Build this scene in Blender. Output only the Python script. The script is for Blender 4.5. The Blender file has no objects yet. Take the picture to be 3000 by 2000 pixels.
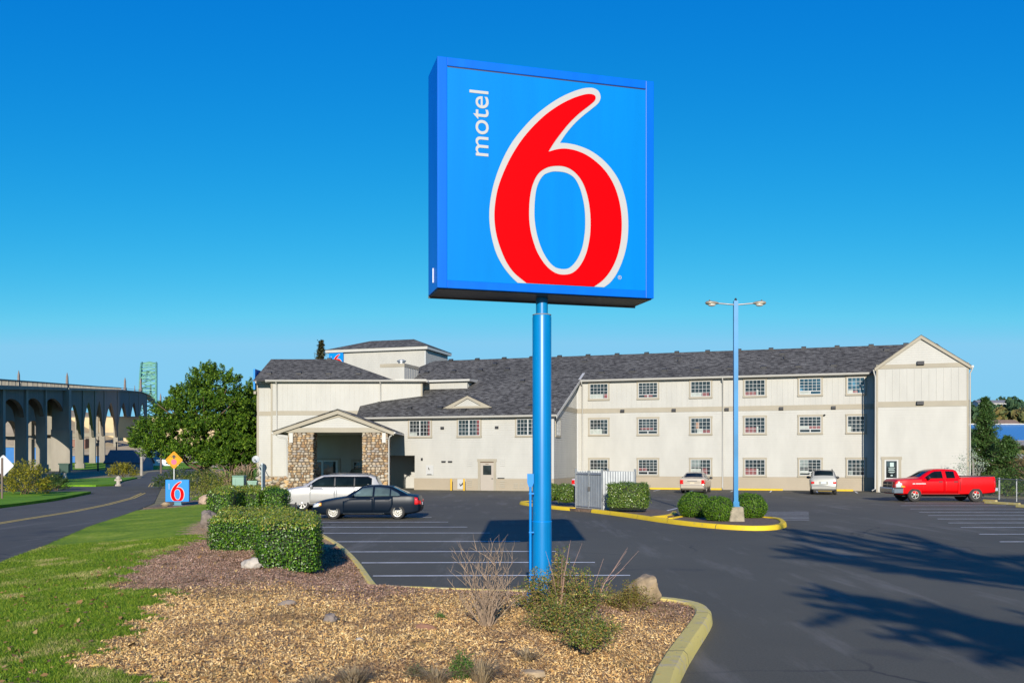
import bpy, bmesh, math, random
import numpy as np
from mathutils import Vector, Matrix
random.seed(7); RNG = np.random.default_rng(7)
R = math.radians
scene = bpy.context.scene
COL = scene.collection

# ------------------------------------------------------------------ materials
MATS = {}
def _nt(name):
    m = bpy.data.materials.new(name); m.use_nodes = True
    nt = m.node_tree; b = nt.nodes['Principled BSDF']
    MATS[name] = m
    return m, nt, b
def N(nt, t, **kw):
    n = nt.nodes.new(t)
    for k, v in kw.items():
        if k in n.inputs: n.inputs[k].default_value = v
        else: setattr(n, k, v)
    return n
def ramp(nt, fac, stops):
    r = nt.nodes.new('ShaderNodeValToRGB'); cr = r.color_ramp
    while len(cr.elements) < len(stops): cr.elements.new(0.5)
    for e, (p, c) in zip(cr.elements, stops): e.position = p; e.color = (*c, 1)
    nt.links.new(fac, r.inputs[0]); return r.outputs[0]
def mixc(nt, fac, a, b, mode='MIX'):
    m = nt.nodes.new('ShaderNodeMix'); m.data_type = 'RGBA'; m.blend_type = mode
    for s, v in ((0, fac), (6, a), (7, b)):
        if isinstance(v, (int, float)): m.inputs[s].default_value = v
        elif isinstance(v, tuple): m.inputs[s].default_value = (*v, 1)
        else: nt.links.new(v, m.inputs[s])
    return m.outputs[2]
def coord(nt, kind='Object', scale=(1, 1, 1)):
    tc = nt.nodes.new('ShaderNodeTexCoord'); mp = nt.nodes.new('ShaderNodeMapping')
    mp.inputs['Scale'].default_value = scale
    nt.links.new(tc.outputs[kind], mp.inputs[0]); return mp.outputs[0]
def noise(nt, co, scale, detail=4, rough=.55):
    n = N(nt, 'ShaderNodeTexNoise', Scale=scale, Detail=detail, Roughness=rough)
    nt.links.new(co, n.inputs['Vector']); return n.outputs[0]
def bump(nt, b, h, strength=.3, dist=.02):
    bn = N(nt, 'ShaderNodeBump', Strength=strength, Distance=dist)
    nt.links.new(h, bn.inputs['Height']); nt.links.new(bn.outputs[0], b.inputs['Normal'])
def mat(name, col, rough=.6, metal=0, var=.12, vscale=1.5, coat=0, spec=None, bmp=0, bscale=40, stretch=(1, 1, 1)):
    """paint / plain surface with soft real-world colour variation"""
    if name in MATS: return MATS[name]
    m, nt, b = _nt(name)
    co = coord(nt, 'Object', stretch)
    n = noise(nt, co, vscale, 5, .6)
    lo = tuple(max(0, c*(1-var)) for c in col); hi = tuple(min(1, c*(1+var)) for c in col)
    c = ramp(nt, n, [(.3, lo), (.7, hi)])
    nt.links.new(c, b.inputs['Base Color'])
    b.inputs['Roughness'].default_value = rough; b.inputs['Metallic'].default_value = metal
    b.inputs['Coat Weight'].default_value = coat; b.inputs['Coat Roughness'].default_value = .05
    if spec is not None: b.inputs['Specular IOR Level'].default_value = spec
    if bmp: bump(nt, b, noise(nt, co, bscale, 4), bmp, .01)
    return m
def leafmat(name, cols, rough=.45, trans=.25, spec=.4, cols2=None, pscale=.6, thr=.55, dark=.35, dscale=1.3):
    if name in MATS: return MATS[name]
    m, nt, b = _nt(name)
    g = nt.nodes.new('ShaderNodeNewGeometry')
    st = [(i/(len(cols)-1) if len(cols) > 1 else 0, c) for i, c in enumerate(cols)]
    c = ramp(nt, g.outputs['Random Per Island'], st)
    co = coord(nt, 'Object'); n = noise(nt, co, dscale, 3)
    if cols2:
        c2 = ramp(nt, g.outputs['Random Per Island'], [(i/(len(cols2)-1), x) for i, x in enumerate(cols2)])
        c = mixc(nt, ramp(nt, noise(nt, co, pscale, 6, .7), [(thr-.05, (0, 0, 0)), (thr+.05, (1, 1, 1))]), c, c2)
    c = mixc(nt, .5, c, mixc(nt, n, (dark, dark, dark), (1, 1, 1)), 'MULTIPLY')
    nt.links.new(c, b.inputs['Base Color']); b.inputs['Roughness'].default_value = rough
    b.inputs['Specular IOR Level'].default_value = spec
    t = nt.nodes.new('ShaderNodeBsdfTranslucent'); nt.links.new(c, t.inputs[0])
    mx = nt.nodes.new('ShaderNodeMixShader'); mx.inputs[0].default_value = trans
    out = nt.nodes['Material Output']
    nt.links.new(b.outputs[0], mx.inputs[1]); nt.links.new(t.outputs[0], mx.inputs[2]); nt.links.new(mx.outputs[0], out.inputs[0])
    return m
def flat(name, col, rough=.5, metal=0, coat=0, spec=.5):
    if name in MATS: return MATS[name]
    m, nt, b = _nt(name)
    b.inputs['Base Color'].default_value = (*col, 1); b.inputs['Roughness'].default_value = rough
    b.inputs['Metallic'].default_value = metal; b.inputs['Coat Weight'].default_value = coat
    b.inputs['Coat Roughness'].default_value = .04; b.inputs['Specular IOR Level'].default_value = spec
    return m

# ------------------------------------------------------------------ mesh building
class MB:
    def __init__(s): s.v = []; s.f = []; s.m = []
    def add(s, vs, fs, mi=0):
        o = len(s.v); s.v += [tuple(p) for p in vs]
        s.f += [tuple(o+i for i in f) for f in fs]; s.m += [mi]*len(fs); return s
    def quad(s, a, b, c, d, mi=0): return s.add([a, b, c, d], [(0, 1, 2, 3)], mi)
    def box(s, x0, x1, y0, y1, z0, z1, mi=0):
        vs = [(x0, y0, z0), (x1, y0, z0), (x1, y1, z0), (x0, y1, z0), (x0, y0, z1), (x1, y0, z1), (x1, y1, z1), (x0, y1, z1)]
        return s.add(vs, [(0, 3, 2, 1), (4, 5, 6, 7), (0, 1, 5, 4), (1, 2, 6, 5), (2, 3, 7, 6), (3, 0, 4, 7)], mi)
    def prism(s, poly, a0, a1, axis='y', mi=0):
        """poly of (p,q) extruded along axis: y -> (p,a,q); x -> (a,p,q); z -> (p,q,a)"""
        def P(p, q, a): return {'y': (p, a, q), 'x': (a, p, q), 'z': (p, q, a)}[axis]
        n = len(poly); vs = [P(p, q, a0) for p, q in poly]+[P(p, q, a1) for p, q in poly]
        fs = [tuple(range(n))[::-1], tuple(range(n, 2*n))]+[(i, (i+1) % n, n+(i+1) % n, n+i) for i in range(n)]
        return s.add(vs, fs, mi)
    def tube(s, p0, p1, r0, r1=None, n=10, mi=0, caps=True):
        r1 = r0 if r1 is None else r1; p0 = Vector(p0); p1 = Vector(p1); d = (p1-p0)
        if d.length < 1e-6: return s
        d.normalize(); a = d.orthogonal().normalized(); b = d.cross(a)
        vs = [];
        for p, r in ((p0, r0), (p1, r1)):
            for i in range(n):
                t = 2*math.pi*i/n; vs.append(p+a*math.cos(t)*r+b*math.sin(t)*r)
        fs = [(i, (i+1) % n, n+(i+1) % n, n+i) for i in range(n)]
        if caps: fs += [tuple(range(n))[::-1], tuple(range(n, 2*n))]
        return s.add(vs, fs, mi)
    def path(s, pts, r, n=8, mi=0):
        rs = r if isinstance(r, (list, tuple)) else [r]*len(pts)
        pts = [Vector(p) for p in pts]; vs = []; ref = Vector((.13, .27, .95))
        for i, p in enumerate(pts):
            d = (pts[min(i+1, len(pts)-1)]-pts[max(i-1, 0)]).normalized()
            if abs(d.dot(ref)) > .95: ref = Vector((.9, .1, .2))
            a = d.cross(ref).normalized(); b = d.cross(a)
            vs += [p+a*math.cos(2*math.pi*k/n)*rs[i]+b*math.sin(2*math.pi*k/n)*rs[i] for k in range(n)]
        fs = []
        for i in range(len(pts)-1):
            fs += [(i*n+k, i*n+(k+1) % n, (i+1)*n+(k+1) % n, (i+1)*n+k) for k in range(n)]
        fs += [tuple(range(n))[::-1], tuple((len(pts)-1)*n+k for k in range(n))]
        return s.add(vs, fs, mi)
    def lathe(s, prof, c, axis, n=28, mi=0):
        """prof [(r, h)] around an axis vector through c"""
        ax = Vector(axis).normalized(); a = ax.orthogonal().normalized(); b = ax.cross(a); c = Vector(c); vs = []
        for r, h in prof:
            vs += [c+ax*h+a*math.cos(2*math.pi*k/n)*r+b*math.sin(2*math.pi*k/n)*r for k in range(n)]
        fs = []
        for i in range(len(prof)-1):
            fs += [(i*n+k, i*n+(k+1) % n, (i+1)*n+(k+1) % n, (i+1)*n+k) for k in range(n)]
        return s.add(vs, fs, mi)
    def sphere(s, c, rx, ry=None, rz=None, nu=16, nv=10, jit=0, mi=0):
        ry = rx if ry is None else ry; rz = rx if rz is None else rz; vs = []; 
        for j in range(nv+1):
            for i in range(nu):
                t = math.pi*j/nv; p = 2*math.pi*i/nu; k = 1+(random.uniform(-jit, jit) if 0 < j < nv else 0)
                vs.append((c[0]+rx*k*math.sin(t)*math.cos(p), c[1]+ry*k*math.sin(t)*math.sin(p), c[2]+rz*k*math.cos(t)))
        fs = [(j*nu+i, (j+1)*nu+i, (j+1)*nu+(i+1) % nu, j*nu+(i+1) % nu) for j in range(nv) for i in range(nu)]
        return s.add(vs, fs, mi)
    def build(s, name, mats, parent=None, smooth=None, loc=None, rot=0):
        me = bpy.data.meshes.new(name); me.from_pydata(s.v, [], s.f)
        if not isinstance(mats, (list, tuple)): mats = [mats]
        for m in mats: me.materials.append(m)
        if len(mats) > 1: me.polygons.foreach_set('material_index', s.m)
        me.validate(clean_customdata=False)
        bm = bmesh.new(); bm.from_mesh(me); bmesh.ops.recalc_face_normals(bm, faces=bm.faces); bm.to_mesh(me); bm.free()
        if smooth is not None:
            me.shade_smooth()
            if smooth < 180: me.set_sharp_from_angle(angle=R(smooth))
        o = bpy.data.objects.new(name, me); COL.objects.link(o)
        if parent: o.parent = parent
        if loc: o.location = loc
        if rot: o.rotation_euler = (0, 0, R(rot))
        return o
def nmesh(name, verts, faces4, mats, mi=None, parent=None):
    """fast mesh from numpy arrays of quads"""
    me = bpy.data.meshes.new(name); nv = len(verts); nf = len(faces4)
    me.vertices.add(nv); me.vertices.foreach_set('co', np.asarray(verts, dtype=np.float32).ravel())
    k = faces4.shape[1]
    me.loops.add(nf*k); me.loops.foreach_set('vertex_index', faces4.astype(np.int32).ravel())
    me.polygons.add(nf); me.polygons.foreach_set('loop_start', np.arange(0, nf*k, k, dtype=np.int32))
    if not isinstance(mats, (list, tuple)): mats = [mats]
    for m in mats: me.materials.append(m)
    if mi is not None: me.polygons.foreach_set('material_index', mi.astype(np.int32))
    me.update(calc_edges=True); me.validate()
    o = bpy.data.objects.new(name, me); COL.objects.link(o)
    if parent: o.parent = parent
    return o
def tag(o, label=None, cat=None, group=None, kind=None):
    if label: o['label'] = label
    if cat: o['category'] = cat
    if group: o['group'] = group
    if kind: o['kind'] = kind
    return o
def thing(name, label, cat, loc=(0, 0, 0), rot=0, group=None):
    o = bpy.data.objects.new(name, None); o.empty_display_size = .3; COL.objects.link(o)
    o.location = loc; o.rotation_euler = (0, 0, R(rot)); return tag(o, label, cat, group)
def kids(o): return [c for c in bpy.data.objects if c.parent == o]
def copy_tree(o, parent=None):
    c = o.copy(); COL.objects.link(c); c.parent = parent
    for ch in kids(o): copy_tree(ch, c)
    return c
def curve_mesh(name, loops, depth, m, parent=None, matrix=None):
    """filled 2D polygon loops (even-odd) extruded"""
    cu = bpy.data.curves.new(name, 'CURVE'); cu.dimensions = '2D'; cu.fill_mode = 'BOTH'; cu.extrude = depth/2
    for lp in loops:
        sp = cu.splines.new('POLY'); sp.points.add(len(lp)-1)
        for p, (x, y) in zip(sp.points, lp): p.co = (x, y, 0, 1)
        sp.use_cyclic_u = True
    return _c2m(name, cu, m, parent, matrix)
def _c2m(name, cu, m, parent, matrix):
    t = bpy.data.objects.new(name+'_tmp', cu); COL.objects.link(t)
    me = bpy.data.meshes.new_from_object(t.evaluated_get(bpy.context.evaluated_depsgraph_get()))
    bpy.data.objects.remove(t); me.materials.clear(); me.materials.append(m)
    if matrix: me.transform(matrix)
    me.name = name
    o = bpy.data.objects.new(name, me); COL.objects.link(o)
    if parent: o.parent = parent
    return o
def text_mesh(name, txt, size, depth, m, parent=None, matrix=None, offset=0, align='CENTER', sx=1):
    cu = bpy.data.curves.new(name, 'FONT'); cu.body = txt; cu.size = size; cu.extrude = depth/2; cu.offset = offset
    cu.align_x = align; cu.align_y = 'CENTER'
    return _c2m(name, cu, m, parent, (matrix or Matrix()) @ Matrix.Diagonal((sx, 1, 1, 1)))
def leaves(C, Nrm, L, W, rand=.7, up=0., heavy=0):
    """quads (kite leaves) at centres C facing about Nrm -> verts, faces"""
    n = len(C); Nn = Nrm+RNG.normal(0, rand, (n, 3)); Nn /= np.linalg.norm(Nn, axis=1)[:, None]+1e-9
    D = RNG.normal(0, 1, (n, 3)); D[:, 2] += up
    D -= (D*Nn).sum(1)[:, None]*Nn; D /= np.linalg.norm(D, axis=1)[:, None]+1e-9
    S = np.cross(Nn, D); s = np.exp(RNG.normal(0, heavy, n))[:, None] if heavy else RNG.uniform(.65, 1.25, n)[:, None]
    L_ = L*s; W_ = W*s
    V = np.stack([C-D*L_/2, C+S*W_/2-D*L_*.05, C+D*L_/2, C-S*W_/2-D*L_*.05], 1).reshape(-1, 3)
    return V, np.arange(4*n).reshape(-1, 4)
def smoothstep(a, b, x):
    t = np.clip((x-a)/(b-a), 0, 1); return t*t*(3-2*t)
# ------------------------------------------------------------------ camera, sun, sky
cam = bpy.data.cameras.new('camera'); camo = bpy.data.objects.new('camera', cam); COL.objects.link(camo)
camo.location = (0, 0, 2.4); camo.rotation_euler = (R(90), 0, 0)
cam.sensor_width = 36; cam.lens = 32.4; cam.shift_y = .116; cam.clip_end = 12000; cam.clip_start = .1
scene.camera = camo
ELEV = 18.3
sd = Vector((.012, 1, -math.tan(R(ELEV)))).normalized()
sun = bpy.data.lights.new('sun', 'SUN'); sun.energy = 5.0; sun.angle = R(.5); sun.color = (1, .93, .82)
so = bpy.data.objects.new('sun', sun); COL.objects.link(so); so.rotation_euler = sd.to_track_quat('-Z', 'Y').to_euler(); so.location = (0, -30, 40)
w = bpy.data.worlds.new('World'); scene.world = w; w.use_nodes = True; nt = w.node_tree
bg = nt.nodes['Background']; sk = nt.nodes.new('ShaderNodeTexSky'); sk.sky_type = 'NISHITA'; sk.sun_disc = False
sk.sun_elevation = R(ELEV); sk.sun_rotation = R(180.7); sk.altitude = 10; sk.air_density = 1.0; sk.dust_density = .1; sk.ozone_density = 2.2
bg.inputs[1].default_value = .12
# deepen the clear polar sky: per-channel response of the Nishita radiance
def msk(op, a_, b_=None):
    n = N(nt, 'ShaderNodeMath', operation=op)
    for i_, v_ in enumerate((a_, b_)):
        if v_ is None: continue
        if isinstance(v_, (int, float)): n.inputs[i_].default_value = v_
        else: nt.links.new(v_, n.inputs[i_])
    return n.outputs[0]
sp_ = nt.nodes.new('ShaderNodeSeparateColor'); cb_ = nt.nodes.new('ShaderNodeCombineColor'); nt.links.new(sk.outputs[0], sp_.inputs[0])
for i_, (k_, p_, c_) in enumerate(((1.477, 3.7, .56), (.622, 1.12, .74), (.663, .4, .95))):
    v_ = msk('MINIMUM', msk('MULTIPLY', sp_.outputs[i_], .12), c_)
    nt.links.new(msk('MULTIPLY', msk('POWER', v_, p_), k_/.12), cb_.inputs[i_])
nt.links.new(cb_.outputs[0], bg.inputs[0])
scene.view_settings.view_transform = 'Standard'; scene.view_settings.look = 'None'; scene.view_settings.gamma = 1
scene.view_settings.exposure = 0.45
scene.cycles.max_bounces = 6; scene.cycles.use_denoising = True

# ------------------------------------------------------------------ ground layers
def asphalt(name, base, patch):
    m, nt, b = _nt(name); co = coord(nt, 'Object')
    big = noise(nt, co, .06, 6, .62); mid = noise(nt, co, .8, 5, .7); fine = noise(nt, co, 35, 3, .8)
    cs = coord(nt, 'Object', (.9, .12, 1)); st = noise(nt, cs, .35, 5, .65)
    c = ramp(nt, big, [(.38, tuple(x*.72 for x in base)), (.62, tuple(x*1.3 for x in base))])
    c = mixc(nt, mixc(nt, .5, mid, st), c, patch)
    f2 = ramp(nt, fine, [(.3, (.6, .6, .6)), (.7, (1.35, 1.35, 1.35))])
    c = mixc(nt, .6, c, f2, 'MULTIPLY')
    # crack-like dark seams and scattered pale specks
    v = N(nt, 'ShaderNodeTexVoronoi', Scale=3.2, feature='F1'); nt.links.new(co, v.inputs['Vector'])
    sp = ramp(nt, v.outputs['Distance'], [(.035, (1, 1, 1)), (.05, (0, 0, 0))])
    sel = ramp(nt, noise(nt, co, .9, 2), [(.56, (0, 0, 0)), (.6, (1, 1, 1))])
    c = mixc(nt, mixc(nt, 1, sp, sel, 'MULTIPLY'), c, (.16, .155, .145))
    # pale worn / dried-water patches
    wn = ramp(nt, noise(nt, cs, 1.1, 6, .7), [(.54, (0, 0, 0)), (.72, (.8, .8, .8))])
    c = mixc(nt, wn, c, (.17, .155, .125))
    dk = ramp(nt, noise(nt, coord(nt, 'Object', (.5, .5, 1)), .55, 4, .7), [(.6, (0, 0, 0)), (.72, (.6, .6, .6))])
    c = mixc(nt, dk, c, (.028, .028, .032))
    ce = N(nt, 'ShaderNodeTexVoronoi', Scale=.16, feature='DISTANCE_TO_EDGE'); wo = nt.nodes.new('ShaderNodeVectorMath'); wo.operation = 'ADD'
    nz = N(nt, 'ShaderNodeTexNoise', Scale=.8, Detail=5); nt.links.new(co, nz.inputs['Vector']); nt.links.new(co, wo.inputs[0]); nt.links.new(nz.outputs['Color'], wo.inputs[1]); nt.links.new(wo.outputs[0], ce.inputs['Vector'])
    ck = mixc(nt, 1, ramp(nt, ce.outputs['Distance'], [(.003, (.75, .75, .75)), (.007, (0, 0, 0))]), ramp(nt, noise(nt, co, .11, 2), [(.5, (0, 0, 0)), (.58, (1, 1, 1))]), 'MULTIPLY')
    c = mixc(nt, ck, c, (.022, .021, .02))
    nt.links.new(c, b.inputs['Base Color']); b.inputs['Roughness'].default_value = .82; b.inputs['Specular IOR Level'].default_value = .3
    bump(nt, b, fine, .35, .01); return m
M_lot = asphalt('lot_asphalt', (.077, .071, .050), (.106, .096, .066))
M_road = asphalt('road_asphalt', (.070, .064, .050), (.096, .087, .066))
def groundmat(name, cols, s1=.5, s2=9, b_=.4, rough=.9):
    m, nt, b = _nt(name); co = coord(nt, 'Object')
    a = noise(nt, co, s1, 6, .65); f = noise(nt, co, s2, 6, .75)
    c = ramp(nt, mixc(nt, .5, a, f), [(.32+.36*i/(len(cols)-1), x) for i, x in enumerate(cols)])
    nt.links.new(c, b.inputs['Base Color']); b.inputs['Roughness'].default_value = rough; b.inputs['Specular IOR Level'].default_value = .15
    bump(nt, b, f, b_, .05); return m
M_field = groundmat('field_soil', [(.10, .12, .035), (.19, .17, .08), (.30, .25, .15), (.12, .17, .04)], .03, .8)
M_grass = groundmat('lawn_grass', [(.06, .13, .008), (.13, .22, .012), (.24, .32, .018), (.42, .40, .09)], .5, 7, .8)
M_grassb = groundmat('verge_grass', [(.06, .15, .01), (.12, .26, .012), (.24, .36, .02)], .4, 3, .8)
M_dirt = groundmat('dirt', [(.10, .07, .045), (.2, .15, .10), (.28, .22, .15)], .6, 6, .7)
M_sand = groundmat('sand', [(.30, .24, .15), (.42, .34, .22), (.5, .41, .28)], .02, .3, .4)
M_white = mat('road_white', (.74, .73, .69), .7, var=.25, vscale=4, bmp=.3)
M_yline = mat('road_yellow', (.58, .40, .07), .7, var=.25, vscale=4)
def sheet(name, poly, z, m, label=None):
    mb = MB(); mb.add([(x, y, z) for x, y in poly], [tuple(range(len(poly)))])
    o = mb.build(name, m); 
    # make sure it faces up
    if o.data.polygons[0].normal.z < 0: o.data.flip_normals()
    o['kind'] = 'structure'; return o
mb = MB(); mb.quad((-6000, -200, -.03), (6000, -200, -.03), (6000, 9000, -.03), (-6000, 9000, -.03)); g = mb.build('ground', M_field); g['kind'] = 'structure'
KERB = [(0.3, 2), (.75, 5), (1.45, 9.3), (2.15, 11.5), (2.72, 13.2), (2.9, 13.9), (2.88, 14.5), (2.6, 14.95), (2.1, 15.2), (0, 15.95), (-2.35, 16.55), (-2.52, 16.75), (-3.5, 20.8), (-4.6, 24.7), (-5.75, 28), (-8.9, 37), (-11.6, 44), (-14.4, 52), (-15.8, 60), (-16.2, 76)]
ROADR = [(-6.0, 2), (-8.6, 11), (-12.2, 22.2), (-13.1, 25.7), (-15.5, 33.9), (-17.0, 40.2), (-18.1, 44.5)]
sheet('parking_lot', [(60, -40), (60, 20), (46, 34), (34, 46), (31.2, 58), (29.8, 66), (33, 90), (-20, 98), (-17, 78), (-16.2, 60), (-14.4, 52), (-11.6, 44), (-8.9, 37), (-5.75, 28), (-3.5, 20.8), (-2.5, 16.7), (0, 15.9), (2.6, 14.95), (2.85, 14), (1.4, 9.3), (.3, 2), (0, -40)], 0, M_lot)
RL = [(-26.5, 20), (-25.5, 36), (-25.7, 46.3), (-27, 54.5), (-30.5, 67.5)]
road = [(-6.0, -30), (-6.0, 2), (-8.6, 11), (-12.2, 22.2), (-13.1, 25.7), (-15.5, 33.9), (-17.0, 40.2), (-18.1, 44.5), (-20.2, 52), (-26.8, 70), (-37, 98), (-49.6, 138), (-67, 196), (-60, 232), (-30, 236), (-30, 262), (-130, 262), (-130, 232), (-84, 228), (-75, 190), (-60, 150), (-50, 124), (-38.5, 88), (-42, 84), (-70, 84), (-140, 96), (-140, 80), (-60, 66), (-30.5, 67.5), (-27, 54.5), (-25.7, 46.3), (-25.5, 36), (-26.5, 20), (-26.5, -30)]
sheet('road', road, -.008, M_road)
# double yellow centre line: constant-width strips along a polyline
def strip(mb, pts, w, z, off=0):
    P = [Vector((x, y)) for x, y in pts]
    L = []; 
    for i, p in enumerate(P):
        d = (P[min(i+1, len(P)-1)]-P[max(i-1, 0)]).normalized(); n = Vector((-d.y, d.x))
        L.append((p+n*(off-w/2), p+n*(off+w/2)))
    for a, b in zip(L, L[1:]): mb.quad((*a[0], z), (*a[1], z), (*b[1], z), (*b[0], z))
mb = MB(); CL = [(-17.2, 20), (-18.8, 30), (-19.8, 36.5), (-20.6, 43), (-22, 50), (-24.3, 59), (-27.2, 68)]
for off in (-.12, .12): strip(mb, CL, .11, -.003, off); strip(mb, [(-33, 84), (-37.5, 96), (-44, 116), (-50, 135)], .11, -.003, off)
mb.build('road_markings', M_yline)['kind'] = 'structure'
# parking stripes
mb = MB()
LX = lambda y: -8.9+(37-y)*.345 if y > 28 else np.interp(y, [16.8, 20.8, 24.7, 28], [-2.5, -3.5, -4.6, -5.75])
for y in (38.8, 35.8, 33.1, 30.4, 27.2, 24.2, 21.6, 19.15):
    x0 = LX(y)+.2; x1 = min(x0+5.45, 2.6); x1 = np.interp(y, [19, 21.6, 30.3, 38.6], [2.5, 1.95, -.7, -3.4])
    strip(mb, [(x0, y-.0), (x0+2, y+.05), (x1-1.5, y+.1), (x1, y+.1)], .115, .005)
for y in (49.0, 45.6, 42.7, 40.2, 37.8, 35.4, 33.0, 30.0, 27.2, 24.4, 21.6):
    x0 = 14.4+(y-27.2)*.288; strip(mb, [(x0, y), (x0+3, y+.03), (x0+5.6, y)], .115, .005)
strip(mb, [(22.3, 52.3), (28.2, 52.0)], .115, .005)
a = R(17.5)
def L2W(s, y): return (5.59+s*math.cos(a)+y*math.sin(a), 79.4-s*math.sin(a)+y*math.cos(a))
for s in (7.4, 10.2, 13.3, 16.2, 19.6, 22.4): strip(mb, [L2W(s, -1.6), L2W(s, -5.2)], .1, .005)
for i in range(7): strip(mb, [(9.2+i*.3, 37.2+i*.95), (12.0+i*.3, 37.2+i*.95)], .1, .005)
strip(mb, [(6.4, 41.5), (8.3, 46.3)], .1, .005); strip(mb, [(6.7, 39.2), (8.6, 38.4)], .1, .005)
mb.build('parking_markings', M_white)['kind'] = 'structure'
# road-side grass islands with a raised earth edge
def island(name, poly, h=.14, m=M_grassb):
    mb = MB(); mb.prism(poly, -.025, h, 'z'); o = mb.build(name, m); o['kind'] = 'structure'; return o
island('verge', [(-46, 44), (-25.9, 45.8), (-26.2, 49), (-27.2, 54.5), (-28.9, 61), (-30.7, 67.2), (-31.6, 67.6), (-35, 66.6), (-46, 63), (-60, 62)])
island('verge', [(-38.2, 84.6), (-37.6, 87), (-39, 91), (-44, 104), (-50, 123), (-51.2, 125), (-53, 122), (-54, 105), (-48, 92), (-41, 85)])
island('verge', [(-70, 262.5), (-30, 262.5), (-30, 330), (-140, 330), (-140, 262.5)], .06)
island('verge', [(-67, 232), (-60, 190), (-44, 140), (-31, 98), (-21, 62), (-19.5, 56), (-16, 60), (-16, 76), (-22, 84), (-22, 232)], .05, M_grassb)
island('dirt_patch', [(-19.6, 53), (-18.4, 46), (-14.6, 50.5), (-15.6, 59), (-18.6, 58)], .03, M_dirt)
# ------------------------------------------------------------------ lawn and mulch bed (one shared height field)
def dist_poly(P, x, y):
    d = np.full(x.shape, 1e9)
    for (x0, y0), (x1, y1) in zip(P, P[1:]):
        dx, dy = x1-x0, y1-y0; t = np.clip(((x-x0)*dx+(y-y0)*dy)/(dx*dx+dy*dy), 0, 1)
        d = np.minimum(d, np.hypot(x-x0-t*dx, y-y0-t*dy))
    return d
KX = np.array([p[0] for p in KERB[:7]]), np.array([p[1] for p in KERB[:7]])
def inside_bed(x, y):
    """between the road edge and the kerb"""
    poly = ROADR+[(-14.5, 50.3)]+KERB[17::-1]
    ins = np.zeros(x.shape, bool); n = len(poly)
    for i in range(n):
        x0, y0 = poly[i]; x1, y1 = poly[(i+1) % n]
        c = ((y0 > y) != (y1 > y)) & (x < (x1-x0)*(y-y0)/((y1-y0)+1e-12)+x0); ins ^= c
    return ins
def hgt(x, y):
    x = np.asarray(x, float); y = np.asarray(y, float)
    dk = dist_poly(KERB, x, y); dr = dist_poly(ROADR, x, y)
    hk = .12+.34*smoothstep(0, 2.6, dk); hr = .0+.36*smoothstep(0, 5, dr)
    far = 1-smoothstep(20, 44, y)*.65
    h = np.minimum(hk, hr)*far
    h += .025*np.sin(x*1.7+y*.6)*np.sin(y*1.1-x*.4)*smoothstep(.2, 1.2, np.minimum(dk, dr))
    return h
# boundary between lawn (left) and mulch (right)
EDGE = [(-2.2, 5.5), (-3.0, 7.9), (-3.6, 8.7), (-4.0, 9.1), (-4.7, 9.3), (-4.5, 9.8), (-4.67, 10.35), (-4.6, 11.3), (-5.0, 12.55), (-5.15, 13.6), (-5.3, 14.7), (-6.7, 15.3), (-7.2, 17.2), (-7.65, 19.2), (-7.9, 22), (-8.3, 24.9), (-9.6, 27), (-10.5, 30), (-11.2, 33), (-11.9, 37), (-13.4, 50)]
def is_mulch(x, y):
    ex = np.interp(y, [p[1] for p in EDGE], [p[0] for p in EDGE])
    wob = .22*np.sin(x*5.3+y*7.1)+.16*np.sin(x*11.7-y*9.3)+.1*np.sin(x*23+y*19)
    return x+wob*.8 > ex
def mulchmat():
    m, nt, b = _nt('mulch'); co = coord(nt, 'Object', (1, .55, 1))
    v = N(nt, 'ShaderNodeTexVoronoi', Scale=34); nt.links.new(co, v.inputs['Vector'])
    a = noise(nt, coord(nt), .7, 5, .65); f = noise(nt, co, 26, 6, .8)
    c = ramp(nt, v.outputs['Color'], [(0, (.2, .11, .05)), (.35, (.5, .31, .15)), (.7, (.68, .47, .24)), (1, (.8, .6, .34))])
    c = mixc(nt, .55, c, ramp(nt, f, [(.35, (.3, .3, .3)), (.62, (1.25, 1.2, 1.1))]), 'MULTIPLY')
    c = mixc(nt, ramp(nt, a, [(.52, (0, 0, 0)), (.66, (.7, .7, .7))]), c, (.26, .16, .11))
    nt.links.new(c, b.inputs['Base Color']); b.inputs['Roughness'].default_value = .95; b.inputs['Specular IOR Level'].default_value = .1
    bump(nt, b, f, 1, .04); return m
M_mulch = mulchmat()
def field(name, x0, x1, y0, y1, st, mulch, m):
    nx, ny = int((x1-x0)/st)+1, int((y1-y0)/st)+1
    X, Y = np.meshgrid(np.linspace(x0, x1, nx), np.linspace(y0, y1, ny)); Z = hgt(X, Y)
    ids = np.arange(nx*ny).reshape(ny, nx)
    q = np.stack([ids[:-1, :-1], ids[:-1, 1:], ids[1:, 1:], ids[1:, :-1]], -1).reshape(-1, 4)
    cx = ((X[:-1, :-1]+X[1:, 1:])/2).ravel(); cy = ((Y[:-1, :-1]+Y[1:, 1:])/2).ravel()
    keep = inside_bed(cx, cy) & (is_mulch(cx, cy) == mulch); q = q[keep]
    used, inv = np.unique(q, return_inverse=True)
    V = np.stack([X, Y, Z], -1).reshape(-1, 3)[used]
    o = nmesh(name, V, inv.reshape(-1, 4), m); o.data.shade_smooth(); return o
for nm, mu, m in (('mulch_bed', True, M_mulch), ('lawn', False, M_grass)):
    o = field(nm, -18.6, 3.2, 3, 50.4, .12, mu, m); o['kind'] = 'structure'
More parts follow.
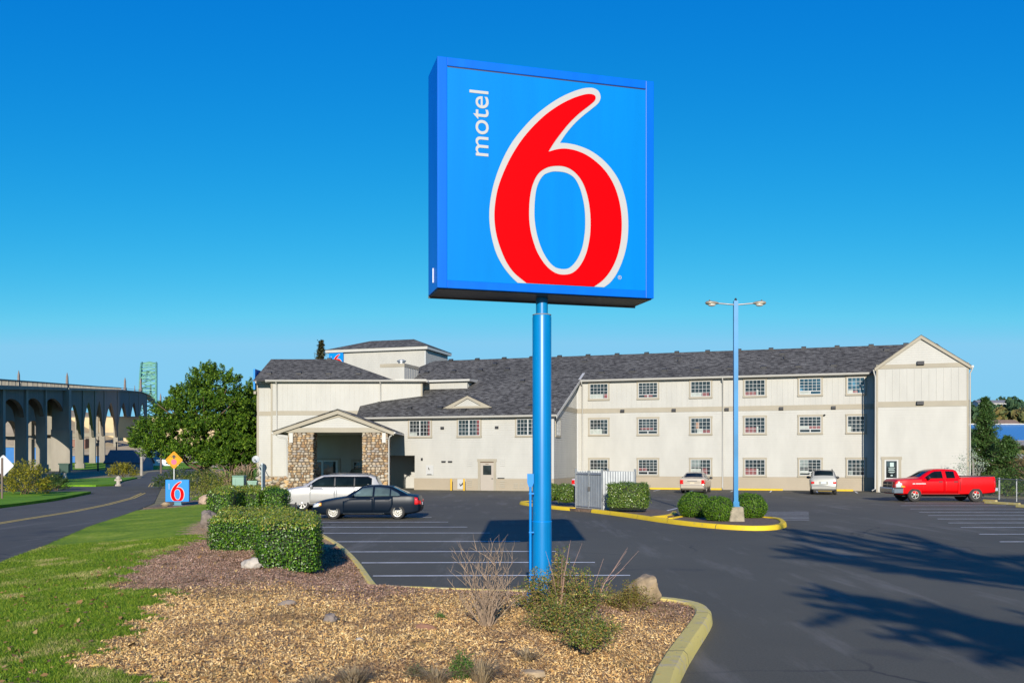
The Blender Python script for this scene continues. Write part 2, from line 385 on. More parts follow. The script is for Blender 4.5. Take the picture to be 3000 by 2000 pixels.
# wood chips lying on the bed, grass blades on the lawn (stuff nobody could count)
def scatter(n, x0, x1, y0, y1, cond, pw=1.0):
    y = y0+(y1-y0)*RNG.random(n)**pw; x = x0+(x1-x0)*RNG.random(n)
    k = inside_bed(x, y) & cond(x, y) & (np.abs(x/y) < .6); return x[k], y[k]
x, y = scatter(330000, -8.5, 3, 7.2, 24, is_mulch, 1.7)
dk = dist_poly(KERB, x, y); k = dk > .12; x, y = x[k], y[k]
C = np.stack([x, y, hgt(x, y)+.012+.02*RNG.random(len(x))], 1)
V, F_ = leaves(C, np.tile([0, 0, 1.], (len(C), 1)), .036, .0105, .85, 0, .28)
M_chip = leafmat('chip', [(.28, .14, .055), (.60, .35, .135), (.78, .50, .19), (.86, .57, .24), (.93, .70, .36), (.48, .26, .10)], .9, .0, .1, [(.12, .065, .035), (.3, .18, .09), (.46, .29, .14), (.58, .39, .2)], 1.1, .55, .1, .6)
M_chip2 = leafmat('chip_old', [(.10, .055, .04), (.3, .17, .12), (.42, .26, .19), (.55, .38, .3), (.2, .11, .08)], .9, .0, .1, [(.05, .03, .02), (.16, .09, .06)], 1.6, .58, .1, .6)
old = (y+RNG.normal(0, .5, len(y))+.5*np.sin(x*2)) > 13.9-(x+2)*.25
chips = nmesh('wood_chips', V, F_, [M_chip, M_chip2], old)
tag(chips, 'tan and brown wood chips covering the planting bed', 'wood chips', kind='stuff')
x, y = scatter(420000, -13, -1.5, 7.0, 26, lambda a, b: ~is_mulch(a, b), 1.6)
def blades(x, y, h, wd, lean, name, m):
    n = len(x); z = hgt(x, y); t = RNG.uniform(0, 2*math.pi, n); s = RNG.uniform(.5, 1.3, n)
    B = np.stack([x, y, z-.005], 1); D = np.stack([np.cos(t), np.sin(t), 0*t], 1)
    l = RNG.normal(0, lean, (n, 3)); l[:, 2] = 1; tip = B+l*(h*s)[:, None]
    V = np.stack([B-D*wd/2, B+D*wd/2, tip], 1).reshape(-1, 3)
    return nmesh(name, V, np.arange(3*n).reshape(-1, 3), m)
M_blade = leafmat('blade', [(.045, .11, .008), (.09, .19, .012), (.16, .28, .016), (.26, .37, .025), (.36, .40, .05)], .55, .35, .2, [(.12, .24, .015), (.4, .40, .08), (.6, .48, .2), (.7, .56, .3)], .8, .585, .2, .9)
xl, yl = scatter(2600, -9, 3, 7.2, 24, lambda a, b: a == a, 1.4)
V, F_ = leaves(np.stack([xl, yl, hgt(xl, yl)+.035], 1), np.tile([0, 0, 1.], (len(xl), 1)), .06, .035, .5, 0, .3)
tag(nmesh('fallen_leaves', V, F_, leafmat('litter', [(.2, .1, .04), (.4, .22, .08), (.12, .07, .04), (.5, .34, .14)], .8, .2)), 'brown fallen leaves scattered over lawn and mulch', 'leaves', kind='stuff')
gr = blades(x, y, .045, .012, .55, 'grass', M_blade); tag(gr, 'short green grass with dry patches beside the road', 'grass', kind='stuff')
x, y = scatter(60000, -7, 2.6, 7.2, 15, lambda a, b: is_mulch(a, b) & (np.sin(a*2.1+1)*np.sin(b*1.7)+.35*np.sin(a*9)*np.sin(b*8) > .25), 1.5)
dg = blades(x, y, .045, .008, .9, 'dry_grass', leafmat('dryblade', [(.2, .14, .07), (.42, .32, .17), (.3, .22, .1), (.12, .12, .04)], .8, .2, .1)); tag(dg, 'withered straw coloured grass growing through the bark mulch', 'dry grass', kind='stuff')

# ------------------------------------------------------------------ kerbs
def kerbmat(name, col, worn, amt):
    m, nt, b = _nt(name); co = coord(nt, 'Object')
    n = noise(nt, co, 3.5, 7, .72)
    c = mixc(nt, ramp(nt, n, [(amt, (0, 0, 0)), (amt+.1, (1, 1, 1))]), col, worn)
    c = mixc(nt, ramp(nt, noise(nt, co, 1.1, 5, .7), [(.5, (0, 0, 0)), (.75, (.6, .6, .6))]), c, tuple(x*.75 for x in col))
    sx_ = nt.nodes.new('ShaderNodeSeparateXYZ'); nt.links.new(coord(nt, 'Object'), sx_.inputs[0])
    fr_ = N(nt, 'ShaderNodeMath', operation='MULTIPLY'); nt.links.new(sx_.outputs[1], fr_.inputs[0]); fr_.inputs[1].default_value = .37
    f2_ = N(nt, 'ShaderNodeMath', operation='FRACT'); nt.links.new(fr_.outputs[0], f2_.inputs[0]); f3_ = N(nt, 'ShaderNodeMath', operation='LESS_THAN'); nt.links.new(f2_.outputs[0], f3_.inputs[0]); f3_.inputs[1].default_value = .008
    c = mixc(nt, f3_.outputs[0], c, (.06, .05, .035))
    c = mixc(nt, ramp(nt, noise(nt, co, 14, 4, .7), [(.62, (0, 0, 0)), (.68, (.7, .7, .7))]), c, (.22, .19, .13))
    nt.links.new(c, b.inputs['Base Color']); b.inputs['Roughness'].default_value = .75; bump(nt, b, n, .4, .02); return m
M_kold = kerbmat('kerb_old', (.62, .49, .13), (.52, .42, .24), .52)
M_knew = kerbmat('kerb_new', (.70, .47, .01), (.42, .32, .09), .6)
def kerb(pts, name, label, w=.17, h=.15, m=None, group=None, closed=False):
    P = [Vector(p) for p in pts]; Q = []
    for i in range(len(P)-1):      # densify so that the run bends smoothly
        Q += [P[i].lerp(P[i+1], k/3) for k in range(3)]
    Q.append(P[-1])
    for _ in range(2): Q = [Q[0]]+[(Q[i-1]+Q[i]*2+Q[i+1])/4 for i in range(1, len(Q)-1)]+[Q[-1]]
    prof = [(-w/2, -.02), (-w/2, h*.85), (-w/2+.025, h), (w/2-.04, h), (w/2, h*.75), (w/2+.02, -.02)]
    mb = MB(); n = len(prof); vs = []
    for i, p in enumerate(Q):
        d = (Q[min(i+1, len(Q)-1)]-Q[max(i-1, 0)]).normalized(); nn = Vector((d.y, -d.x))
        for o, z in prof: q = p+nn*o; vs.append((q.x, q.y, z))
    fs = [(i*n+k, i*n+k+1, (i+1)*n+k+1, (i+1)*n+k) for i in range(len(Q)-1) for k in range(n-1)]
    fs += [tuple(range(n)), tuple((len(Q)-1)*n+k for k in range(n))]
    mb.add(vs, fs); o = mb.build(name, m, smooth=40); return tag(o, label, 'kerb', group)
kerb(KERB[:10], 'kerb', 'faded pale yellow kerb curving round the near end of the mulch bed', .24, .17, M_kold)
kerb(KERB[9:11]+[(-2.4, 16.62)], 'kerb', 'faded yellow kerb running straight behind the big sign pole', .15, .16, M_kold)
kerb([(-2.42, 16.5)]+KERB[11:19], 'kerb', 'faded yellow kerb beside the clipped hedges and parked cars', .15, .15, M_kold)
# ------------------------------------------------------------------ pole sign
M_blue = mat('sign_blue', (0.0, 0.183, 0.526), .35, var=.03, spec=.3)
M_frame = mat('frame_blue', (0.000, 0.111, 0.558), .35, var=.09, vscale=.9, stretch=(4, 4, .4), spec=.15)
M_face = mat('face_blue', (0.0, 0.164, 0.497), .4, var=.05, vscale=.8, stretch=(5, 5, .35), spec=.08)
M_red = mat('sign_red', (0.526, 0.0, 0.002), .45, var=.04, vscale=.8, stretch=(5, 5, .4), spec=.03)
M_swhite = mat('sign_white', (0.387, 0.387, 0.38), .4, var=.02, spec=.2)
M_under = mat('tarnished_metal', (0.1, 0.09, 0.08), .35, .6, var=.5, vscale=2)
def unproj(zx, zy):
    """traced outline -> metres on the sign face"""
    px, py = 1200+zx/1.9605, 120+zy/1.9605; k = (px-1500)/2700
    a_ = (-1.009-k*12.5)/(k*.2676-.9635); Y = 12.5+.2676*a_
    return a_, 2.4+(1348-py)*Y/2700
def crom(P, corners, n=6):
    out = []; L = len(P)
    for i in range(L):
        p1, p2 = np.array(P[i]), np.array(P[(i+1) % L])
        p0 = p1-(p2-p1) if i in corners else np.array(P[i-1]); j = (i+1) % L
        p3 = p2+(p2-p1) if j in corners else np.array(P[(i+2) % L])
        if i in corners and j in corners: out.append(tuple(p1)); continue
        for k in range(n):
            t = k/n; out.append(tuple(.5*((2*p1)+(p2-p0)*t+(2*p0-5*p1+4*p2-p3)*t*t+(3*p1-p0-3*p2+p3)*t**3)))
    return out
RED = [(1069,325),(1058,311),(1030,306),(990,313),(930,334),(860,370),(790,418),(730,472),(670,537),(620,605),(575,682),(538,762),(510,840),(495,912),(488,985),(491,1060),(505,1135),(530,1210),(562,1278),(605,1335),(672,1390),(1060,1411),(1112,1372),(1155,1318),(1190,1245),(1212,1155),(1219,1060),(1214,975),(1198,895),(1170,820),(1130,755),(1080,702),(1020,658),(960,632),(900,620),(850,623),(798,637),(830,585),(872,528),(920,470),(975,417),(1030,374),(1062,346)]
RC = (20, 21, 36)
RIN = [(850,718),(905,727),(955,760),(995,815),(1022,890),(1036,970),(1040,1050),(1035,1130),(1015,1220),(980,1290),(935,1332),(880,1342),(830,1328),(780,1285),(735,1215),(705,1130),(691,1060),(687,985),(692,900),(708,825),(740,763),(790,728)]
WIN = [(845,750),(900,758),(945,785),(975,835),(995,900),(1007,970),(1010,1050),(1005,1120),(990,1195),(960,1260),(920,1302),(880,1310),(835,1298),(795,1258),(760,1195),(735,1120),(722,1050),(718,985),(722,900),(735,832),(765,777),(805,755)]
WOUT = [(1098,325),(1088,292),(1062,274),(1030,270),(985,277),(920,300),(850,335),(775,386),(710,441),(650,505),(595,575),(550,652),(512,738),(483,828),(466,910),(459,985),(462,1062),(476,1142),(500,1222),(537,1292),(580,1348),(622,1389),(1118,1414),(1155,1385),(1194,1330),(1228,1250),(1250,1160),(1257,1065),(1252,970),(1235,885),(1205,805),(1160,735),(1105,677),(1040,631),(970,602),(910,589),(865,586),(895,540),(940,485),(990,437),(1045,393),(1085,358)]
def six_loops():
    f = lambda P: [(unproj(*p)[0]-1.59, unproj(*p)[1]) for p in P]
    fc = lambda P, c: [(unproj(*p)[0]-1.59, unproj(*p)[1]) for p in crom(P, c)]
    return fc(WOUT, (21, 22, 36)), fc(WIN, ()), fc(RED, RC), fc(RIN, ())
W_O, W_I, R_O, R_I = six_loops()
SA = 15.5
sign = thing('pole_sign', 'huge square blue sign with a red 6 on a thick blue pole in the bed', 'sign', (.43, 13.25, .42), SA)
z0 = .42; T, B = 7.88-z0, 4.74-z0; hw = 1.59; fy = -.345
mb = MB()   # cabinet frame: mitred front rim, sides, back
fr = .145
mb.box(-hw, hw, fy+.03, .345, B, T)
# top return, sides are the box; front rim in four butted pieces
mb.box(-hw, -hw+.135, fy, fy+.03, B, T); mb.box(hw-.125, hw, fy, fy+.03, B, T)
mb.box(-hw+.135, hw-.125, fy, fy+.03, T-.12, T); mb.box(-hw+.135, hw-.125, fy, fy+.03, B, B+.112)
c = mb.build('cabinet', M_frame, sign)
bv = c.modifiers.new('b', 'BEVEL'); bv.width = .008; bv.segments = 2
mb = MB(); mb.box(-hw+.02, hw-.02, fy+.05, .33, B-.012, B+.0); mb.box(-hw+.0, hw, .335, .35, B-.03, B+.02)
mb.build('underside', M_under, sign)
mb = MB(); mb.box(-hw+.135, hw-.125, fy+.012, fy+.029, B+.112, T-.12); face = mb.build('sign_face', M_face, sign)
mb = MB(); mb.box(-hw+.14, hw-.13, fy+.0115, fy+.028, T-.135, T-.1202); mb.build('seam', flat('seam', (.01, .02, .08)), face)
def wallmat(y): return Matrix.Translation((0, y, 0)) @ Matrix.Rotation(R(90), 4, 'X')
sh = [(x, z-z0) for x, z in W_O]
def lz(P): return [(x, z-z0) for x, z in P]
o6 = curve_mesh('digit_outline', [lz(W_O), lz(W_I)], .004, M_swhite, face, wallmat(fy+.009))
r6 = curve_mesh('digit_six', [lz(R_O), lz(R_I)], .004, M_red, face, wallmat(fy+.003))
# word running upwards
a0, zz0 = unproj(345, 660); a1, zz1 = unproj(455, 285)
cx_, cz_ = (unproj(372, 660)[0]+unproj(455, 470)[0])/2-1.59, (unproj(400, 660)[1]+unproj(400, 286)[1])/2-z0
t = text_mesh('word', 'motel', .335, .004, M_swhite, face, None, offset=.0015, sx=1.0)
ws = [v.co for v in t.data.vertices]; x0 = min(v.x for v in ws); x1 = max(v.x for v in ws); y0 = min(v.y for v in ws); y1 = max(v.y for v in ws)
Lh = unproj(400, 286)[1]-unproj(400, 660)[1]; Wh = a1-a0
S = Matrix.Diagonal((Lh/(x1-x0), Wh/(y1-y0), 1, 1)) @ Matrix.Translation((-(x0+x1)/2, -(y0+y1)/2, 0))
t.data.transform(Matrix.Translation(((a0+a1)/2-1.59, fy+.009, cz_)) @ Matrix.Rotation(R(90), 4, 'X') @ Matrix.Rotation(R(90), 4, 'Z') @ S)
ra, rz = unproj(1208, 1358)
mb = MB(); cc = (ra-1.59, fy+.009, rz-z0); mb.lathe([(.022, -.002), (.028, -.002), (.028, .002), (.022, .002), (.022, -.002)], cc, (0, 1, 0), 20); mb.build('registered_mark', M_swhite, face)
text_mesh('registered_letter', 'R', .042, .004, M_swhite, face, Matrix.Translation(cc) @ Matrix.Rotation(R(90), 4, 'X'))
mb = MB(); mb.tube((-hw-.006, -.05, B+.12), (-hw-.006, -.05, B+.32), .007); mb.build('latch', flat('latch', (.75, .75, .75), .3), sign)
# pole: wide tube with a weld ring, narrow neck, plinth
M_pole = mat('pole_blue', (0.0, 0.164, 0.409), .34, var=.06, spec=.35)
nt_ = M_pole.node_tree; b_ = nt_.nodes['Principled BSDF']; src = b_.inputs['Base Color'].links[0].from_socket
cp_ = coord(nt_, 'Object', (3, 3, .9)); sc_ = ramp(nt_, noise(nt_, cp_, 2.6, 7, .75), [(.66, (0, 0, 0)), (.72, (.5, .5, .5))])
dr_ = ramp(nt_, noise(nt_, coord(nt_, 'Object', (7, 7, .25)), 1.5, 5, .7), [(.45, (1, 1, 1)), (.75, (.7, .72, .75))])
nt_.links.new(mixc(nt_, 1, mixc(nt_, sc_, src, (.12, .32, .5)), dr_, 'MULTIPLY'), b_.inputs['Base Color'])
mb = MB(); mb.lathe([(0, -.3), (.142, -.3), (.142, 1.52-z0), (.136, 1.525-z0), (.136, 4.45-z0), (.13, 4.48-z0), (0, 4.48-z0)], (0, 0, 0), (0, 0, 1), 48); pl = mb.build('pole', M_pole, sign, smooth=40)
mb = MB(); mb.lathe([(.142, 1.515-z0), (.1445, 1.52-z0), (.1445, 1.53-z0), (.136, 1.536-z0)], (0, 0, 0), (0, 0, 1), 48); mb.build('weld_ring', M_blue, pl, smooth=60)
mb = MB(); mb.lathe([(.086, 4.48-z0), (.086, B)], (0, 0, 0), (0, 0, 1), 36); mb.build('pole_neck', M_pole, sign, smooth=60)
mb = MB(); mb.lathe([(.09, 4.475-z0), (.134, 4.481-z0), (.136, 4.49-z0), (.09, 4.495-z0)], (0, 0, 0), (0, 0, 1), 36); mb.build('collar', mat('rust', (0.25, 0.2, 0.14), .8), pl, smooth=60)
# electrical riser beside the pole
rs = thing('electrical_riser', 'thin light blue conduit post with a switch box left of the big sign pole', 'conduit', (.262, 13.1, .42))
mb = MB(); mb.tube((0, 0, -.1), (0, 0, 1.75), .019, n=14); mb.build('conduit', M_blue, rs, smooth=50)
mb = MB(); mb.box(-.045, .045, -.035, .035, 1.66, 1.79); mb.prism([(-.045, 1.66), (.045, 1.66), (.022, 1.60), (-.022, 1.60)], -.035, .035, 'y'); mb.build('switch_box', M_blue, rs)
mb = MB(); mb.lathe([(.045, -.1), (.045, .08), (.03, .12), (.02, .13)], (-.01, 0, 0), (0, 0, 1), 14); mb.build('foot', M_blue, rs, smooth=40)
for z in (.35, .95, 1.5): mb = MB(); mb.box(-.022, .05, -.022, .022, z, z+.02); mb.build('bracket', M_blue, rs)
# ------------------------------------------------------------------ small ground sign
M_zinc = mat('galvanised', (0.329, 0.336, 0.336), .45, .7, var=.2, vscale=3)
ms = thing('ground_sign', 'low square blue sign with a red 6 at the lawn corner by the road', 'sign', (-17.7, 48.8, .0), 6)
mb = MB(); mb.box(-.6, .6, -.12, .12, .22, 1.38); cb = mb.build('cabinet', M_blue, ms)
cb.modifiers.new('b', 'BEVEL').width = .01
k = 1.16/3.14*1.0
def small(P, dx=-.04, dz=0): return [((x)*k*.96+dx, (z-4.74)*k+.22+dz) for x, z in P]
def clipz(P, zmin): return [(x, max(z, zmin)) for x, z in P]
curve_mesh('digit_outline', [clipz(small(W_O), .235), small(W_I)], .006, M_swhite, cb, wallmat(-.1235))
curve_mesh('digit_six', [clipz(small(R_O), .238), small(R_I)], .006, M_red, cb, wallmat(-.1285))
text_mesh('word', 'motel', .13, .004, M_swhite, cb, Matrix.Translation((-.42, -.1225, 1.03)) @ Matrix.Rotation(R(90), 4, 'X') @ Matrix.Rotation(R(90), 4, 'Z'))
mb = MB(); mb.box(-.16, .2, -.08, .08, -.05, .22); mb.box(-.22, .26, -.12, .12, -.05, .05); mb.build('base', mat('teal_base', (0.05, 0.18, 0.24), .6), ms)
# ------------------------------------------------------------------ yellow diamond stop-ahead sign
ys = thing('warning_sign', 'yellow diamond stop ahead sign on a slim post by the road', 'road sign', (-22.0, 60, 0))
mb = MB(); mb.box(-.035, .035, -.02, .02, -.1, 1.95); mb.build('post', M_zinc, ys)
def diamond(r, y0, y1, cz, m, nm, par, cx=0):
    mb = MB(); rr = []; e = .06
    for a_ in range(4):
        t0 = math.pi/2*a_; 
        for d in (-.12, 0, .12): rr.append((cx+(r-abs(d)*.35*r)*math.cos(t0+d*.9), cz+(r-abs(d)*.35*r)*math.sin(t0+d*.9)))
    mb.prism(rr, y0, y1, 'y'); return mb.build(nm, m, par)
M_ysign = mat('sign_yellow', (0.585, 0.263, 0.003), .4, var=.03, spec=.2); M_black = flat('black', (.012, .012, .014), .5)
dp = diamond(.56, -.025, -.02, 2.42, M_ysign, 'panel', ys)
cM = Matrix.Translation((0, -.03, 2.42)) @ Matrix.Rotation(R(90), 4, 'X')
curve_mesh('border', [[(.50*math.cos(i*math.pi/2), .50*math.sin(i*math.pi/2)) for i in range(4)], [(.475*math.cos(i*math.pi/2), .475*math.sin(i*math.pi/2)) for i in range(4)]], .003, M_black, dp, cM)
curve_mesh('arrow_symbol', [[(0, .36), (.2, .17), (.06, .2), (.06, .1), (-.06, .1), (-.06, .2), (-.2, .17)]], .004, M_black, dp, cM)
curve_mesh('octagon_symbol', [[(.19*math.cos(R(22.5+45*i)), -.12+.19*math.sin(R(22.5+45*i))) for i in range(8)]], .004, mat('sign_pink', (0.621, 0.088, 0.161), .4, var=.05), dp, cM)
# the grey back of another diamond sign at the far left
ds = thing('sign_back', 'grey unpainted back of a diamond road sign at the left edge', 'road sign', (-30.3, 54.8, 0))
mb = MB(); mb.box(-.05, .05, -.07, -.02, -.1, 2.55); mb.build('post', mat('post_brown', (0.13, 0.09, 0.07), .8), ds)
diamond(.62, 0, .006, 2.1, mat('sign_back_grey', (0.453, 0.46, 0.482), .5, .1), 'panel', ds, .05)
# narrow sign seen edge on among the hedges
es = thing('lot_sign', 'slim grey post with a narrow sign plate seen edge on above the hedges', 'sign', (-10.3, 38.0, .1), 84)
mb = MB(); mb.box(-.03, .03, -.03, .03, -.1, 2.2); mb.build('post', mat('post_white', (0.402, 0.438, 0.453), .5), es)
mb = MB(); mb.box(-.15, .15, -.075, -.03, 1.2, 2.12); mb.build('panel', mat('panel_grey', (0.16, 0.22, 0.23), .5), es)
# ------------------------------------------------------------------ lamp post
lp = thing('lamp_post', 'tall blue square car park lamp with two cobra heads on a concrete base', 'street lamp', (8.42, 34.7, 0))
mb = MB(); mb.prism([(-.29, .08), (.29, .08), (.24, .66), (-.22, .66)], -.25, .25, 'y'); o = mb.build('concrete_base', mat('concrete', (0.263, 0.226, 0.161), .9, var=.3, vscale=4, bmp=.5), lp); o.modifiers.new('b', 'BEVEL').width = .03
M_lblue = mat('lamp_blue', (0.015, 0.176, 0.38), .35, .0, var=.25, vscale=.5, coat=.2)
mb = MB(); mb.prism([(-.095, -.095), (.095, -.095), (.095, .095), (-.095, .095)], .68, .98-.3, 'z'); mb.box(-.08, .08, -.08, .08, .68, 8.4); mb.box(-.14, .14, -.14, .14, .66, .69)
mb.box(-.11, .11, -.11, .11, .69, .86); pl = mb.build('pole', M_lblue, lp)
mb = MB(); mb.tube((0, 0, 8.4), (0, 0, 8.5), .06, .03, 8); mb.build('finial', M_black, pl)
M_head = mat('lamp_head', (0.307, 0.271, 0.204), .45, .3, var=.3, vscale=5)
for sx in (-1, 1):
    mb = MB(); mb.path([(0, 0, 8.25), (sx*.35, 0, 8.28), (sx*.7, 0, 8.31)], .03, 8); arm = mb.build('arm', M_zinc, lp, smooth=60)
    mb = MB()
    prof = [(0, .028), (.08, .06), (.18, .085), (.34, .10), (.46, .075), (.5, .03)]
    vs = []; 
    for t_, r_ in prof:
        for k_ in range(12):
            q = 2*math.pi*k_/12; vs.append((sx*(.64+t_), r_*1.5*math.cos(q), 8.31+.02*t_+r_*(.9 if math.sin(q) > 0 else .75)*math.sin(q)))
    fs = [(i*12+k_, i*12+(k_+1) % 12, (i+1)*12+(k_+1) % 12, (i+1)*12+k_) for i in range(5) for k_ in range(12)]+[tuple(range(12)), tuple(60+k_ for k_ in range(12))]
    mb.add(vs, fs); hd = mb.build('lamp_head', M_head, lp, smooth=60)
    mb = MB(); mb.sphere((sx*.9, 0, 8.265), .16, .11, .08, 12, 6); mb.build('lens', flat('lens', (.5, .5, .45), .15), hd, smooth=60)
    mb = MB(); mb.box(sx*.98-.02, sx*.98+.02, -.02, .02, 8.37, 8.44); mb.build('photocell', M_black, hd)
# ------------------------------------------------------------------ motel building
bld = thing('motel_building', 'long three storey cream motel with dark shingled roof, stone entrance canopy and end gable', 'building', (2.0, 78.0, 0))
O_ = (5.59-2.0, 79.4-78.0, 0)
def U(mb, name, m, parent=None, smooth=None):     # wing frame
    if parent is not None and parent is not bld: return mb.build(name, m, parent, smooth)
    return mb.build(name, m, bld, smooth, loc=O_, rot=-17.5)
def Wd(mb, name, m, parent=None, smooth=None):    # world-aligned frame (left block)
    if parent is not None and parent is not bld: return mb.build(name, m, parent, smooth)
    return mb.build(name, m, bld, smooth, loc=(-2.0, -78.0, 0))
M_cream = mat('siding_cream', (0.380, 0.369, 0.333), .55, var=.07, vscale=.8, stretch=(1, 1, .35), spec=.25)
M_beige = mat('trim_beige', (0.293, 0.260, 0.198), .6, var=.06, vscale=.8, spec=.25)
M_wains = mat('wainscot_beige', (0.307, 0.259, 0.19), .6, var=.06, vscale=.5, spec=.25)
M_gutter = mat('gutter_white', (0.409, 0.395, 0.358), .4, var=.05)
M_vinyl = mat('vinyl_white', (0.409, 0.409, 0.395), .4, var=.03)
def shingles():
    m, nt, b = _nt('roof_shingles'); co = coord(nt, 'Object', (1, 1, 2.2))
    br = N(nt, 'ShaderNodeTexBrick', Scale=3.2); br.offset = .37; br.inputs['Mortar Size'].default_value = .012
    br.inputs['Color1'].default_value = (.3, .3, .3, 1); br.inputs['Color2'].default_value = (1, 1, 1, 1); br.inputs['Mortar'].default_value = (.05, .05, .05, 1)
    br.inputs['Brick Width'].default_value = .9; br.inputs['Row Height'].default_value = .42
    nt.links.new(co, br.inputs['Vector'])
    n1 = noise(nt, coord(nt, 'Object', (.9, 2.4, 4)), 1.9, 6, .8); n2 = noise(nt, co, .22, 4)
    c = ramp(nt, mixc(nt, .45, n1, br.outputs[0]), [(.3, (.018, .017, .016)), (.5, (.055, .052, .047)), (.7, (.13, .125, .115))])
    c = mixc(nt, .35, c, ramp(nt, n2, [(.35, (.6, .6, .6)), (.65, (1.3, 1.3, 1.3))]), 'MULTIPLY')
    nt.links.new(c, b.inputs['Base Color']); b.inputs['Roughness'].default_value = .9; b.inputs['Specular IOR Level'].default_value = .2
    bump(nt, b, n1, .6, .04); return m
M_roof = shingles()
def laps(mb, a0, a1, z0, z1, y, st=.19, axis='x', sgn=-1, d=.017, top=None):
    """horizontal lap siding on plane y (facing sgn*y); top(z)->(a0,a1) clips rows under a slope"""
    z = z0
    while z < z1-.01:
        zt = min(z+st, z1); A0, A1 = (a0, a1) if top is None else top((z+zt)/2)
        if A1-A0 > .02:
            if axis == 'x': P = lambda a_, yy, zz: (a_, yy, zz)
            else: P = lambda a_, yy, zz: (yy, a_, zz)
            yo = y+sgn*d
            mb.quad(P(A0, yo, z), P(A1, yo, z), P(A1, y+sgn*.004, zt), P(A0, y+sgn*.004, zt))
            mb.quad(P(A0, yo, z), P(A1, yo, z), P(A1, y, z), P(A0, y, z))
        z = zt
def battens(mb, a0, a1, z0, z1, y, st=.42, axis='x', sgn=-1, topf=None):
    n = max(1, round((a1-a0)/st))
    for i in range(n+1):
        c_ = a0+(a1-a0)*i/n; zt = z1 if topf is None else topf(c_)
        if zt-z0 < .05: continue
        lo, hi = (y-.018, y+.01) if sgn < 0 else (y-.01, y+.018)
        if axis == 'x': mb.box(c_-.022, c_+.022, lo, hi, z0, zt)
        else: mb.box(lo, hi, c_-.022, c_+.022, z0, zt)
P_ = .4256; EZ = 9.45
# ---- wing front (y = 0), s 0..23.9
mb = MB(); mb.box(0, 23.9, 0, .2, 0, 9.32); laps(mb, 0.09, 23.82, 1.08, 6.44, 0); U(mb, 'wall', M_cream)
mb = MB(); mb.box(-.02, 23.86, -.03, 0, -.05, 1.06); laps(mb, -.02, 23.86, 0, 1.05, -.03, .17, d=.012); U(mb, 'wainscot', M_wains)
mb = MB(); mb.box(0.0, 23.85, -.035, 0, 6.44, 6.83); U(mb, 'band_board', M_beige)
mb = MB(); battens(mb, .1, 23.8, 6.83, 9.3, 0); U(mb, 'batten_siding', M_cream)
mb = MB(); mb.box(-.03, .12, -.03, 0, 1.08, 6.44); mb.box(-.03, .12, -.03, 0, 6.83, 9.3); U(mb, 'corner_board', M_vinyl)
# ---- end gable block (y = -2.5)
gx0, gx1, gy = 23.9, 30.2, -2.5; ga, gz = 26.98, 11.62
def gclip(z):
    if z <= 9.45: return gx0, gx1
    k = (z-9.45)/(gz-9.45); return gx0+(ga-gx0)*k, gx1+(ga-gx1)*k
mb = MB(); mb.prism([(gx0, 0), (gx1, 0), (gx1, 9.4), (ga, gz), (gx0, 9.4)], gy, gy+.2, 'y'); mb.box(gx0, gx0+.2, gy+.2, 0, 0, 9.35); mb.box(gx1-.2, gx1, gy+.2, 12.5, 0, 9.35)
laps(mb, gx0+.1, gx1-.1, 0.1, 6.42, gy); laps(mb, gx0, gx1, 9.62, 11.5, gy, .17, top=gclip)
laps(mb, gy+.12, -.03, .1, 6.42, gx0, axis='y', sgn=-1); gw = U(mb, 'gable_wall', M_cream)
mb = MB(); battens(mb, gx0+.12, gx1-.12, 6.83, 9.3, gy, .52); battens(mb, gy+.1, -.1, 6.83, 9.3, gx0, .5, 'y'); U(mb, 'batten_siding', M_cream)
mb = MB(); mb.box(gx0-.035, gx1+.03, gy-.035, gy, 6.42, 6.83); U(mb, 'band_board', M_beige); mb = MB(); mb.box(gx0-.035, gx0, gy, -.036, 6.42, 6.83); U(mb, 'band_board', M_beige)
mb = MB(); mb.box(gx0-.03, gx1+.03, gy-.035, gy, 9.3, 9.62); U(mb, 'band_board', M_beige)
mb = MB(); 
for zz in ((0, 6.42), (6.83, 9.3)):
    for q_ in (gx0-.03, gx1-.1): mb = MB(); mb.box(q_, q_+.13, gy-.03, gy, *zz); U(mb, 'corner_board', M_beige)
# rake boards of the gable
mb = MB(); oy = gy-.16
for x_, e in ((gx0-.16, 1), (gx1+.16, -1)):
    zt = gz+.12; zb = 9.40
    mb.prism([(x_, zb), (ga, zt), (ga, zt-.27), (x_+e*.0, zb-.27)], oy, oy+.05, 'y')
U(mb, 'rake_board', M_beige)
mb = MB(); 
for x_ in (gx0-.14, gx1+.14): mb.prism([(x_, 9.37), (ga, gz+.09), (ga, gz+.02), (x_, 9.30)], oy+.05, gy, 'y')
U(mb, 'soffit', M_gutter)
# gable roof sheets run back into the main roof
mb = MB()
for x_ in (gx0-.19, gx1+.19): mb.add([(x_, oy-.02, 9.39), (ga, oy-.02, gz+.15), (ga, 5.2, gz+.15), (x_, 1.0, 9.39), (x_, oy-.02, 9.35), (ga, oy-.02, gz+.11)], [(0, 1, 2, 3), (0, 4, 5, 1)])
U(mb, 'gable_roof', M_roof)
# ---- main roof: front slope for the wing, long slope down over the office
RY = 6.25; RZ = EZ+P_*RY
def rz_(y): return EZ+P_*y
mb = MB()
def slope(x0, x1, ya, xa0=None, xa1=None, th=.06):
    A = [(x0, ya, rz_(ya)), (x1, ya, rz_(ya)), (x1 if xa1 is None else xa1, RY, RZ), (x0 if xa0 is None else xa0, RY, RZ)]
    mb.add(A+[(p[0], p[1], p[2]-th) for p in A], [(0, 1, 2, 3), (4, 5, 6, 7), (0, 1, 5, 4), (1, 2, 6, 5), (3, 0, 4, 7)])
mb.add([], [])
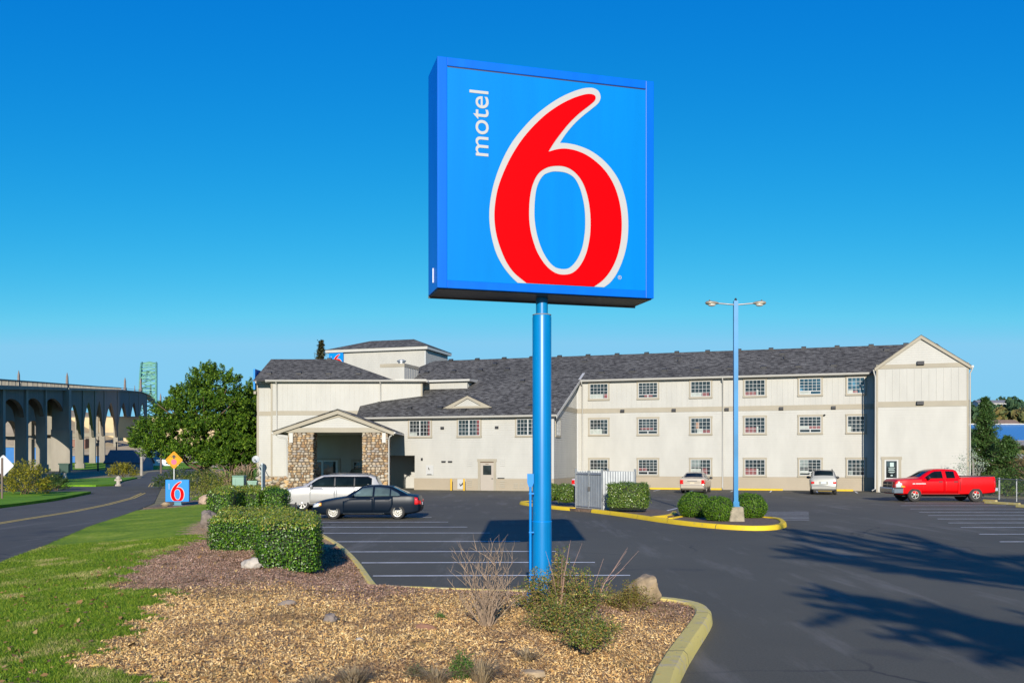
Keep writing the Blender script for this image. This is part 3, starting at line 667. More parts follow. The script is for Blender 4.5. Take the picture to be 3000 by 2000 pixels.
# front slope in one outline so that no faces overlap
O1 = [(-16.9, -8.25), (.35, -8.25), (.35, -.42), (30.55, -.42), (29.2, RY), (-15.8, RY)]
v1 = [(x_, y_, rz_(y_)) for x_, y_ in O1]; v2 = [(x_, y_, z_-.08) for x_, y_, z_ in v1]
mb.add(v1+v2, [tuple(range(6)), tuple(range(6, 12))[::-1]]+[(i, (i+1) % 6, 6+(i+1) % 6, 6+i) for i in range(6)])
roof = U(mb, 'roof', M_roof)
mb = MB(); mb.add([(-15.8, RY, RZ), (29.2, RY, RZ), (30.55, 12.9, EZ-.2), (-20, 12.9, EZ-.2), (30.55, -.42, EZ-.2), (-16.9, -8.25, 5.9), (-20, 0, EZ-.4)], [(0, 1, 2, 3), (1, 4, 2), (0, 3, 6), (0, 6, 5)])
U(mb, 'back_roof', M_roof)
mb = MB(); mb.box(-20, 30.1, 12.3, 12.5, 0, 9.3); mb.box(-16.5, -16.3, 0, 12.3, 0, 9.3); U(mb, 'back_wall', M_cream)
# rake trim where the office slope ends at s=.35
mb = MB(); mb.prism([(-8.27, rz_(-8.27)-.02), (-.30, rz_(-.30)-.02), (-.30, rz_(-.30)-.26), (-8.27, rz_(-8.27)-.26)], .352, .40, 'x'); U(mb, 'rake_board', M_gutter)
mb = MB(); mb.prism([(-.30, rz_(-.3)+.02), (1.3, rz_(1.3)+.03), (1.3, rz_(1.3)), (-.30, rz_(-.3))], .2, .42, 'x'); U(mb, 'flashing', M_gutter)
# gutters and fascias
def gutter(x0, x1, y, z, nm='gutter'):
    mb = MB(); mb.prism([(y+.12, z-.16), (y, z-.16), (y-.07, z-.09), (y-.09, z), (y+.12, z)], x0, x1, 'x'); mb.box(x0, x1, y+.12, y+.5, z-.17, z-.13); return mb
U(gutter(.42, 23.5, -.44, rz_(-.44)+.0), 'gutter', M_gutter)
U(gutter(-16.9, .36, -8.27, rz_(-8.27)+.02), 'gutter', M_gutter)
# ---- office projection (y=-7.8)
FY = -7.8
mb = MB(); mb.box(-11.75, 0, FY, FY+.2, 0, 6.08); mb.box(-16.3, -11.75, FY, FY+.2, 2.8, 6.08); mb.box(-11.75, -11.55, FY+.2, -2, 0, 6.0)
laps(mb, -11.7, -.1, 1.0, 6.0, FY); laps(mb, -16.3, -11.7, 2.85, 6.0, FY)
mb.box(-11.76, -11.74, FY+.01, -2.1, 0, 2.79)
# return wall s=0 up to the slope
mb.prism([(FY+.2, 0), (-.0, 0), (-.0, 9.3), (FY+.2, rz_(FY+.2)-.12)], -.2, 0, 'x')
z_ = 1.0
while z_ < 6.42: mb.quad((.022, FY+.1, z_), (.022, -.02, z_), (.004, -.02, z_+.19), (.004, FY+.1, z_+.19)); mb.quad((.022, FY+.1, z_), (.022, -.02, z_), (0, -.02, z_), (0, FY+.1, z_)); z_ += .19
U(mb, 'office_wall', M_cream)
mb = MB(); battens(mb, FY+.3, -.15, 6.83, 9.3, 0, .36, 'y', 1, lambda c_: rz_(c_)-.2); U(mb, 'batten_siding', M_cream)
mb = MB(); mb.prism([(FY+1.3, 6.44), (-.05, 6.44), (-.05, 6.83), (FY+2.0, 6.83)], .0, .035, 'x'); U(mb, 'band_board', M_beige)
mb = MB(); mb.box(-11.8, -6.25, FY-.03, FY, -.05, .95); mb.box(-4.72, .03, FY-.03, FY, -.05, .95); mb.box(0, .03, FY, -.03, -.05, .95); laps(mb, -11.8, -6.25, 0, .93, FY-.03, .17, d=.012); laps(mb, -4.72, 0, 0, .93, FY-.03, .17, d=.012); U(mb, 'wainscot', M_wains)
mb = MB(); mb.box(-.1, .032, FY-.032, FY+.12, .96, 6.0); U(mb, 'corner_board', M_vinyl)
# drive-through recess behind the opening
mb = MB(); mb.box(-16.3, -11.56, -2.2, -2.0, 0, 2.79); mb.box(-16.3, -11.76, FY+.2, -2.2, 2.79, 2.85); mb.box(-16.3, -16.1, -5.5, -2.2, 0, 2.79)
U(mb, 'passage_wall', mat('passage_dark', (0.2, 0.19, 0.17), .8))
mb = MB(); mb.box(-14.6, -13.3, -2.26, -2.2, 0, 2.3); mb.box(-15.9, -15.7, -2.3, -2.2, 0, 2.5); U(mb, 'glass_door', flat('dark_glass', (.015, .02, .025), .08))
# ---- eyebrow dormer on the office roof
dy = -6.5; dz = rz_(dy); dx0, dx1, da = -9.75, -5.45, -7.6
mb = MB(); mb.prism([(dx0+.25, dz+.02), (dx1-.25, dz+.02), (da, dz+.86)], dy, dy+.1, 'y'); laps(mb, dx0, dx1, dz+.15, dz+.75, dy, .15, top=lambda z: (da-(da-dx0-.25)*(1-(z-dz)/.86), da+(dx1-da-.25)*(1-(z-dz)/.86))); dor = U(mb, 'dormer', M_cream)
mb = MB(); mb.prism([(dx0, dz), (da, dz+1.0), (da, dz+.78), (dx0+.7, dz+.02)], dy-.14, dy-.08, 'y'); mb.prism([(dx1, dz), (da, dz+1.0), (da, dz+.78), (dx1-.7, dz+.02)], dy-.14, dy-.08, 'y'); mb.box(dx0+.3, dx1-.3, dy-.12, dy-.0, dz-.02, dz+.16); U(mb, 'dormer_trim', M_beige, dor)
mb = MB(); ry_ = dy+1.02/P_
for x_ in (dx0-.05, dx1+.05): mb.add([(x_, dy-.16, dz+.0), (da, dy-.16, dz+1.03), (da, ry_, dz+1.03)], [(0, 1, 2)])
U(mb, 'dormer_roof', M_roof, dor)
# ---- upper wall step beside the left block
mb = MB(); mb.box(-14.4, -9.4, -1.8, .6, 8.0, 9.3); battens(mb, -14.2, -9.4, 8.6, 9.3, -1.8, .4); battens(mb, -1.8, -.5, 8.6, 9.3, -9.4, .3, 'y', 1); U(mb, 'upper_wall', M_cream)
mb = MB(); mb.box(-14.8, -9.05, -2.15, .02, 9.3, 9.47); mb.prism([(-2.15, 9.47), (.02, 9.47), (.02, 9.6)], -14.8, -9.05, 'x'); U(mb, 'eave_fascia', M_gutter)
# ---- roof vents
def vent(s, y):
    mb = MB(); z = rz_(y); mb.prism([(y-.16, z-.07), (y-.16, z+.13), (y+.14, z+.21), (y+.16, z+.05)], s-.2, s+.2, 'x'); mb.box(s-.25, s+.25, y-.2, y-.17, z-.08, z+.0); U(mb, 'roof_vent', M_vent)
M_vent = flat('vent_black', (.012, .012, .014), .6)
for s, y in [(-12.39, 2.75), (-9.8, 2.82), (-8.94, 4.42), (-7.2, 2.82), (-4.75, -.47), (-12.78, -6.5), (-10.03, -6.55), (-7.74, -7.1), (-2.21, -6.53), (-15.07, 2.66), (-.36, 4.56), (8.09, 4.63), (16.85, 4.72), (25.2, 4.86)]+[(1.87+2.72*i, 1.36) for i in range(8)]: vent(s, y)
for i in range(16): vent(-14.0+2.72*i, 6.08)
mb = MB(); mb.tube((8.2, 3.6, rz_(3.6)), (8.2, 3.6, rz_(3.6)+.35), .05); mb.tube((17.1, 3.4, rz_(3.4)), (17.1, 3.4, rz_(3.4)+.35), .05); U(mb, 'vent_pipe', M_vent)
# ---- windows
def glassmat(name, tint, rough=.03, spec=.6):
    m, nt, b = _nt(name); co = coord(nt, 'Object'); n = noise(nt, co, .9, 3)
    nt.links.new(ramp(nt, n, [(.35, tuple(x*.4 for x in tint)), (.6, tint), (.7, tuple(x*2.4 for x in tint))]), b.inputs['Base Color'])  # dark and bright mottling in the base colour imitates uneven sky reflections
    b.inputs['Roughness'].default_value = rough; b.inputs['Specular IOR Level'].default_value = spec
    wv = noise(nt, co, 1.7, 1); bump(nt, b, wv, .04, .1); return m
M_pane = glassmat('window_glass', (0.03, 0.04, 0.042)); M_paneb = glassmat('window_glass_blue', (0.035, 0.09, 0.13))
M_cur = mat('curtain_white', (0.307, 0.329, 0.292), .35, var=.25, vscale=3, coat=.6); M_curr = mat('curtain_red', (0.14, 0.03, 0.03), .4, var=.5, vscale=4, coat=.6); M_curg = mat('curtain_grey', (0.13, 0.16, 0.15), .4, var=.4, vscale=3, coat=.6)
def window(s0, s1, z0_, z1_, y, cols, rows, kind='grid', cur=(), frame=U, axis='x', pane=None, trim=True):
    """white gridded window; kind 'vent' has a low opening sash, 'slider' two leaves"""
    def B(mb, a0, a1, d0, d1, q0, q1):
        d0 += .026; d1 += .026
        if axis == 'x': mb.box(a0, a1, y-d1, y-d0, q0, q1)
        else: mb.box(y+d0, y+d1, a0, a1, q0, q1)
    f = .045; mu = .013; mb = MB()
    B(mb, s0, s0+f, .005, .045, z0_, z1_); B(mb, s1-f, s1, .005, .045, z0_, z1_); B(mb, s0+f, s1-f, .005, .045, z1_-f, z1_); B(mb, s0+f, s1-f, .005, .045, z0_, z0_+f)
    zb = z0_+f
    if kind == 'vent': zb = z0_+.30; B(mb, s0+f, s1-f, .005, .05, zb-.06, zb); B(mb, (s0+s1)/2-.04, (s0+s1)/2+.04, .005, .05, z0_+f, zb-.06)
    segs = [(s0+f, s1-f, cols)]
    if kind == 'slider': m_ = (s0+s1)/2; B(mb, m_-.05, m_+.05, .005, .05, z0_+f, z1_-f); segs = [(s0+f, m_-.05, cols), (m_+.05, s1-f, cols)]
    for A, Z, c_ in segs:
        for i in range(1, c_): x_ = A+(Z-A)*i/c_; B(mb, x_-mu, x_+mu, .012, .03, zb, z1_-f)
        for j in range(1, rows):
            q = zb+(z1_-f-zb)*j/rows
            for i in range(c_): xa = A+(Z-A)*i/c_; xb = A+(Z-A)*(i+1)/c_; B(mb, xa+(mu if i else 0), xb-(mu if i < c_-1 else 0), .013, .029, q-mu, q+mu)
    w_ = frame(mb, 'window', M_vinyl)
    mb = MB(); B(mb, s0+.02, s1-.02, -.01, .0055, z0_+.02, z1_-.02); frame(mb, 'window_pane', pane or M_pane, w_)
    for (a_, b_, c_, d_, mt) in cur:
        mb = MB(); B(mb, s0+f+(s1-s0-2*f)*a_, s0+f+(s1-s0-2*f)*b_, .006, .009, z0_+f+(z1_-z0_-2*f)*c_, z0_+f+(z1_-z0_-2*f)*d_); frame(mb, 'curtain', mt, w_)
    if trim:
        mb = MB(); t = .13
        B(mb, s0-t, s0, -.01, .05, z0_, z1_); B(mb, s1, s1+t, -.01, .05, z0_, z1_); B(mb, s0-t-.02, s1+t+.02, -.01, .055, z1_, z1_+t+.03); B(mb, s0-t-.02, s1+t+.02, -.01, .075, z0_-.15, z0_)
        frame(mb, 'window_trim', M_beige, w_)
    return w_
C_w, C_r, C_g = M_cur, M_curr, M_curg
cols6 = [(1.15, 2.72, 5), (5.33, 6.95, 5), (9.7, 11.32, 5), (14.05, 15.65, 5), (18.3, 19.95, 5), (21.92, 23.2, 4)]
zr = [(1.20, 2.48), (4.62, 5.90), (7.66, 8.94)]
curt = {(0, 0): [(0, .72, 0, .33, C_w)], (0, 1): [(0, .7, 0, .35, C_w)], (0, 2): [(0, .75, 0, .3, C_w), (.8, 1, 0, .3, C_r)],
 (1, 0): [(0, .45, .25, .45, C_r)], (1, 1): [(.1, .8, .27, .42, C_r)], (1, 2): [(.3, .75, .03, .18, C_r)],
 (2, 0): [(0, .52, 0, .4, C_w), (.56, .85, 0, .42, C_r), (0, .5, .55, 1, C_g)], (2, 1): [(.3, .62, 0, .3, C_w), (.25, .42, .3, .75, mat('curtain_tan', (0.256, 0.146, 0.088), .5, coat=.5)), (.62, 1, 0, .2, C_r)], (2, 2): [(.0, .55, 0, .25, C_w), (.57, .95, 0, .25, C_r)],
 (3, 0): [(0, .58, 0, .42, C_r), (.58, .68, 0, .4, C_w)], (3, 1): [(0, .55, 0, .36, C_r), (.58, .68, 0, .42, C_w)], (3, 2): [(0, .55, 0, .22, C_r), (.58, .68, .0, .35, C_w)],
 (4, 0): [(0, .42, .1, .3, C_w), (0, .4, .5, 1, C_g)], (4, 1): [(0, .45, .24, .4, C_w), (.45, 1, .22, .4, C_r)], (4, 2): [(0, .48, 0, .18, C_w)],
 (5, 0): [(.05, .3, 0, .3, C_g)], (5, 1): [(0, .2, 0, .35, C_w)], (5, 2): [(.02, .3, 0, .2, C_w), (.3, .6, 0, .15, C_r)]}
for i, (s0, s1, c_) in enumerate(cols6):
    for j, (a_, b_) in enumerate(zr):
        kind = 'vent' if i == 1 or (i == 4) else 'grid'
        window(s0, s1, a_, b_, 0, c_, 4, kind, curt[(i, j)], pane=M_paneb if (i, j) in ((4, 2), (5, 2)) else None)
for s0 in (-12.2, -7.93, -3.0): window(s0, s0+1.85, 4.38, 5.66, FY, 3, 4, 'slider', [(.9, 1, 0, 1, C_r), (0, .35, 0, .2, C_w)] if s0 < -12 else [(.88, 1, 0, 1, C_r)])
window(FY+.55, FY+1.85, 4.38, 5.66, 0, 2, 4, 'slider', [(.0, .45, 0, 1, C_g)], axis='y')
# ---- office door
mb = MB(); mb.box(-6.25, -6.05, FY-.06, FY, 0, 2.3); mb.box(-4.92, -4.72, FY-.06, FY, 0, 2.3); mb.box(-6.3, -4.67, FY-.07, FY, 2.3, 2.52); dtrim = U(mb, 'door_frame', M_beige)
mb = MB(); mb.box(-6.04, -4.93, FY-.03, FY+.0, 0, 2.22); door = U(mb, 'door', mat('door_cream', (0.336, 0.292, 0.241), .5, var=.03))
mb = MB(); mb.box(-6.04, -4.93, FY-.034, FY+.01, 2.22, 2.298); mb.box(-5.62, -5.35, FY-.036, FY-.03, 2.09, 2.13); U(mb, 'door_gap', flat('brown', (.09, .05, .02)), door)
mb = MB(); mb.box(-5.82, -5.12, FY-.036, FY-.03, 1.25, 2.0); U(mb, 'door_pane', M_pane, door)
mb = MB(); mb.box(-5.1, -4.97, FY-.08, FY-.03, .93, .98); U(mb, 'handle', M_vent, door)
# small fittings on the office wall
def louvre(s0, s1, z0_, n, y=FY):
    mb = MB()
    for i in range(n): mb.prism([(y-.045, z0_+i*.15), (y-.02, z0_+i*.15+.1), (y-.02, z0_+i*.15)], s0, s1, 'x')
    U(mb, 'louvre', M_beige if z0_ < .9 else M_cream)
louvre(-7.15, -6.75, 1.95, 4); louvre(-4.38, -3.98, 1.95, 4); louvre(-7.15, -6.75, .3, 4, FY-.03); louvre(-4.38, -3.98, .25, 4, FY-.03); louvre(-3.25, -2.9, .2, 3, FY-.03); louvre(-2.75, -2.4, .2, 3, FY-.03)
for s, z, w2, h2, mt in ((-9.2, 2.3, .17, .06, M_vent), (-8.63, 2.3, .17, .06, M_vent), (-11.1, 2.5, .07, .1, M_vent), (-4.3, 1.0, .28, .03, M_vent)):
    mb = MB(); mb.box(s-w2, s+w2, FY-.12, FY-.02, z-h2, z+h2); U(mb, 'wall_fitting', mt)
for s in (-9.3, -4.65):
    mb = MB(); mb.prism([(FY-.2, 4.95), (FY-.02, 4.9), (FY-.02, 5.12), (FY-.16, 5.12)], s-.13, s+.13, 'x'); U(mb, 'wall_light', M_vent)
mb = MB(); mb.box(-10.75, -10.1, FY-.05, FY-.02, 1.2, 2.0); mb.box(-10.62, -10.22, FY-.09, FY-.05, 1.28, 1.32); mb.sphere((-10.45, FY-.09, 1.75), .09, .05, .13, 10, 6); U(mb, 'meter_box', [M_vinyl])
mb = MB(); mb.box(-10.62, -10.25, FY-.1, FY-.051, 1.24, 1.29); mb.sphere((-10.45, FY-.14, 1.75), .05, .03, .08, 8, 6); U(mb, 'meter_dial', M_vent)
mb = MB(); mb.box(-8.0, -7.3, FY-.06, FY-.035, .1, .9); U(mb, 'gas_meter_panel', M_vinyl)
mb = MB(); mb.path([(-7.95+.2, FY-.2, .55), (-7.7, FY-.2, .38), (-7.55, FY-.2, .5), (-7.45, FY-.2, .62)], .035); U(mb, 'pipe', M_vent, smooth=60)
# wing wall lights and downspouts
for s in (3.98, 8.31, 12.62, 16.91, 20.89):
    mb = MB(); mb.prism([(-.24, 6.5), (-.03, 6.42), (-.03, 6.7), (-.2, 6.7)], s-.16, s+.16, 'x'); U(mb, 'wall_light', M_vent)
for s, z in ((26.95, 9.65), (26.92, 6.67)):
    mb = MB(); mb.prism([(gy-.28, z-.1), (gy-.03, z-.16), (gy-.03, z+.15), (gy-.22, z+.15)], s-.24, s+.24, 'x'); U(mb, 'wall_light', M_vent)
def spout(pts, nm='downspout', fr=U): mb = MB(); mb.path(pts, .055, 8); return fr(mb, nm, M_gutter, smooth=60)
spout([(12.3, -.48, 9.15), (12.3, -.45, 9.0), (12.3, -.1, 8.75), (12.3, -.09, .2), (12.3, -.25, .08)])
spout([(.5, -.48, 9.15), (.5, -.4, 8.95), (.5, -.09, 8.8), (.5, -.09, .1)])
spout([(gx0-.25, gy-.2, 9.25), (gx0-.22, gy-.15, 9.1), (gx0-.1, gy-.06, 8.7), (gx0-.1, gy-.06, .25), (gx0-.35, gy-.2, .1)])
spout([(gx1+.25, gy-.2, 9.3), (gx1+.23, gy-.17, 9.1), (gx1+.1, gy-.07, 8.8), (gx1+.1, gy-.07, .1)])
mb = MB(); mb.prism([(gx1+.17, 9.18), (gx1+.33, 9.22), (gx1+.33, 9.38), (gx1+.17, 9.36)], gy-.22, 3, 'y'); U(mb, 'gutter', M_gutter)
# security camera
mb = MB(); mb.sphere((20.2, -.12, 6.0), .09, .14, .07, 8, 6); mb.tube((20.2, -.02, 6.0), (20.2, -.12, 6.0), .03); U(mb, 'security_camera', M_vent)
# ---- gable door
mb = MB(); mb.box(24.25, 24.45, gy-.06, gy, 0, 2.46); mb.box(25.42, 25.62, gy-.06, gy, 0, 2.46); mb.box(24.2, 25.67, gy-.07, gy, 2.46, 2.68); U(mb, 'door_frame', M_beige)
mb = MB(); mb.box(24.45, 24.56, gy-.05, gy, 0, 2.46); mb.box(25.31, 25.42, gy-.05, gy, 0, 2.46); mb.box(24.56, 25.31, gy-.05, gy, 2.36, 2.46); mb.box(24.56, 25.31, gy-.05, gy, 0, .3); dr = U(mb, 'door', M_vinyl)
mb = MB(); mb.box(24.56, 25.31, gy-.03, gy-.005, .3, 2.36); U(mb, 'door_pane', M_pane, dr)
mb = MB(); mb.box(24.56, 25.31, gy-.045, gy-.031, 1.02, 1.08); U(mb, 'push_bar', M_zinc, dr)
mb = MB(); mb.box(24.83, 25.1, gy-.038, gy-.031, 1.92, 2.24); mb.box(24.88, 25.02, gy-.038, gy-.031, 1.22, 1.32)
for z, x0, x1 in ((1.83, 24.72, 25.18), (1.72, 24.75, 25.12), (1.66, 24.72, 25.15), (1.54, 24.72, 25.18), (1.48, 24.8, 25.1)): mb.box(x0, x1, gy-.037, gy-.031, z-.018, z+.018)
U(mb, 'door_notice', mat('paper', (0.365, 0.453, 0.424), .6), dr)
# ---- left block, parallel to the picture: X -20.9..-7.8, Y 80
bx0, bx1, by = -20.9, -7.8, 80.0
mb = MB(); mb.box(bx0, bx1, by, by+.2, 0, 9.32); mb.box(bx1-.2, bx1, by+.2, 91, 0, 9.32); mb.box(bx0, bx0+.2, by+.2, 81, 0, 9.32); mb.box(-22.4, bx0, 81, 81.2, 0, 9.32); mb.box(-22.4, -22.2, 81.2, 91, 0, 9.32)
mb.prism([(81.2, 9.2), (91, 9.2), (85.5, 11.6)], -22.38, -22.2, 'x')
laps(mb, bx0+.12, bx1-.1, 1.05, 6.32, by); laps(mb, -22.25, bx0-.02, 1.05, 6.32, 81); Wd(mb, 'wall', M_cream)
mb = MB(); battens(mb, bx0+.15, bx1-.1, 6.7, 9.3, by); battens(mb, by+.15, 90, 6.7, 9.3, bx1, .4, 'y', 1); battens(mb, -22.2, bx0-.1, 6.7, 9.3, 81, .35); Wd(mb, 'batten_siding', M_cream)
mb = MB(); mb.box(bx0-.03, bx1+.03, by-.035, by, 6.32, 6.7); mb.box(-22.4, bx0-.035, 80.965, 81, 6.32, 6.7); mb.box(bx0-.035, bx0, by, 80.96, 6.32, 6.7); Wd(mb, 'band_board', M_beige)
mb = MB(); mb.box(bx0-.04, bx0+.12, by-.03, by, 0, 6.32); mb.box(bx0-.04, bx0+.12, by-.03, by, 6.7, 9.3); mb.box(bx0-.04, bx0, by, by+.9, 0, 6.32); mb.box(-22.43, -22.25, 80.97, 81, 0, 6.32); mb.box(-22.43, -22.25, 80.97, 81, 6.7, 9.3); mb.box(bx1-.12, bx1+.03, by-.03, by, 6.7, 9.3)
Wd(mb, 'corner_board', M_beige)
mb = MB(); mb.box(bx0+.12, -18.6, by-.032, by, -.05, 1.03); mb.box(-22.25, bx0-.04, 80.968, 81, -.05, 1.03); Wd(mb, 'wainscot', M_wains)
# left roof: gable at the left, hip at the right
e0 = by-.42; ez = 9.3; rzz = 11.78
mb = MB(); A = [(-22.35, e0, ez), (-10.1, e0, ez), (-16.4, 85.5, rzz), (-22.35, 85.5, rzz), (-10.1, 91, ez), (-22.35, 91, ez)]
mb.add(A, [(0, 1, 2, 3), (1, 4, 2), (3, 2, 4, 5)]); Bv = [(x_, y_, z_-.08) for x_, y_, z_ in A]; mb.add(Bv, [(0, 1, 2, 3), (1, 4, 2), (3, 2, 4, 5)]); mb.add([A[0], A[1], Bv[1], Bv[0], A[3], Bv[3]], [(0, 1, 2, 3), (0, 3, 5, 4)])
Wd(mb, 'roof', M_roof)
mb = MB(); mb.box(-10.1, -7.4, e0, 86.5, ez-.02, ez+.1); mb.box(-10.1, -7.8, 80, 91, ez+.1, ez+.12); Wd(mb, 'flat_roof', M_gutter)
g = gutter(-21.3, -7.35, e0-.02, ez+.04); Wd(g, 'gutter', M_gutter)
mb = MB(); mb.box(-7.44, -7.3, e0, 86.5, ez-.14, ez+.04); mb.box(-21.3, -21.16, e0, 81.0, ez-.14, ez+.04); mb.box(-22.42, -21.3, 80.5, 80.62, ez-.16, ez+.04); Wd(mb, 'eave_fascia', M_gutter)
def vent2(x, y):
    z = ez+(rzz-ez)*(y-e0)/(85.5-e0); mb = MB(); mb.prism([(y-.16, z-.05), (y-.16, z+.13), (y+.14, z+.2), (y+.16, z+.05)], x-.2, x+.2, 'x'); Wd(mb, 'roof_vent', M_vent)
for i in range(4): vent2(-21.4+2.62*i, 81.3)
vent2(-16.9, 85.3)
spout([(-20.4, e0, 9.2), (-20.4, by-.1, 8.9), (-20.4, by-.07, 4.9)], fr=Wd)
spout([(-11.4, e0, 9.2), (-11.4, by-.1, 8.9), (-11.4, by-.07, 6.0)], fr=Wd)
mb = MB(); mb.box(-22.66, -22.5, 80.7, 83.2, 8.6, 10.4); ws = Wd(mb, 'wall_sign', M_blue)
mb = MB(); mb.box(-22.6, -22.4, 80.6, 80.9, 8.2, 8.45); Wd(mb, 'bracket', M_beige)
# tower block behind
mb = MB(); tx0, tx1, ty0, ty1 = -28.2, -17.45, 8, 14; mb.box(tx0, tx1, ty0, ty1, 0, 13.65); laps(mb, tx0+.1, tx1-.12, 10, 13.3, ty0, .19); laps(mb, ty0+.1, ty1, 10, 13.3, tx1, axis='y', sgn=1); tw = U(mb, 'tower_wall', M_cream)
for q_ in (tx0-.03, tx1-.12): mb = MB(); mb.box(q_, q_+.15, ty0-.03, ty0, 9, 13.3); U(mb, 'corner_board', M_vinyl)
mb = MB(); q = .32; mb.box(tx0-q, tx1+q, ty0-q, ty1+q, 13.5, 13.78); U(mb, 'tower_fascia', M_gutter)
mb = MB(); q = .37; E = [(tx0-q, ty0-q, 13.79), (tx1+q, ty0-q, 13.79), (tx1+q, ty1+q, 13.79), (tx0-q, ty1+q, 13.79), (tx0+3.2, 11, 15.0), (tx1-2.6, 11, 15.0)]
mb.add(E, [(0, 1, 5, 4), (1, 2, 5), (2, 3, 4, 5), (3, 0, 4), (0, 3, 2, 1)]); U(mb, 'tower_roof', M_roof)
mb = MB(); mb.box(-28.15, -26.55, ty0-.22, ty0-.02, 11.7, 13.5); tsn = U(mb, 'wall_sign', M_blue)
kk = 1.75/3.14
def tp(P): return [(x_*kk-27.3, (z_-4.74)*kk+11.72) for x_, z_ in P]
Mt = Matrix.Translation((0, ty0-.224, 0)) @ Matrix.Rotation(R(90), 4, 'X')
curve_mesh('digit_outline', [tp(W_O), tp(W_I)], .006, M_swhite, tsn, Mt); curve_mesh('digit_six', [tp(R_O), tp(R_I)], .006, M_red, tsn, Matrix.Translation((0, -.006, 0)) @ Mt)
text_mesh('word', 'motel', .2, .004, M_swhite, tsn, Matrix.Translation((-27.9, ty0-.2235, 12.9)) @ Matrix.Rotation(R(90), 4, 'X') @ Matrix.Rotation(R(90), 4, 'Z'))
# roof equipment box
mb = MB(); mb.box(-18.09, -15.75, -1, 2.2, 9.3, 10.85); battens(mb, -.95, 2.15, 9.4, 10.85, -15.75, .38, 'y', 1); eb = U(mb, 'roof_curb', M_cream)
mb = MB(); mb.box(-18.13, -15.71, -1.04, 2.24, 10.85, 11.15); U(mb, 'curb_cap', M_beige)
mb = MB(); mb.lathe([(0, 0), (.3, 0), (.3, .28), (.42, .3), (.42, .4), (.2, .48), (0, .48)], (-16.6, .3, 11.15), (0, 0, 1), 18); U(mb, 'exhaust_fan', M_zinc, smooth=40)
# ---- entrance canopy, Y 70..80
px0, px1, pxa = -18.15, -8.98, -13.25; cy0 = 69.9; cz = 4.55
sl = (6.25-4.62)/(pxa-px0)
mb = MB(); mb.prism([(px0+.9, cz+.0), (px1-.9, cz+.0), (px1-.9, cz+.06), (pxa, 6.05), (px0+.9, cz+.06)], cy0+.42, cy0+.5, 'y'); laps(mb, 0, 0, cz+.36, 5.95, cy0+.42, .17, top=lambda z: (px0+.5+(z-cz)/sl, px1-.35-(z-cz)/sl)); mb.box(px0+.5, px1-.5, cy0+.5, 79.9, cz-.02, cz+.06)
Wd(mb, 'canopy_gable', M_cream)
mb = MB(); mb.box(px0+.75, px1-.75, cy0+.3, cy0+.45, cz-.02, cz+.33); mb.prism([(px0, cz+.03), (pxa, 6.2), (pxa, 5.92), (px0, cz-.25)], cy0+.12, cy0+.18, 'y'); mb.prism([(px1, cz+.03), (pxa, 6.2), (pxa, 5.92), (px1, cz-.25)], cy0+.12, cy0+.18, 'y')
mb.prism([(px0+.6, cz+.28), (pxa, 5.92), (pxa, 5.7), (px0+.9, cz+.15)], cy0+.35, cy0+.4, 'y'); mb.prism([(px1-.6, cz+.28), (pxa, 5.92), (pxa, 5.7), (px1-.9, cz+.15)], cy0+.35, cy0+.4, 'y')
Wd(mb, 'canopy_trim', M_beige)
mb = MB(); 
for x_ in (px0-.08, px1+.08): mb.add([(x_, cy0+.05, cz+.06), (pxa, cy0+.05, 6.32), (pxa, 79.95, 6.32), (x_, 79.95, cz+.06), (x_, cy0+.05, cz-.0), (pxa, cy0+.05, 6.24), (x_, 79.95, cz-.0), (pxa, 79.95, 6.24)], [(0, 1, 2, 3), (0, 4, 5, 1), (4, 5, 7, 6)])
Wd(mb, 'canopy_roof', M_roof)
for q_ in (px0-.12, px1): mb = MB(); mb.box(q_, q_+.12, cy0+.1, 79.9, cz-.12, cz+.03); Wd(mb, 'gutter', M_gutter)
spout([(px0+.1, cy0+.3, cz-.1), (px0+.35, cy0+.35, cz-.35), (px0+.9, cy0+.4, cz-.5), (px0+.98, cy0+.45, cz-.8), (px0+.98, cy0+.45, .3)], fr=Wd)
spout([(px1-.0, cy0+.3, cz-.1), (px1-.35, cy0+.35, cz-.35), (px1-.42, cy0+.45, cz-.6), (px1-.42, cy0+.45, .2)], fr=Wd)
# stone piers: mortar core with individually shaped cobbles
M_stone = leafmat('stone', [(.16, .11, .07), (.36, .22, .11), (.42, .33, .22), (.5, .44, .34), (.30, .27, .24), (.55, .36, .17), (.24, .18, .12), (.46, .38, .28)], .85, .0, .2)
def pier(x0, x1, y0, y1, h, name='stone_pier'):
    mb = MB(); mb.box(x0+.06, x1-.06, y0+.06, y1-.06, -.05, h)
    p = Wd(mb, name, mat('mortar', (0.1, 0.08, 0.06), .95))
    mb = MB(); rr = random.Random(5)
    def face(a0, a1, fixed, axis):
        z = .08
        while z < h-.06:
            rh = rr.uniform(.12, .24); a_ = a0
            while a_ < a1-.05:
                wd = rr.uniform(.14, .42); c_ = min(a_+wd/2, a1-.08); rx = wd/2*1.02
                c3 = (c_, fixed+.06, z+rh/2+rr.uniform(-.03, .03)) if axis == 'x' else (fixed, c_, z+rh/2)
                rad = (rx, .1, rh/2*1.08) if axis == 'x' else (.1, rx, rh/2*1.08)
                o0 = len(mb.v); mb.sphere(c3, *rad, 8, 5, .16); a_ += wd
            z += rh
    face(x0, x1, y0, 'x'); face(y0, y1, x0+.06, 'y'); face(y0, y1, x1-.06, 'y')
    mb.build('cobbles', M_stone, p, smooth=180); return p
pier(-17.1, -15.2, 70.3, 71.9, 4.53); pier(-11.43, -9.5, 70.3, 71.9, 4.53)
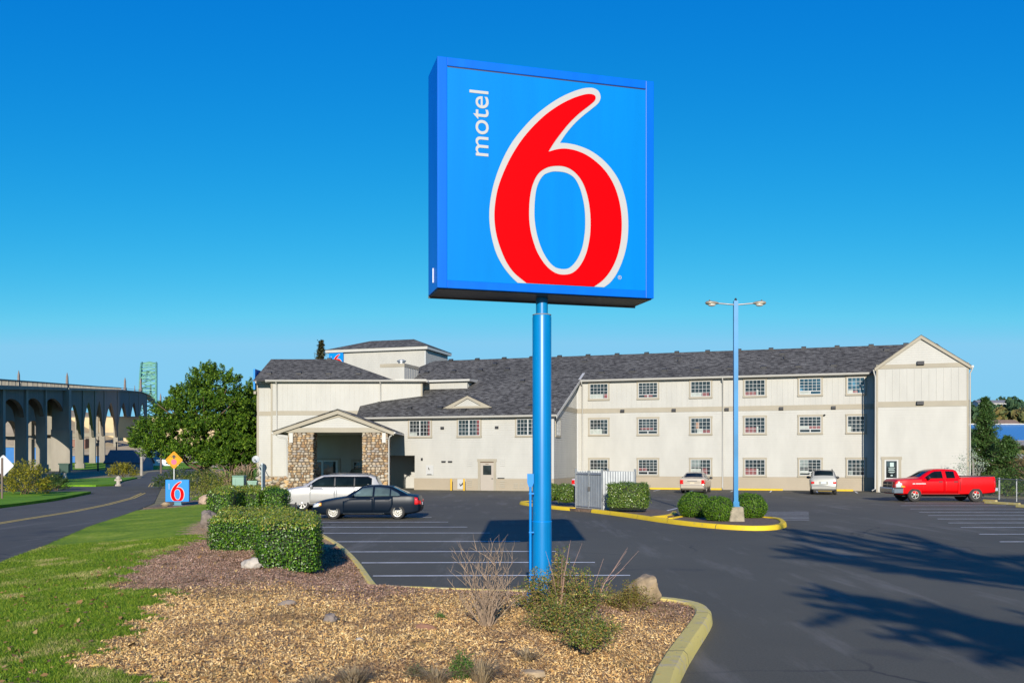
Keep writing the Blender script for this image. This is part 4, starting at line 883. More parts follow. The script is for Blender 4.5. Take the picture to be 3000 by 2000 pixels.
mb = MB(); mb.box(-16.98, -16.7, 70.2, 70.34, 3.75, 4.5); mb.box(-9.9, -9.62, 70.2, 70.34, 3.75, 4.5); Wd(mb, 'canopy_bracket', M_gutter)
# low stone wall left of the canopy
mb = MB(); rr = random.Random(3); mb.box(-19.3, -17.2, 70.4, 71.2, -.05, .7)
lw = Wd(mb, 'stone_apron', mat('mortar', (0.1, 0.08, 0.06)))
mb = MB()
for i in range(70): mb.sphere((rr.uniform(-19.4, -17.0), 70.35, rr.uniform(.05, 1.1)), rr.uniform(.12, .24), .14, rr.uniform(.08, .14), 8, 5, .16)
mb.build('cobbles', M_stone, lw, smooth=180)
# entrance doors and window on the back wall
M_alu = mat('door_frame_white', (0.453, 0.468, 0.482), .4)
mb = MB()
for x_ in (-17.7, -16.45, -15.2): mb.box(x_-.09, x_+.09, by-.07, by, 0, 2.3)
mb.box(-17.6, -15.1, by-.07, by, 2.3, 2.42); ed = Wd(mb, 'entrance_door', M_alu)
mb = MB(); mb.box(-17.6, -16.55, by-.03, by-.01, .05, 2.3); mb.box(-16.35, -15.3, by-.03, by-.01, .05, 2.3); Wd(mb, 'door_pane', M_pane, ed)
mb = MB(); mb.box(-18, -14.9, by-.09, by-.0, 2.43, 2.6); mb.box(-15.1, -14.9, by-.09, by, 0, 2.42); Wd(mb, 'door_trim', mat('trim_shade', (0.287, 0.252, 0.2), .6), ed)
window(-13.75, -12.2, .9, 2.28, by, 3, 4, 'grid', (), frame=Wd, trim=False)
mb = MB(); mb.box(-13.95, -13.76, by-.06, by, .7, 2.5); mb.box(-12.19, -12.0, by-.06, by, .7, 2.5); mb.box(-13.76, -12.19, by-.06, by, 2.29, 2.5); Wd(mb, 'window_trim', mat('trim_shade', (0.287, 0.252, 0.2), .6))
# ------------------------------------------------------------------ vehicles (front towards local -x)
M_tyre = mat('tyre', (0.022, 0.021, 0.02), .85, var=.2); M_rim = mat('rim_alloy', (0.38, 0.365, 0.322), .35, .5, var=.15, vscale=5)
M_dark = flat('underbody', (.006, .006, .007), .8); M_cglass = glassmat('car_glass', (.008, .014, .015), .03, .2); M_trimblk = flat('trim_black', (.015, .016, .018), .55)
M_chrome = flat('chrome', (.6, .6, .62), .12, 1); M_lamp = flat('headlamp', (.5, .52, .52), .08, coat=1); M_amber = flat('amber', (.85, .3, .02), .15, coat=1)
M_tail = flat('tail_lamp', (.5, .008, .008), .12, coat=1); M_plate = flat('plate', (.45, .5, .55), .4)
def paint(name, col, metal=.3, rough=.3): return mat(name, col, rough, metal, var=.04, vscale=2, coat=.5)
class Car:
    """st: (x, z_bottom, z_belt, z_top, half_sill, half_belt, half_top)"""
    def __init__(s, st): s.st = np.array(st, float)
    def at(s, x): return [np.interp(x, s.st[:, 0], s.st[:, k]) for k in range(1, 7)]
    def section(s, x):
        zb, zs, zt, ws, wb, wt = s.at(x); zm = zb+(zs-zb)*.52
        tall = zt-zs > .2
        return [(ws*.86, zb), (ws, zb+.07), (wb*1.0+.015, zm), (wb, zs-.05), (wb-.02, zs), (wt+(.0 if tall else -.0), zt-(.07 if tall else .03)), (wt*.88, zt-.015), (wt*.45, zt+.0)]
    def side(s, x, z):
        sec = s.section(x)[:7]; return float(np.interp(z, [p[1] for p in sec], [p[0] for p in sec]))
    def top(s, x, y):
        sec = s.section(x); ys = [p[0] for p in sec[5:]][::-1]+[s.section(x)[4][0]]; zs_ = [p[1] for p in sec[5:]][::-1]+[sec[4][1]]
        return float(np.interp(abs(y), [0]+ys, [sec[7][1]+.008]+zs_))
    def body(s, m, parent, wheels, rw, arch=1.16, open_bed=None):
        mb = MB(); xs = []
        st = s.st[:, 0]
        for a_, b_ in zip(st, st[1:]):
            n = max(1, int((b_-a_)/.12)); xs += [a_+(b_-a_)*i/n for i in range(n)]
        xs.append(st[-1]); vs = []
        for x in xs:
            sec = s.section(x); ring = [(x, -p[0], p[1]) for p in sec]+[(x, 0, sec[7][1]+.008)]+[(x, p[0], p[1]) for p in sec[::-1]]; vs += ring
        n = len(ring); fs = [(i*n+k, i*n+(k+1) % n, (i+1)*n+(k+1) % n, (i+1)*n+k) for i in range(len(xs)-1) for k in range(n)]
        fs += [tuple(range(n))[::-1], tuple((len(xs)-1)*n+k for k in range(n))]
        mb.add(vs, fs); o = mb.build('body', [m, M_dark], parent)
        cu = MB()
        for wx in wheels: cu.tube((wx, -1.4, rw), (wx, 1.4, rw), rw*arch, n=32)
        if open_bed: cu.box(*open_bed)
        c = cu.build('cutter', [M_dark]); bo = o.modifiers.new('bool', 'BOOLEAN'); bo.object = c; bo.operation = 'DIFFERENCE'; bo.solver = 'EXACT'; bo.material_mode = 'TRANSFER'
        me = bpy.data.meshes.new_from_object(o.evaluated_get(bpy.context.evaluated_depsgraph_get())); o.modifiers.clear(); o.data = me; me.name = 'body'
        bpy.data.objects.remove(c); me.shade_smooth(); me.set_sharp_from_angle(angle=R(28)); s.o = o
        return o
    def panel(s, cols, m, parent, name, off=.006, side=None, nz=4, dx=.07):
        """strip following the side surface. cols: [(x, zlow, zhigh)]"""
        for sg in ((-1, 1) if side is None else (side,)):
            mb = MB(); X = []
            for a_, b_ in zip(cols, cols[1:]):
                n = max(1, int(abs(b_[0]-a_[0])/dx)); X += [tuple(a_[k]+(b_[k]-a_[k])*i/n for k in range(3)) for i in range(n)]
            X.append(cols[-1]); vs = []
            for x, z0_, z1_ in X:
                for k in range(nz+1): z = z0_+(z1_-z0_)*k/nz; vs.append((x, sg*(s.side(x, z)+off), z))
            w = nz+1; fs = [(i*w+k, i*w+k+1, (i+1)*w+k+1, (i+1)*w+k) for i in range(len(X)-1) for k in range(nz)]
            mb.add(vs, fs); o = mb.build(name, m, parent, smooth=40)
            o.modifiers.new('s', 'SOLIDIFY').thickness = .008; o.modifiers['s'].offset = 0
    def screen(s, xa, xb, fa, fb, m, parent, name, off=.008):
        mb = MB(); vs = []; n, k = 8, 10
        for i in range(n+1):
            x = xa+(xb-xa)*i/n; f = fa+(fb-fa)*i/n; wt = s.at(x)[5]
            for j in range(k+1): y = wt*f*(-1+2*j/k); vs.append((x, y, s.top(x, y)+off))
        mb.add(vs, [(i*(k+1)+j, i*(k+1)+j+1, (i+1)*(k+1)+j+1, (i+1)*(k+1)+j) for i in range(n) for j in range(k)])
        mb.build(name, m, parent, smooth=50)
def wheel(parent, x, y, r, w, sg, spokes=7, rr=.66, rim=None):
    rim = rim or M_rim
    mb = MB(); mb.lathe([(r*rr, -w/2), (r*.9, -w/2), (r*.98, -w*.38), (r, -w*.2), (r, w*.2), (r*.98, w*.38), (r*.9, w/2), (r*rr, w/2), (r*rr, -w/2)], (0, 0, 0), (0, 1, 0), 32)
    t = mb.build('wheel', M_tyre, parent, smooth=40, loc=(x, y, r))
    mb = MB(); ri = r*rr; yo = sg*w*.42
    mb.lathe([(ri, -sg*w*.4), (ri, yo+sg*.012), (ri*.9, yo+sg*.01), (ri*.88, yo-sg*.03)], (0, 0, 0), (0, 1, 0), 32)
    for k in range(spokes):
        t_ = 2*math.pi*k/spokes; c_, s_ = math.cos(t_), math.sin(t_); 
        for w0, w1 in ((.1, .13),):
            a_ = Vector((c_, 0, s_)); b_ = Vector((-s_, 0, c_)); y_ = Vector((0, yo, 0))
            vs = [a_*ri*.2-b_*ri*w0+y_, a_*ri*.2+b_*ri*w0+y_, a_*ri*.92+b_*ri*w1+y_, a_*ri*.92-b_*ri*w1+y_]; vs += [v-Vector((0, sg*.03, 0)) for v in vs]
            mb.add(vs, [(0, 1, 2, 3), (7, 6, 5, 4), (0, 1, 5, 4), (1, 2, 6, 5), (2, 3, 7, 6), (3, 0, 4, 7)])
    mb.lathe([(ri*.26, yo-sg*.02), (ri*.26, yo+sg*.01), (ri*.16, yo+sg*.02), (0.001, yo+sg*.022)], (0, 0, 0), (0, 1, 0), 16)
    mb.build('rim', rim, t, smooth=35)
    mb = MB(); mb.lathe([(ri*.9, yo-sg*.035), (0.001, yo-sg*.035)], (0, 0, 0), (0, 1, 0), 24); mb.build('shade_backing', M_dark, t)  # black disc stands for the darkness between the spokes
def mirror(parent, x, y, z, sg, m, s_=1.0):
    mb = MB(); mb.sphere((x, y+sg*.11, z), .055*s_, .11*s_, .075*s_, 12, 8); mb.tube((x, y-sg*.04, z-.03), (x, y+sg*.06, z-.02), .022, n=8); mb.build('mirror', m, parent, smooth=60)
# ---- dark saloon
def saloon(name, label, col, loc, rot, H=1.0, glass=None, group=None, hub=True):
    t = thing(name, label, 'car', loc, rot, group); pm = mat('paint_'+name, col, .35, 0, coat=.0, spec=.16, var=.04)
    c = Car([(0, .30, .48, .52, .55, .62, .50), (.04, .22, .56, .60, .66, .74, .62), (.18, .19, .62, .70, .74, .82, .70), (.45, .18, .70, .78, .80, .85, .74), (.9, .18, .80, .86, .82, .86, .74), (1.38, .18, .88, .93, .83, .865, .72), (1.6, .18, .90, 1.08, .83, .865, .65), (2.02, .18, .92, 1.32, .83, .865, .585), (2.3, .18, .925, 1.375, .83, .865, .57), (2.75, .18, .93, 1.385, .83, .865, .58), (3.26, .18, .94, 1.34, .83, .86, .59), (3.58, .18, .95, 1.19, .83, .855, .62), (3.95, .20, .955, 1.01, .82, .85, .70), (4.2, .24, .94, .985, .80, .83, .70), (4.36, .28, .90, .95, .74, .79, .66), (4.43, .34, .74, .80, .66, .72, .60), (4.46, .40, .62, .66, .60, .66, .5)])
    c.body(pm, t, (.90, 3.53), .30, 1.13)
    g = glass or M_cglass
    c.panel([(1.66, .94, .96), (2.08, .94, 1.27), (2.50, .94, 1.315)], g, t, 'side_window'); c.panel([(2.58, .94, 1.315), (3.08, .95, 1.285), (3.2, .95, 1.25)], g, t, 'side_window'); c.panel([(3.25, .955, 1.22), (3.52, .96, 1.08), (3.62, .965, 1.0)], g, t, 'quarter_window')
    c.screen(1.42, 2.02, .93, .90, g, t, 'windscreen'); c.screen(3.32, 3.92, .88, .92, g, t, 'rear_window')
    for a_, b_ in ((1.30, 2.53), (2.545, 3.34)):
        lo = .24; hi = .915
        cols = [(a_, lo, hi-.02), (b_-.18, lo, hi), (b_, lo if b_ < 3 else .62, hi+.01)]
        c.panel(cols, pm, t, 'door', .007)
    for x_ in (2.32, 3.1):
        for sg in (-1, 1): mb = MB(); y_ = c.side(x_, .8)+.015; mb.box(x_-.08, x_+.08, sg*y_-.015, sg*y_+.015, .785, .815); mb.build('door_handle', pm, t)
    c.panel([(.02, .48, .60), (.16, .49, .66), (.36, .53, .69)], M_lamp, t, 'headlight', .008); c.panel([(.30, .54, .68), (.42, .56, .67)], M_amber, t, 'indicator', .009)
    c.panel([(4.22, .60, .90), (4.34, .60, .88), (4.41, .62, .80)], M_tail, t, 'tail_light', .008)
    mb = MB(); mb.box(4.445, 4.47, -.26, .26, .56, .7); mb.box(4.42, 4.46, -.74, -.42, .62, .76); mb.box(4.42, 4.46, .42, .74, .62, .76); mb.v = mb.v; mb.build('rear_panel', [M_tail], t)
    mb = MB(); mb.box(4.475, 4.485, -.16, .16, .57, .68); mb.build('number_plate', M_plate, t)
    mb = MB(); mb.box(-.02, .0, -.16, .16, .36, .48); mb.build('number_plate', M_plate, t)
    c.panel([(1.25, .2, .235), (3.0, .2, .235)], M_chrome, t, 'sill_trim', .012)
    mb = MB(); mb.box(-.012, .06, -.45, .45, .5, .56); mb.build('grille', M_trimblk, t)
    for x_ in (.90, 3.53):
        for sg in (-1, 1): wheel(t, x_, sg*.765, .30, .19, sg, 12, .64)
    for sg in (-1, 1): mirror(t, 1.72, sg*.84, .97, sg, pm, .9)
    t.scale = (1, 1, H); return t
sal = saloon('dark_saloon', 'dark navy blue saloon car parked nearest, in front of the white estate', (.004, .009, .018), (-8.2, 38.45, 0), 0, glass=glassmat('tinted_glass', (.09, .13, .125), .03))
# ---- estates / off-roaders
def suv(name, label, col, loc, rot, L=4.79, H=1.74, W=.94, sil=None, cat='car', sp=7, group=None, lamps='wide', lower=None):
    t = thing(name, label, cat, loc, rot, group); pm = paint('paint_'+name, col, .25, .3); k = L/4.79; h = H/1.74; w = W/.94
    S = [(0, .36, .72, .78, .70, .78, .68), (.05, .28, .86, .93, .80, .86, .74), (.2, .26, .96, 1.03, .87, .90, .80), (.55, .26, 1.04, 1.11, .9, .93, .83), (.98, .26, 1.10, 1.17, .9, .94, .83), (1.12, .26, 1.12, 1.26, .9, .94, .80), (1.6, .26, 1.13, 1.57, .9, .94, .75), (1.88, .26, 1.13, 1.68, .9, .94, .73), (2.4, .26, 1.10, 1.72, .9, .94, .73), (3.4, .26, 1.11, 1.73, .9, .94, .73), (4.2, .27, 1.13, 1.70, .9, .93, .72), (4.46, .29, 1.13, 1.62, .88, .91, .71), (4.66, .32, 1.12, 1.22, .86, .89, .75), (4.72, .36, 1.0, 1.05, .8, .86, .74), (4.79, .42, .66, .72, .76, .82, .7)]
    c = Car([(a_*k, b_*h, c_*h, d_*h, e_*w, f_*w, g_*w) for a_, b_, c_, d_, e_, f_, g_ in S])
    wx = (.98*k, 3.77*k); rw = .36*h; c.body(pm, t, wx, rw)
    P = lambda cols: [(x*k, a_*h, b_*h) for x, a_, b_ in cols]
    c.panel(P([(1.24, 1.13, 1.18), (1.72, 1.13, 1.5), (2.0, 1.13, 1.615), (2.5, 1.13, 1.64), (4.12, 1.14, 1.63), (4.3, 1.16, 1.54)]), M_trimblk, t, 'window_surround', .001)
    c.panel(P([(1.3, 1.15, 1.19), (1.75, 1.15, 1.48), (2.0, 1.15, 1.59), (2.5, 1.15, 1.62)]), M_cglass, t, 'side_window'); c.panel(P([(2.57, 1.15, 1.62), (3.44, 1.16, 1.62)]), M_cglass, t, 'side_window'); c.panel(P([(3.5, 1.16, 1.62), (4.1, 1.18, 1.59), (4.26, 1.2, 1.5)]), M_cglass, t, 'quarter_window')
    c.screen(1.10*k, 1.86*k, .93, .90, M_cglass, t, 'windscreen'); c.screen(4.24*k, 4.6*k, .9, .88, M_cglass, t, 'rear_window')
    for a_, b_ in ((1.35, 2.56), (2.6, 3.5)): c.panel(P([(a_, .36, 1.11), (b_-.2, .36, 1.12), (b_, .36 if b_ < 3 else .8, 1.12)]), pm, t, 'door', .007)
    for x_ in (2.36, 3.3):
        for sg in (-1, 1): y_ = c.side(x_*k, .95*h)+.015; mb = MB(); mb.box(x_*k-.09, x_*k+.09, sg*y_-.015, sg*y_+.015, .94*h, .975*h); mb.build('door_handle', pm, t)
    c.panel(P([(.06, .80, .88), (.25, .84, .97), (.5, .92, 1.0)]), M_lamp, t, 'headlight', .009)
    if lamps == 'wide': c.panel(P([(4.5, .84, 1.08), (4.70, .84, .99)]), M_tail, t, 'tail_light', .009)
    for sg in (-1, 1):
        mb = MB(); mb.box(4.70*k, 4.795*k, min(sg*w*.64, sg*w*.86), max(sg*w*.64, sg*w*.86), .76*h, .92*h); mb.build('tail_light', M_tail, t).modifiers.new('b', 'BEVEL').width = .02
    mb = MB(); mb.box(4.72*k, 4.80*k, -.3, .3, .72*h, .93*h); tg = mb.build('tailgate_panel', pm, t); mb = MB(); mb.box(4.80*k, 4.81*k, -.17, .17, .77*h, .9*h); mb.build('number_plate', M_plate, tg)
    lw = lower or M_trimblk
    mb = MB(); mb.box(4.68*k, 4.86*k, -.84*w, .84*w, .38*h, .62*h); o = mb.build('bumper', lw, t); o.modifiers.new('b', 'BEVEL').width = .04
    mb = MB(); mb.box(4.64*k, 4.83*k, -.7*w, .7*w, .3*h, .37*h); mb.build('lower_valance', M_trimblk, t)
    mb = MB(); mb.box(-.02, .1, -.5, .5, .55*h, .7*h); mb.box(.0, .1, -.6, .6, .34*h, .42*h); mb.build('grille', M_trimblk, t)
    mb = MB(); mb.path([(2.2*k, -.62*w, 1.72*h), (2.4*k, -.62*w, 1.77*h), (4.0*k, -.62*w, 1.75*h), (4.2*k, -.62*w, 1.69*h)], .02); mb.build('roof_rail', M_trimblk, t, smooth=60)
    mb = MB(); mb.path([(2.2*k, .62*w, 1.72*h), (2.4*k, .62*w, 1.77*h), (4.0*k, .62*w, 1.75*h), (4.2*k, .62*w, 1.69*h)], .02); mb.build('roof_rail', M_trimblk, t, smooth=60)
    for x_ in wx:
        for sg in (-1, 1): wheel(t, x_, sg*(.9*w-.1), rw, .22, sg, sp, .68, M_rimb)
    for sg in (-1, 1): mirror(t, 1.45*k, sg*.92*w, 1.16*h, sg, pm if lamps == 'wide' else M_trimblk, 1.3)
    return t
M_rimb = mat('rim_bright', (0.482, 0.46, 0.424), .3, .5, var=.1)
suv('white_estate', 'silvery white large estate car behind the dark saloon', (.40, .39, .37), (-11.05, 44.9, 0), 2)
suv('silver_offroader', 'silver off-roader seen from behind, parked facing the motel wall', (.30, .29, .255), (23.1, 68.6, 0), -107.5, L=4.5, H=1.74, W=.91, lamps='narrow', lower=mat('bumper_grey', (0.263, 0.256, 0.226), .5))
suv('black_offroader', 'black off-roader standing in the dark drive-through opening', (.008, .008, .01), (-11.6, 81.0, 0), -106, L=4.7, H=1.75, lamps='narrow')
# beige family saloon (taller, seen from behind) and a white one behind the enclosure
def big_saloon(name, label, col, loc, rot, group=None):
    t = thing(name, label, 'car', loc, rot, group); pm = paint('paint_'+name, col, .3, .32)
    c = Car([(0, .34, .62, .66, .6, .72, .58), (.06, .26, .7, .74, .74, .82, .66), (.3, .22, .82, .88, .84, .88, .74), (.8, .22, .92, .97, .88, .92, .8), (1.4, .22, .98, 1.03, .89, .93, .78), (1.6, .22, 1.0, 1.12, .89, .94, .72), (2.2, .22, 1.02, 1.46, .89, .94, .65), (2.6, .22, 1.03, 1.54, .89, .94, .64), (3.3, .22, 1.04, 1.54, .89, .94, .64), (3.7, .22, 1.05, 1.47, .89, .93, .65), (4.3, .22, 1.08, 1.18, .88, .92, .72), (4.7, .24, 1.08, 1.13, .87, .91, .76), (4.98, .28, 1.05, 1.09, .84, .88, .74), (5.06, .34, .78, .82, .8, .85, .7), (5.1, .4, .66, .7, .76, .82, .66)])
    wx = (.98, 3.84); rw = .33; c.body(pm, t, wx, rw)
    c.panel([(1.7, 1.05, 1.07), (2.25, 1.06, 1.4), (2.72, 1.07, 1.46)], M_cglass, t, 'side_window'); c.panel([(2.8, 1.07, 1.46), (3.4, 1.08, 1.45), (3.62, 1.09, 1.38)], M_cglass, t, 'side_window'); c.panel([(3.68, 1.09, 1.36), (4.05, 1.1, 1.18)], M_cglass, t, 'quarter_window')
    c.screen(1.5, 2.25, .93, .9, M_cglass, t, 'windscreen'); c.screen(3.72, 4.26, .9, .92, M_cglass, t, 'rear_window')
    for a_, b_ in ((1.42, 2.74), (2.78, 3.6)): c.panel([(a_, .32, 1.0), (b_-.2, .32, 1.02), (b_, .32 if b_ < 3 else .8, 1.03)], pm, t, 'door', .007)
    for x_ in (2.5, 3.4):
        for sg in (-1, 1): y_ = c.side(x_, .9)+.015; mb = MB(); mb.box(x_-.09, x_+.09, sg*y_-.015, sg*y_+.015, .89, .92); mb.build('door_handle', pm, t)
    c.panel([(.06, .66, .72), (.3, .7, .84), (.5, .76, .86)], M_lamp, t, 'headlight', .009); c.panel([(4.74, .78, 1.06), (5.04, .72, .98)], M_tail, t, 'tail_light', .009)
    for sg in (-1, 1):
        mb = MB(); a_, b_ = sorted((sg*.62, sg*.87)); mb.prism([(a_, .7), (b_, .7), (b_-.02*(sg > 0), 1.0), (a_+.06*(sg > 0), 1.0)] if sg > 0 else [(a_, .7), (b_, .7), (b_-.06, 1.0), (a_+.02, 1.0)], 5.0, 5.1, 'x'); mb.build('tail_light', M_tail, t)
    mb = MB(); mb.box(5.04, 5.1, -.6, .6, .7, .92); tp_ = mb.build('boot_panel', pm, t); mb = MB(); mb.box(5.1, 5.11, -.16, .16, .72, .83); mb.build('number_plate', flat('plate_tan', (.5, .42, .3), .4), tp_); mb = MB(); mb.box(5.1, 5.12, -.35, .35, .89, .92); mb.build('chrome_strip', M_chrome, tp_)
    mb = MB(); mb.box(4.98, 5.18, -.84, .84, .36, .66); mb.build('bumper', pm, t).modifiers.new('b', 'BEVEL').width = .05
    mb = MB(); mb.box(-.02, .1, -.5, .5, .45, .66); mb.build('grille', M_trimblk, t)
    for x_ in wx:
        for sg in (-1, 1): wheel(t, x_, sg*.8, rw, .21, sg, 7, .66)
    for sg in (-1, 1): mirror(t, 1.85, sg*.92, 1.08, sg, M_trimblk, 1.1)
    return t
# rear bumper at the given place, pointing at the wall
big_saloon('beige_saloon', 'pale gold beige saloon seen from behind the round shrubs, facing the motel wall', (.42, .36, .28), (14.5, 71.2, 0), -107.5)
big_saloon('white_saloon', 'white car mostly hidden behind the grey bin enclosure, only its tail showing', (.5, .5, .5), (6.65, 70.9, 0), -107.5)
# ---- red pickup with extended cab
t = thing('red_pickup', 'bright red pickup truck with extended cab parked by the end gable', 'pickup truck', (22.15, 54.25, 0), 0); t.scale = (.95, 1, 1)
pm = mat('paint_red', (0.512, 0.0, 0.002), .35, 0, var=.03, coat=.15, spec=.25)
c = Car([(0, .52, .95, 1.0, .70, .80, .7), (.05, .46, 1.14, 1.2, .84, .90, .78), (.2, .44, 1.24, 1.30, .92, .95, .84), (.7, .42, 1.28, 1.35, .94, .98, .86), (1.45, .40, 1.30, 1.39, .95, .99, .84), (1.6, .40, 1.31, 1.46, .95, .99, .8), (2.2, .40, 1.32, 1.80, .95, .99, .72), (2.5, .40, 1.33, 1.88, .95, .99, .70), (3.0, .40, 1.33, 1.91, .95, .99, .70), (3.72, .40, 1.34, 1.88, .95, .99, .71), (3.86, .40, 1.34, 1.82, .95, .99, .72), (3.97, .40, 1.34, 1.42, .95, .99, .92), (4.0, .40, 1.36, 1.43, .95, .99, .97), (5.2, .42, 1.38, 1.46, .95, .99, .97), (6.05, .5, 1.38, 1.48, .94, .985, .96), (6.12, .55, 1.2, 1.3, .92, .97, .94)])
c.body(pm, t, (1.2, 4.92), .42, 1.13, open_bed=(4.08, 6.0, -.86, .86, .95, 2.2))
c.panel([(1.82, 1.36, 1.40), (2.32, 1.36, 1.70), (2.5, 1.36, 1.76), (2.92, 1.37, 1.78)], M_cglass, t, 'side_window'); c.panel([(3.14, 1.37, 1.78), (3.66, 1.38, 1.76)], M_cglass, t, 'side_window')
c.screen(1.58, 2.34, .93, .92, M_cglass, t, 'windscreen')
c.panel([(1.62, .50, 1.30), (2.9, .50, 1.32), (3.02, .50, 1.32)], pm, t, 'door', .008); c.panel([(3.05, .50, 1.32), (3.84, .50, 1.33)], pm, t, 'door', .008)
for x_ in (2.75, 3.68):
    for sg in (-1, 1): y_ = c.side(x_, 1.18)+.02; mb = MB(); mb.box(x_-.12, x_+.12, sg*y_-.015, sg*y_+.02, 1.15, 1.2); mb.build('door_handle', M_trimblk, t)
c.panel([(1.5, .44, .475), (3.95, .44, .475)], paint('red_light', (0.585, 0.073, 0.073), 0, .2), t, 'sill_trim', .014)
c.panel([(3.955, .42, 1.36), (3.975, .42, 1.36)], M_dark, t, 'bed_gap', .004)
c.panel([(.03, .84, 1.0), (.25, .84, 1.13), (.42, .85, 1.08)], M_lamp, t, 'headlight', .01); c.panel([(.36, .84, .97), (.6, .85, .90)], M_amber, t, 'indicator', .012)
c.panel([(6.0, .75, 1.3), (6.1, .75, 1.2)], M_tail, t, 'tail_light', .01)
mb = MB(); mb.box(-.16, .12, -.93, .93, .5, .82); o = mb.build('bumper', flat('bumper_steel', (.4, .42, .45), .22, .9), t); o.modifiers.new('b', 'BEVEL').width = .05
for sg in (-1, 1):
    a_, b_ = sorted((sg*.93, sg*.99)); mb = MB(); mb.box(-.08, .5, a_, b_, .5, .78); mb.build('bumper', flat('bumper_steel', (.4, .42, .45)), t).modifiers.new('b', 'BEVEL').width = .02
mb = MB(); mb.box(-.1, .5, -.99, .99, .785, .84); mb.box(-.04, .06, -.6, .6, .84, 1.14); mb.build('grille', M_trimblk, t)
mb = MB(); mb.box(-.06, -.04, -.6, .6, .97, 1.0); mb.box(-.06, -.04, -.02, .02, .86, 1.12); mb.build('grille_bars', M_chrome, t)
mb = MB(); mb.box(6.08, 6.32, -.9, .9, .62, .82); mb.build('rear_bumper', flat('chrome_soft', (.6, .62, .64), .25, .6), t).modifiers.new('b', 'BEVEL').width = .03
mb = MB(); mb.box(4.0, 6.1, -1.0, -.85, 1.475, 1.50); mb.box(4.0, 6.1, .85, 1.0, 1.475, 1.50); mb.box(4.0, 4.1, -.85, .85, 1.47, 1.5); mb.build('bed_rail', M_trimblk, t)
for x_ in (1.2, 4.92):
    for sg in (-1, 1): wheel(t, x_, sg*.85, .42, .27, sg, 5, .56, M_rim)
for sg in (-1, 1): mirror(t, 1.98, sg*1.0, 1.4, sg, M_trimblk, 1.6)
for sg in (-1, 1):
    M_ = Matrix.Translation((1.62, sg*(c.side(1.6, 1.08)+.017), 1.08)) @ Matrix.Rotation(R(90) if sg < 0 else R(-90), 4, 'X')
mb = MB(); y_ = -(c.side(1.4, 1.06)+.015); mb.box(1.05, 1.2, y_-.004, y_+.004, 1.035, 1.075); mb.box(1.24, 1.85, y_-.004, y_+.004, 1.04, 1.075); mb.build('badge', flat('badge', (.8, .75, .72), .3), t)
mb = MB(); mb.box(.6, 5.6, -.6, .6, .3, .42); mb.tube((4.9, -.7, .42), (4.9, .7, .42), .08); mb.build('chassis', M_dark, t)
# ------------------------------------------------------------------ planting
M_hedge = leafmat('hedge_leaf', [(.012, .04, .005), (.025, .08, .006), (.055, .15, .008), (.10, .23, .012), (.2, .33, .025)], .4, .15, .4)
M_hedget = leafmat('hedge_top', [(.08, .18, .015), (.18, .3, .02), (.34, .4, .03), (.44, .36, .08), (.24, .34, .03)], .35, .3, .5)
M_boxy = leafmat('island_hedge', [(.06, .13, .012), (.10, .19, .02), (.15, .25, .03), (.25, .3, .05)], .35, .3, .5)
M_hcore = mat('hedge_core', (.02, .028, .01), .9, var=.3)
def box_pts(n, sx, sy, sz, r=.12, jit=.035):
    """points on the surface of a rounded, slightly irregular box standing on z=0 (no floor)"""
    A = np.array([sy*sz, sy*sz, sx*sz, sx*sz, sx*sy]); f = RNG.choice(5, n, p=A/A.sum()); u_, v_ = RNG.uniform(-.5, .5, n), RNG.uniform(-.5, .5, n)
    P = np.zeros((n, 3)); Nn = np.zeros((n, 3))
    for k, (ax, sg) in enumerate(((0, -1), (0, 1), (1, -1), (1, 1), (2, 1))):
        m = f == k
        if ax == 0: P[m] = np.stack([np.full(m.sum(), sg*sx/2), u_[m]*sy, (v_[m]+.5)*sz], 1); Nn[m, 0] = sg
        if ax == 1: P[m] = np.stack([u_[m]*sx, np.full(m.sum(), sg*sy/2), (v_[m]+.5)*sz], 1); Nn[m, 1] = sg
        if ax == 2: P[m] = np.stack([u_[m]*sx, v_[m]*sy, np.full(m.sum(), sz)], 1); Nn[m, 2] = 1
    # round the edges by pulling towards an inner box
    I = np.stack([np.clip(P[:, 0], -sx/2+r, sx/2-r), np.clip(P[:, 1], -sy/2+r, sy/2-r), np.clip(P[:, 2], -1, sz-r)], 1)
    D = P-I; L = np.linalg.norm(D, axis=1)[:, None]+1e-9; P = I+D/L*np.minimum(L, r)
    Nn = D/L*.7+Nn*.5
    bumpy = .05*np.sin(P[:, 0]*4.1+P[:, 2]*5)*np.sin(P[:, 1]*3.7+1+P[:, 2]*3)+RNG.normal(0, jit, n)
    return P+Nn*bumpy[:, None], Nn, f
def hedge(label, x0, x1, y0, y1, z, h, n, leaf=.05, rot=0, group='clipped hedges beside the car park', topcol=True, mats=None):
    sx, sy = x1-x0, y1-y0; P, Nn, f = box_pts(n, sx, sy, h)
    V, Fq = leaves(P, Nn, leaf, leaf*.62, .55)
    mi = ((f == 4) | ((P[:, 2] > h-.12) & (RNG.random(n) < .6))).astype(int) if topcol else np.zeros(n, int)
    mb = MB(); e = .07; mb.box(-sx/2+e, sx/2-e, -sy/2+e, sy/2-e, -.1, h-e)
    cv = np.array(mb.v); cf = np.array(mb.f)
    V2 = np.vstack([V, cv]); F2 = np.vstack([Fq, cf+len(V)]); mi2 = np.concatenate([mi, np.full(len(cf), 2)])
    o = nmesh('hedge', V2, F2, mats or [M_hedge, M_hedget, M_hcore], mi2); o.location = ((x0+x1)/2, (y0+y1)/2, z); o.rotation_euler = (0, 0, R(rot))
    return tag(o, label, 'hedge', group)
hedge('nearest clipped hedge block, right end above the pale kerb', -5.1, -4.02, 17.3, 20.5, .30, .92, 22000, .045, 12)
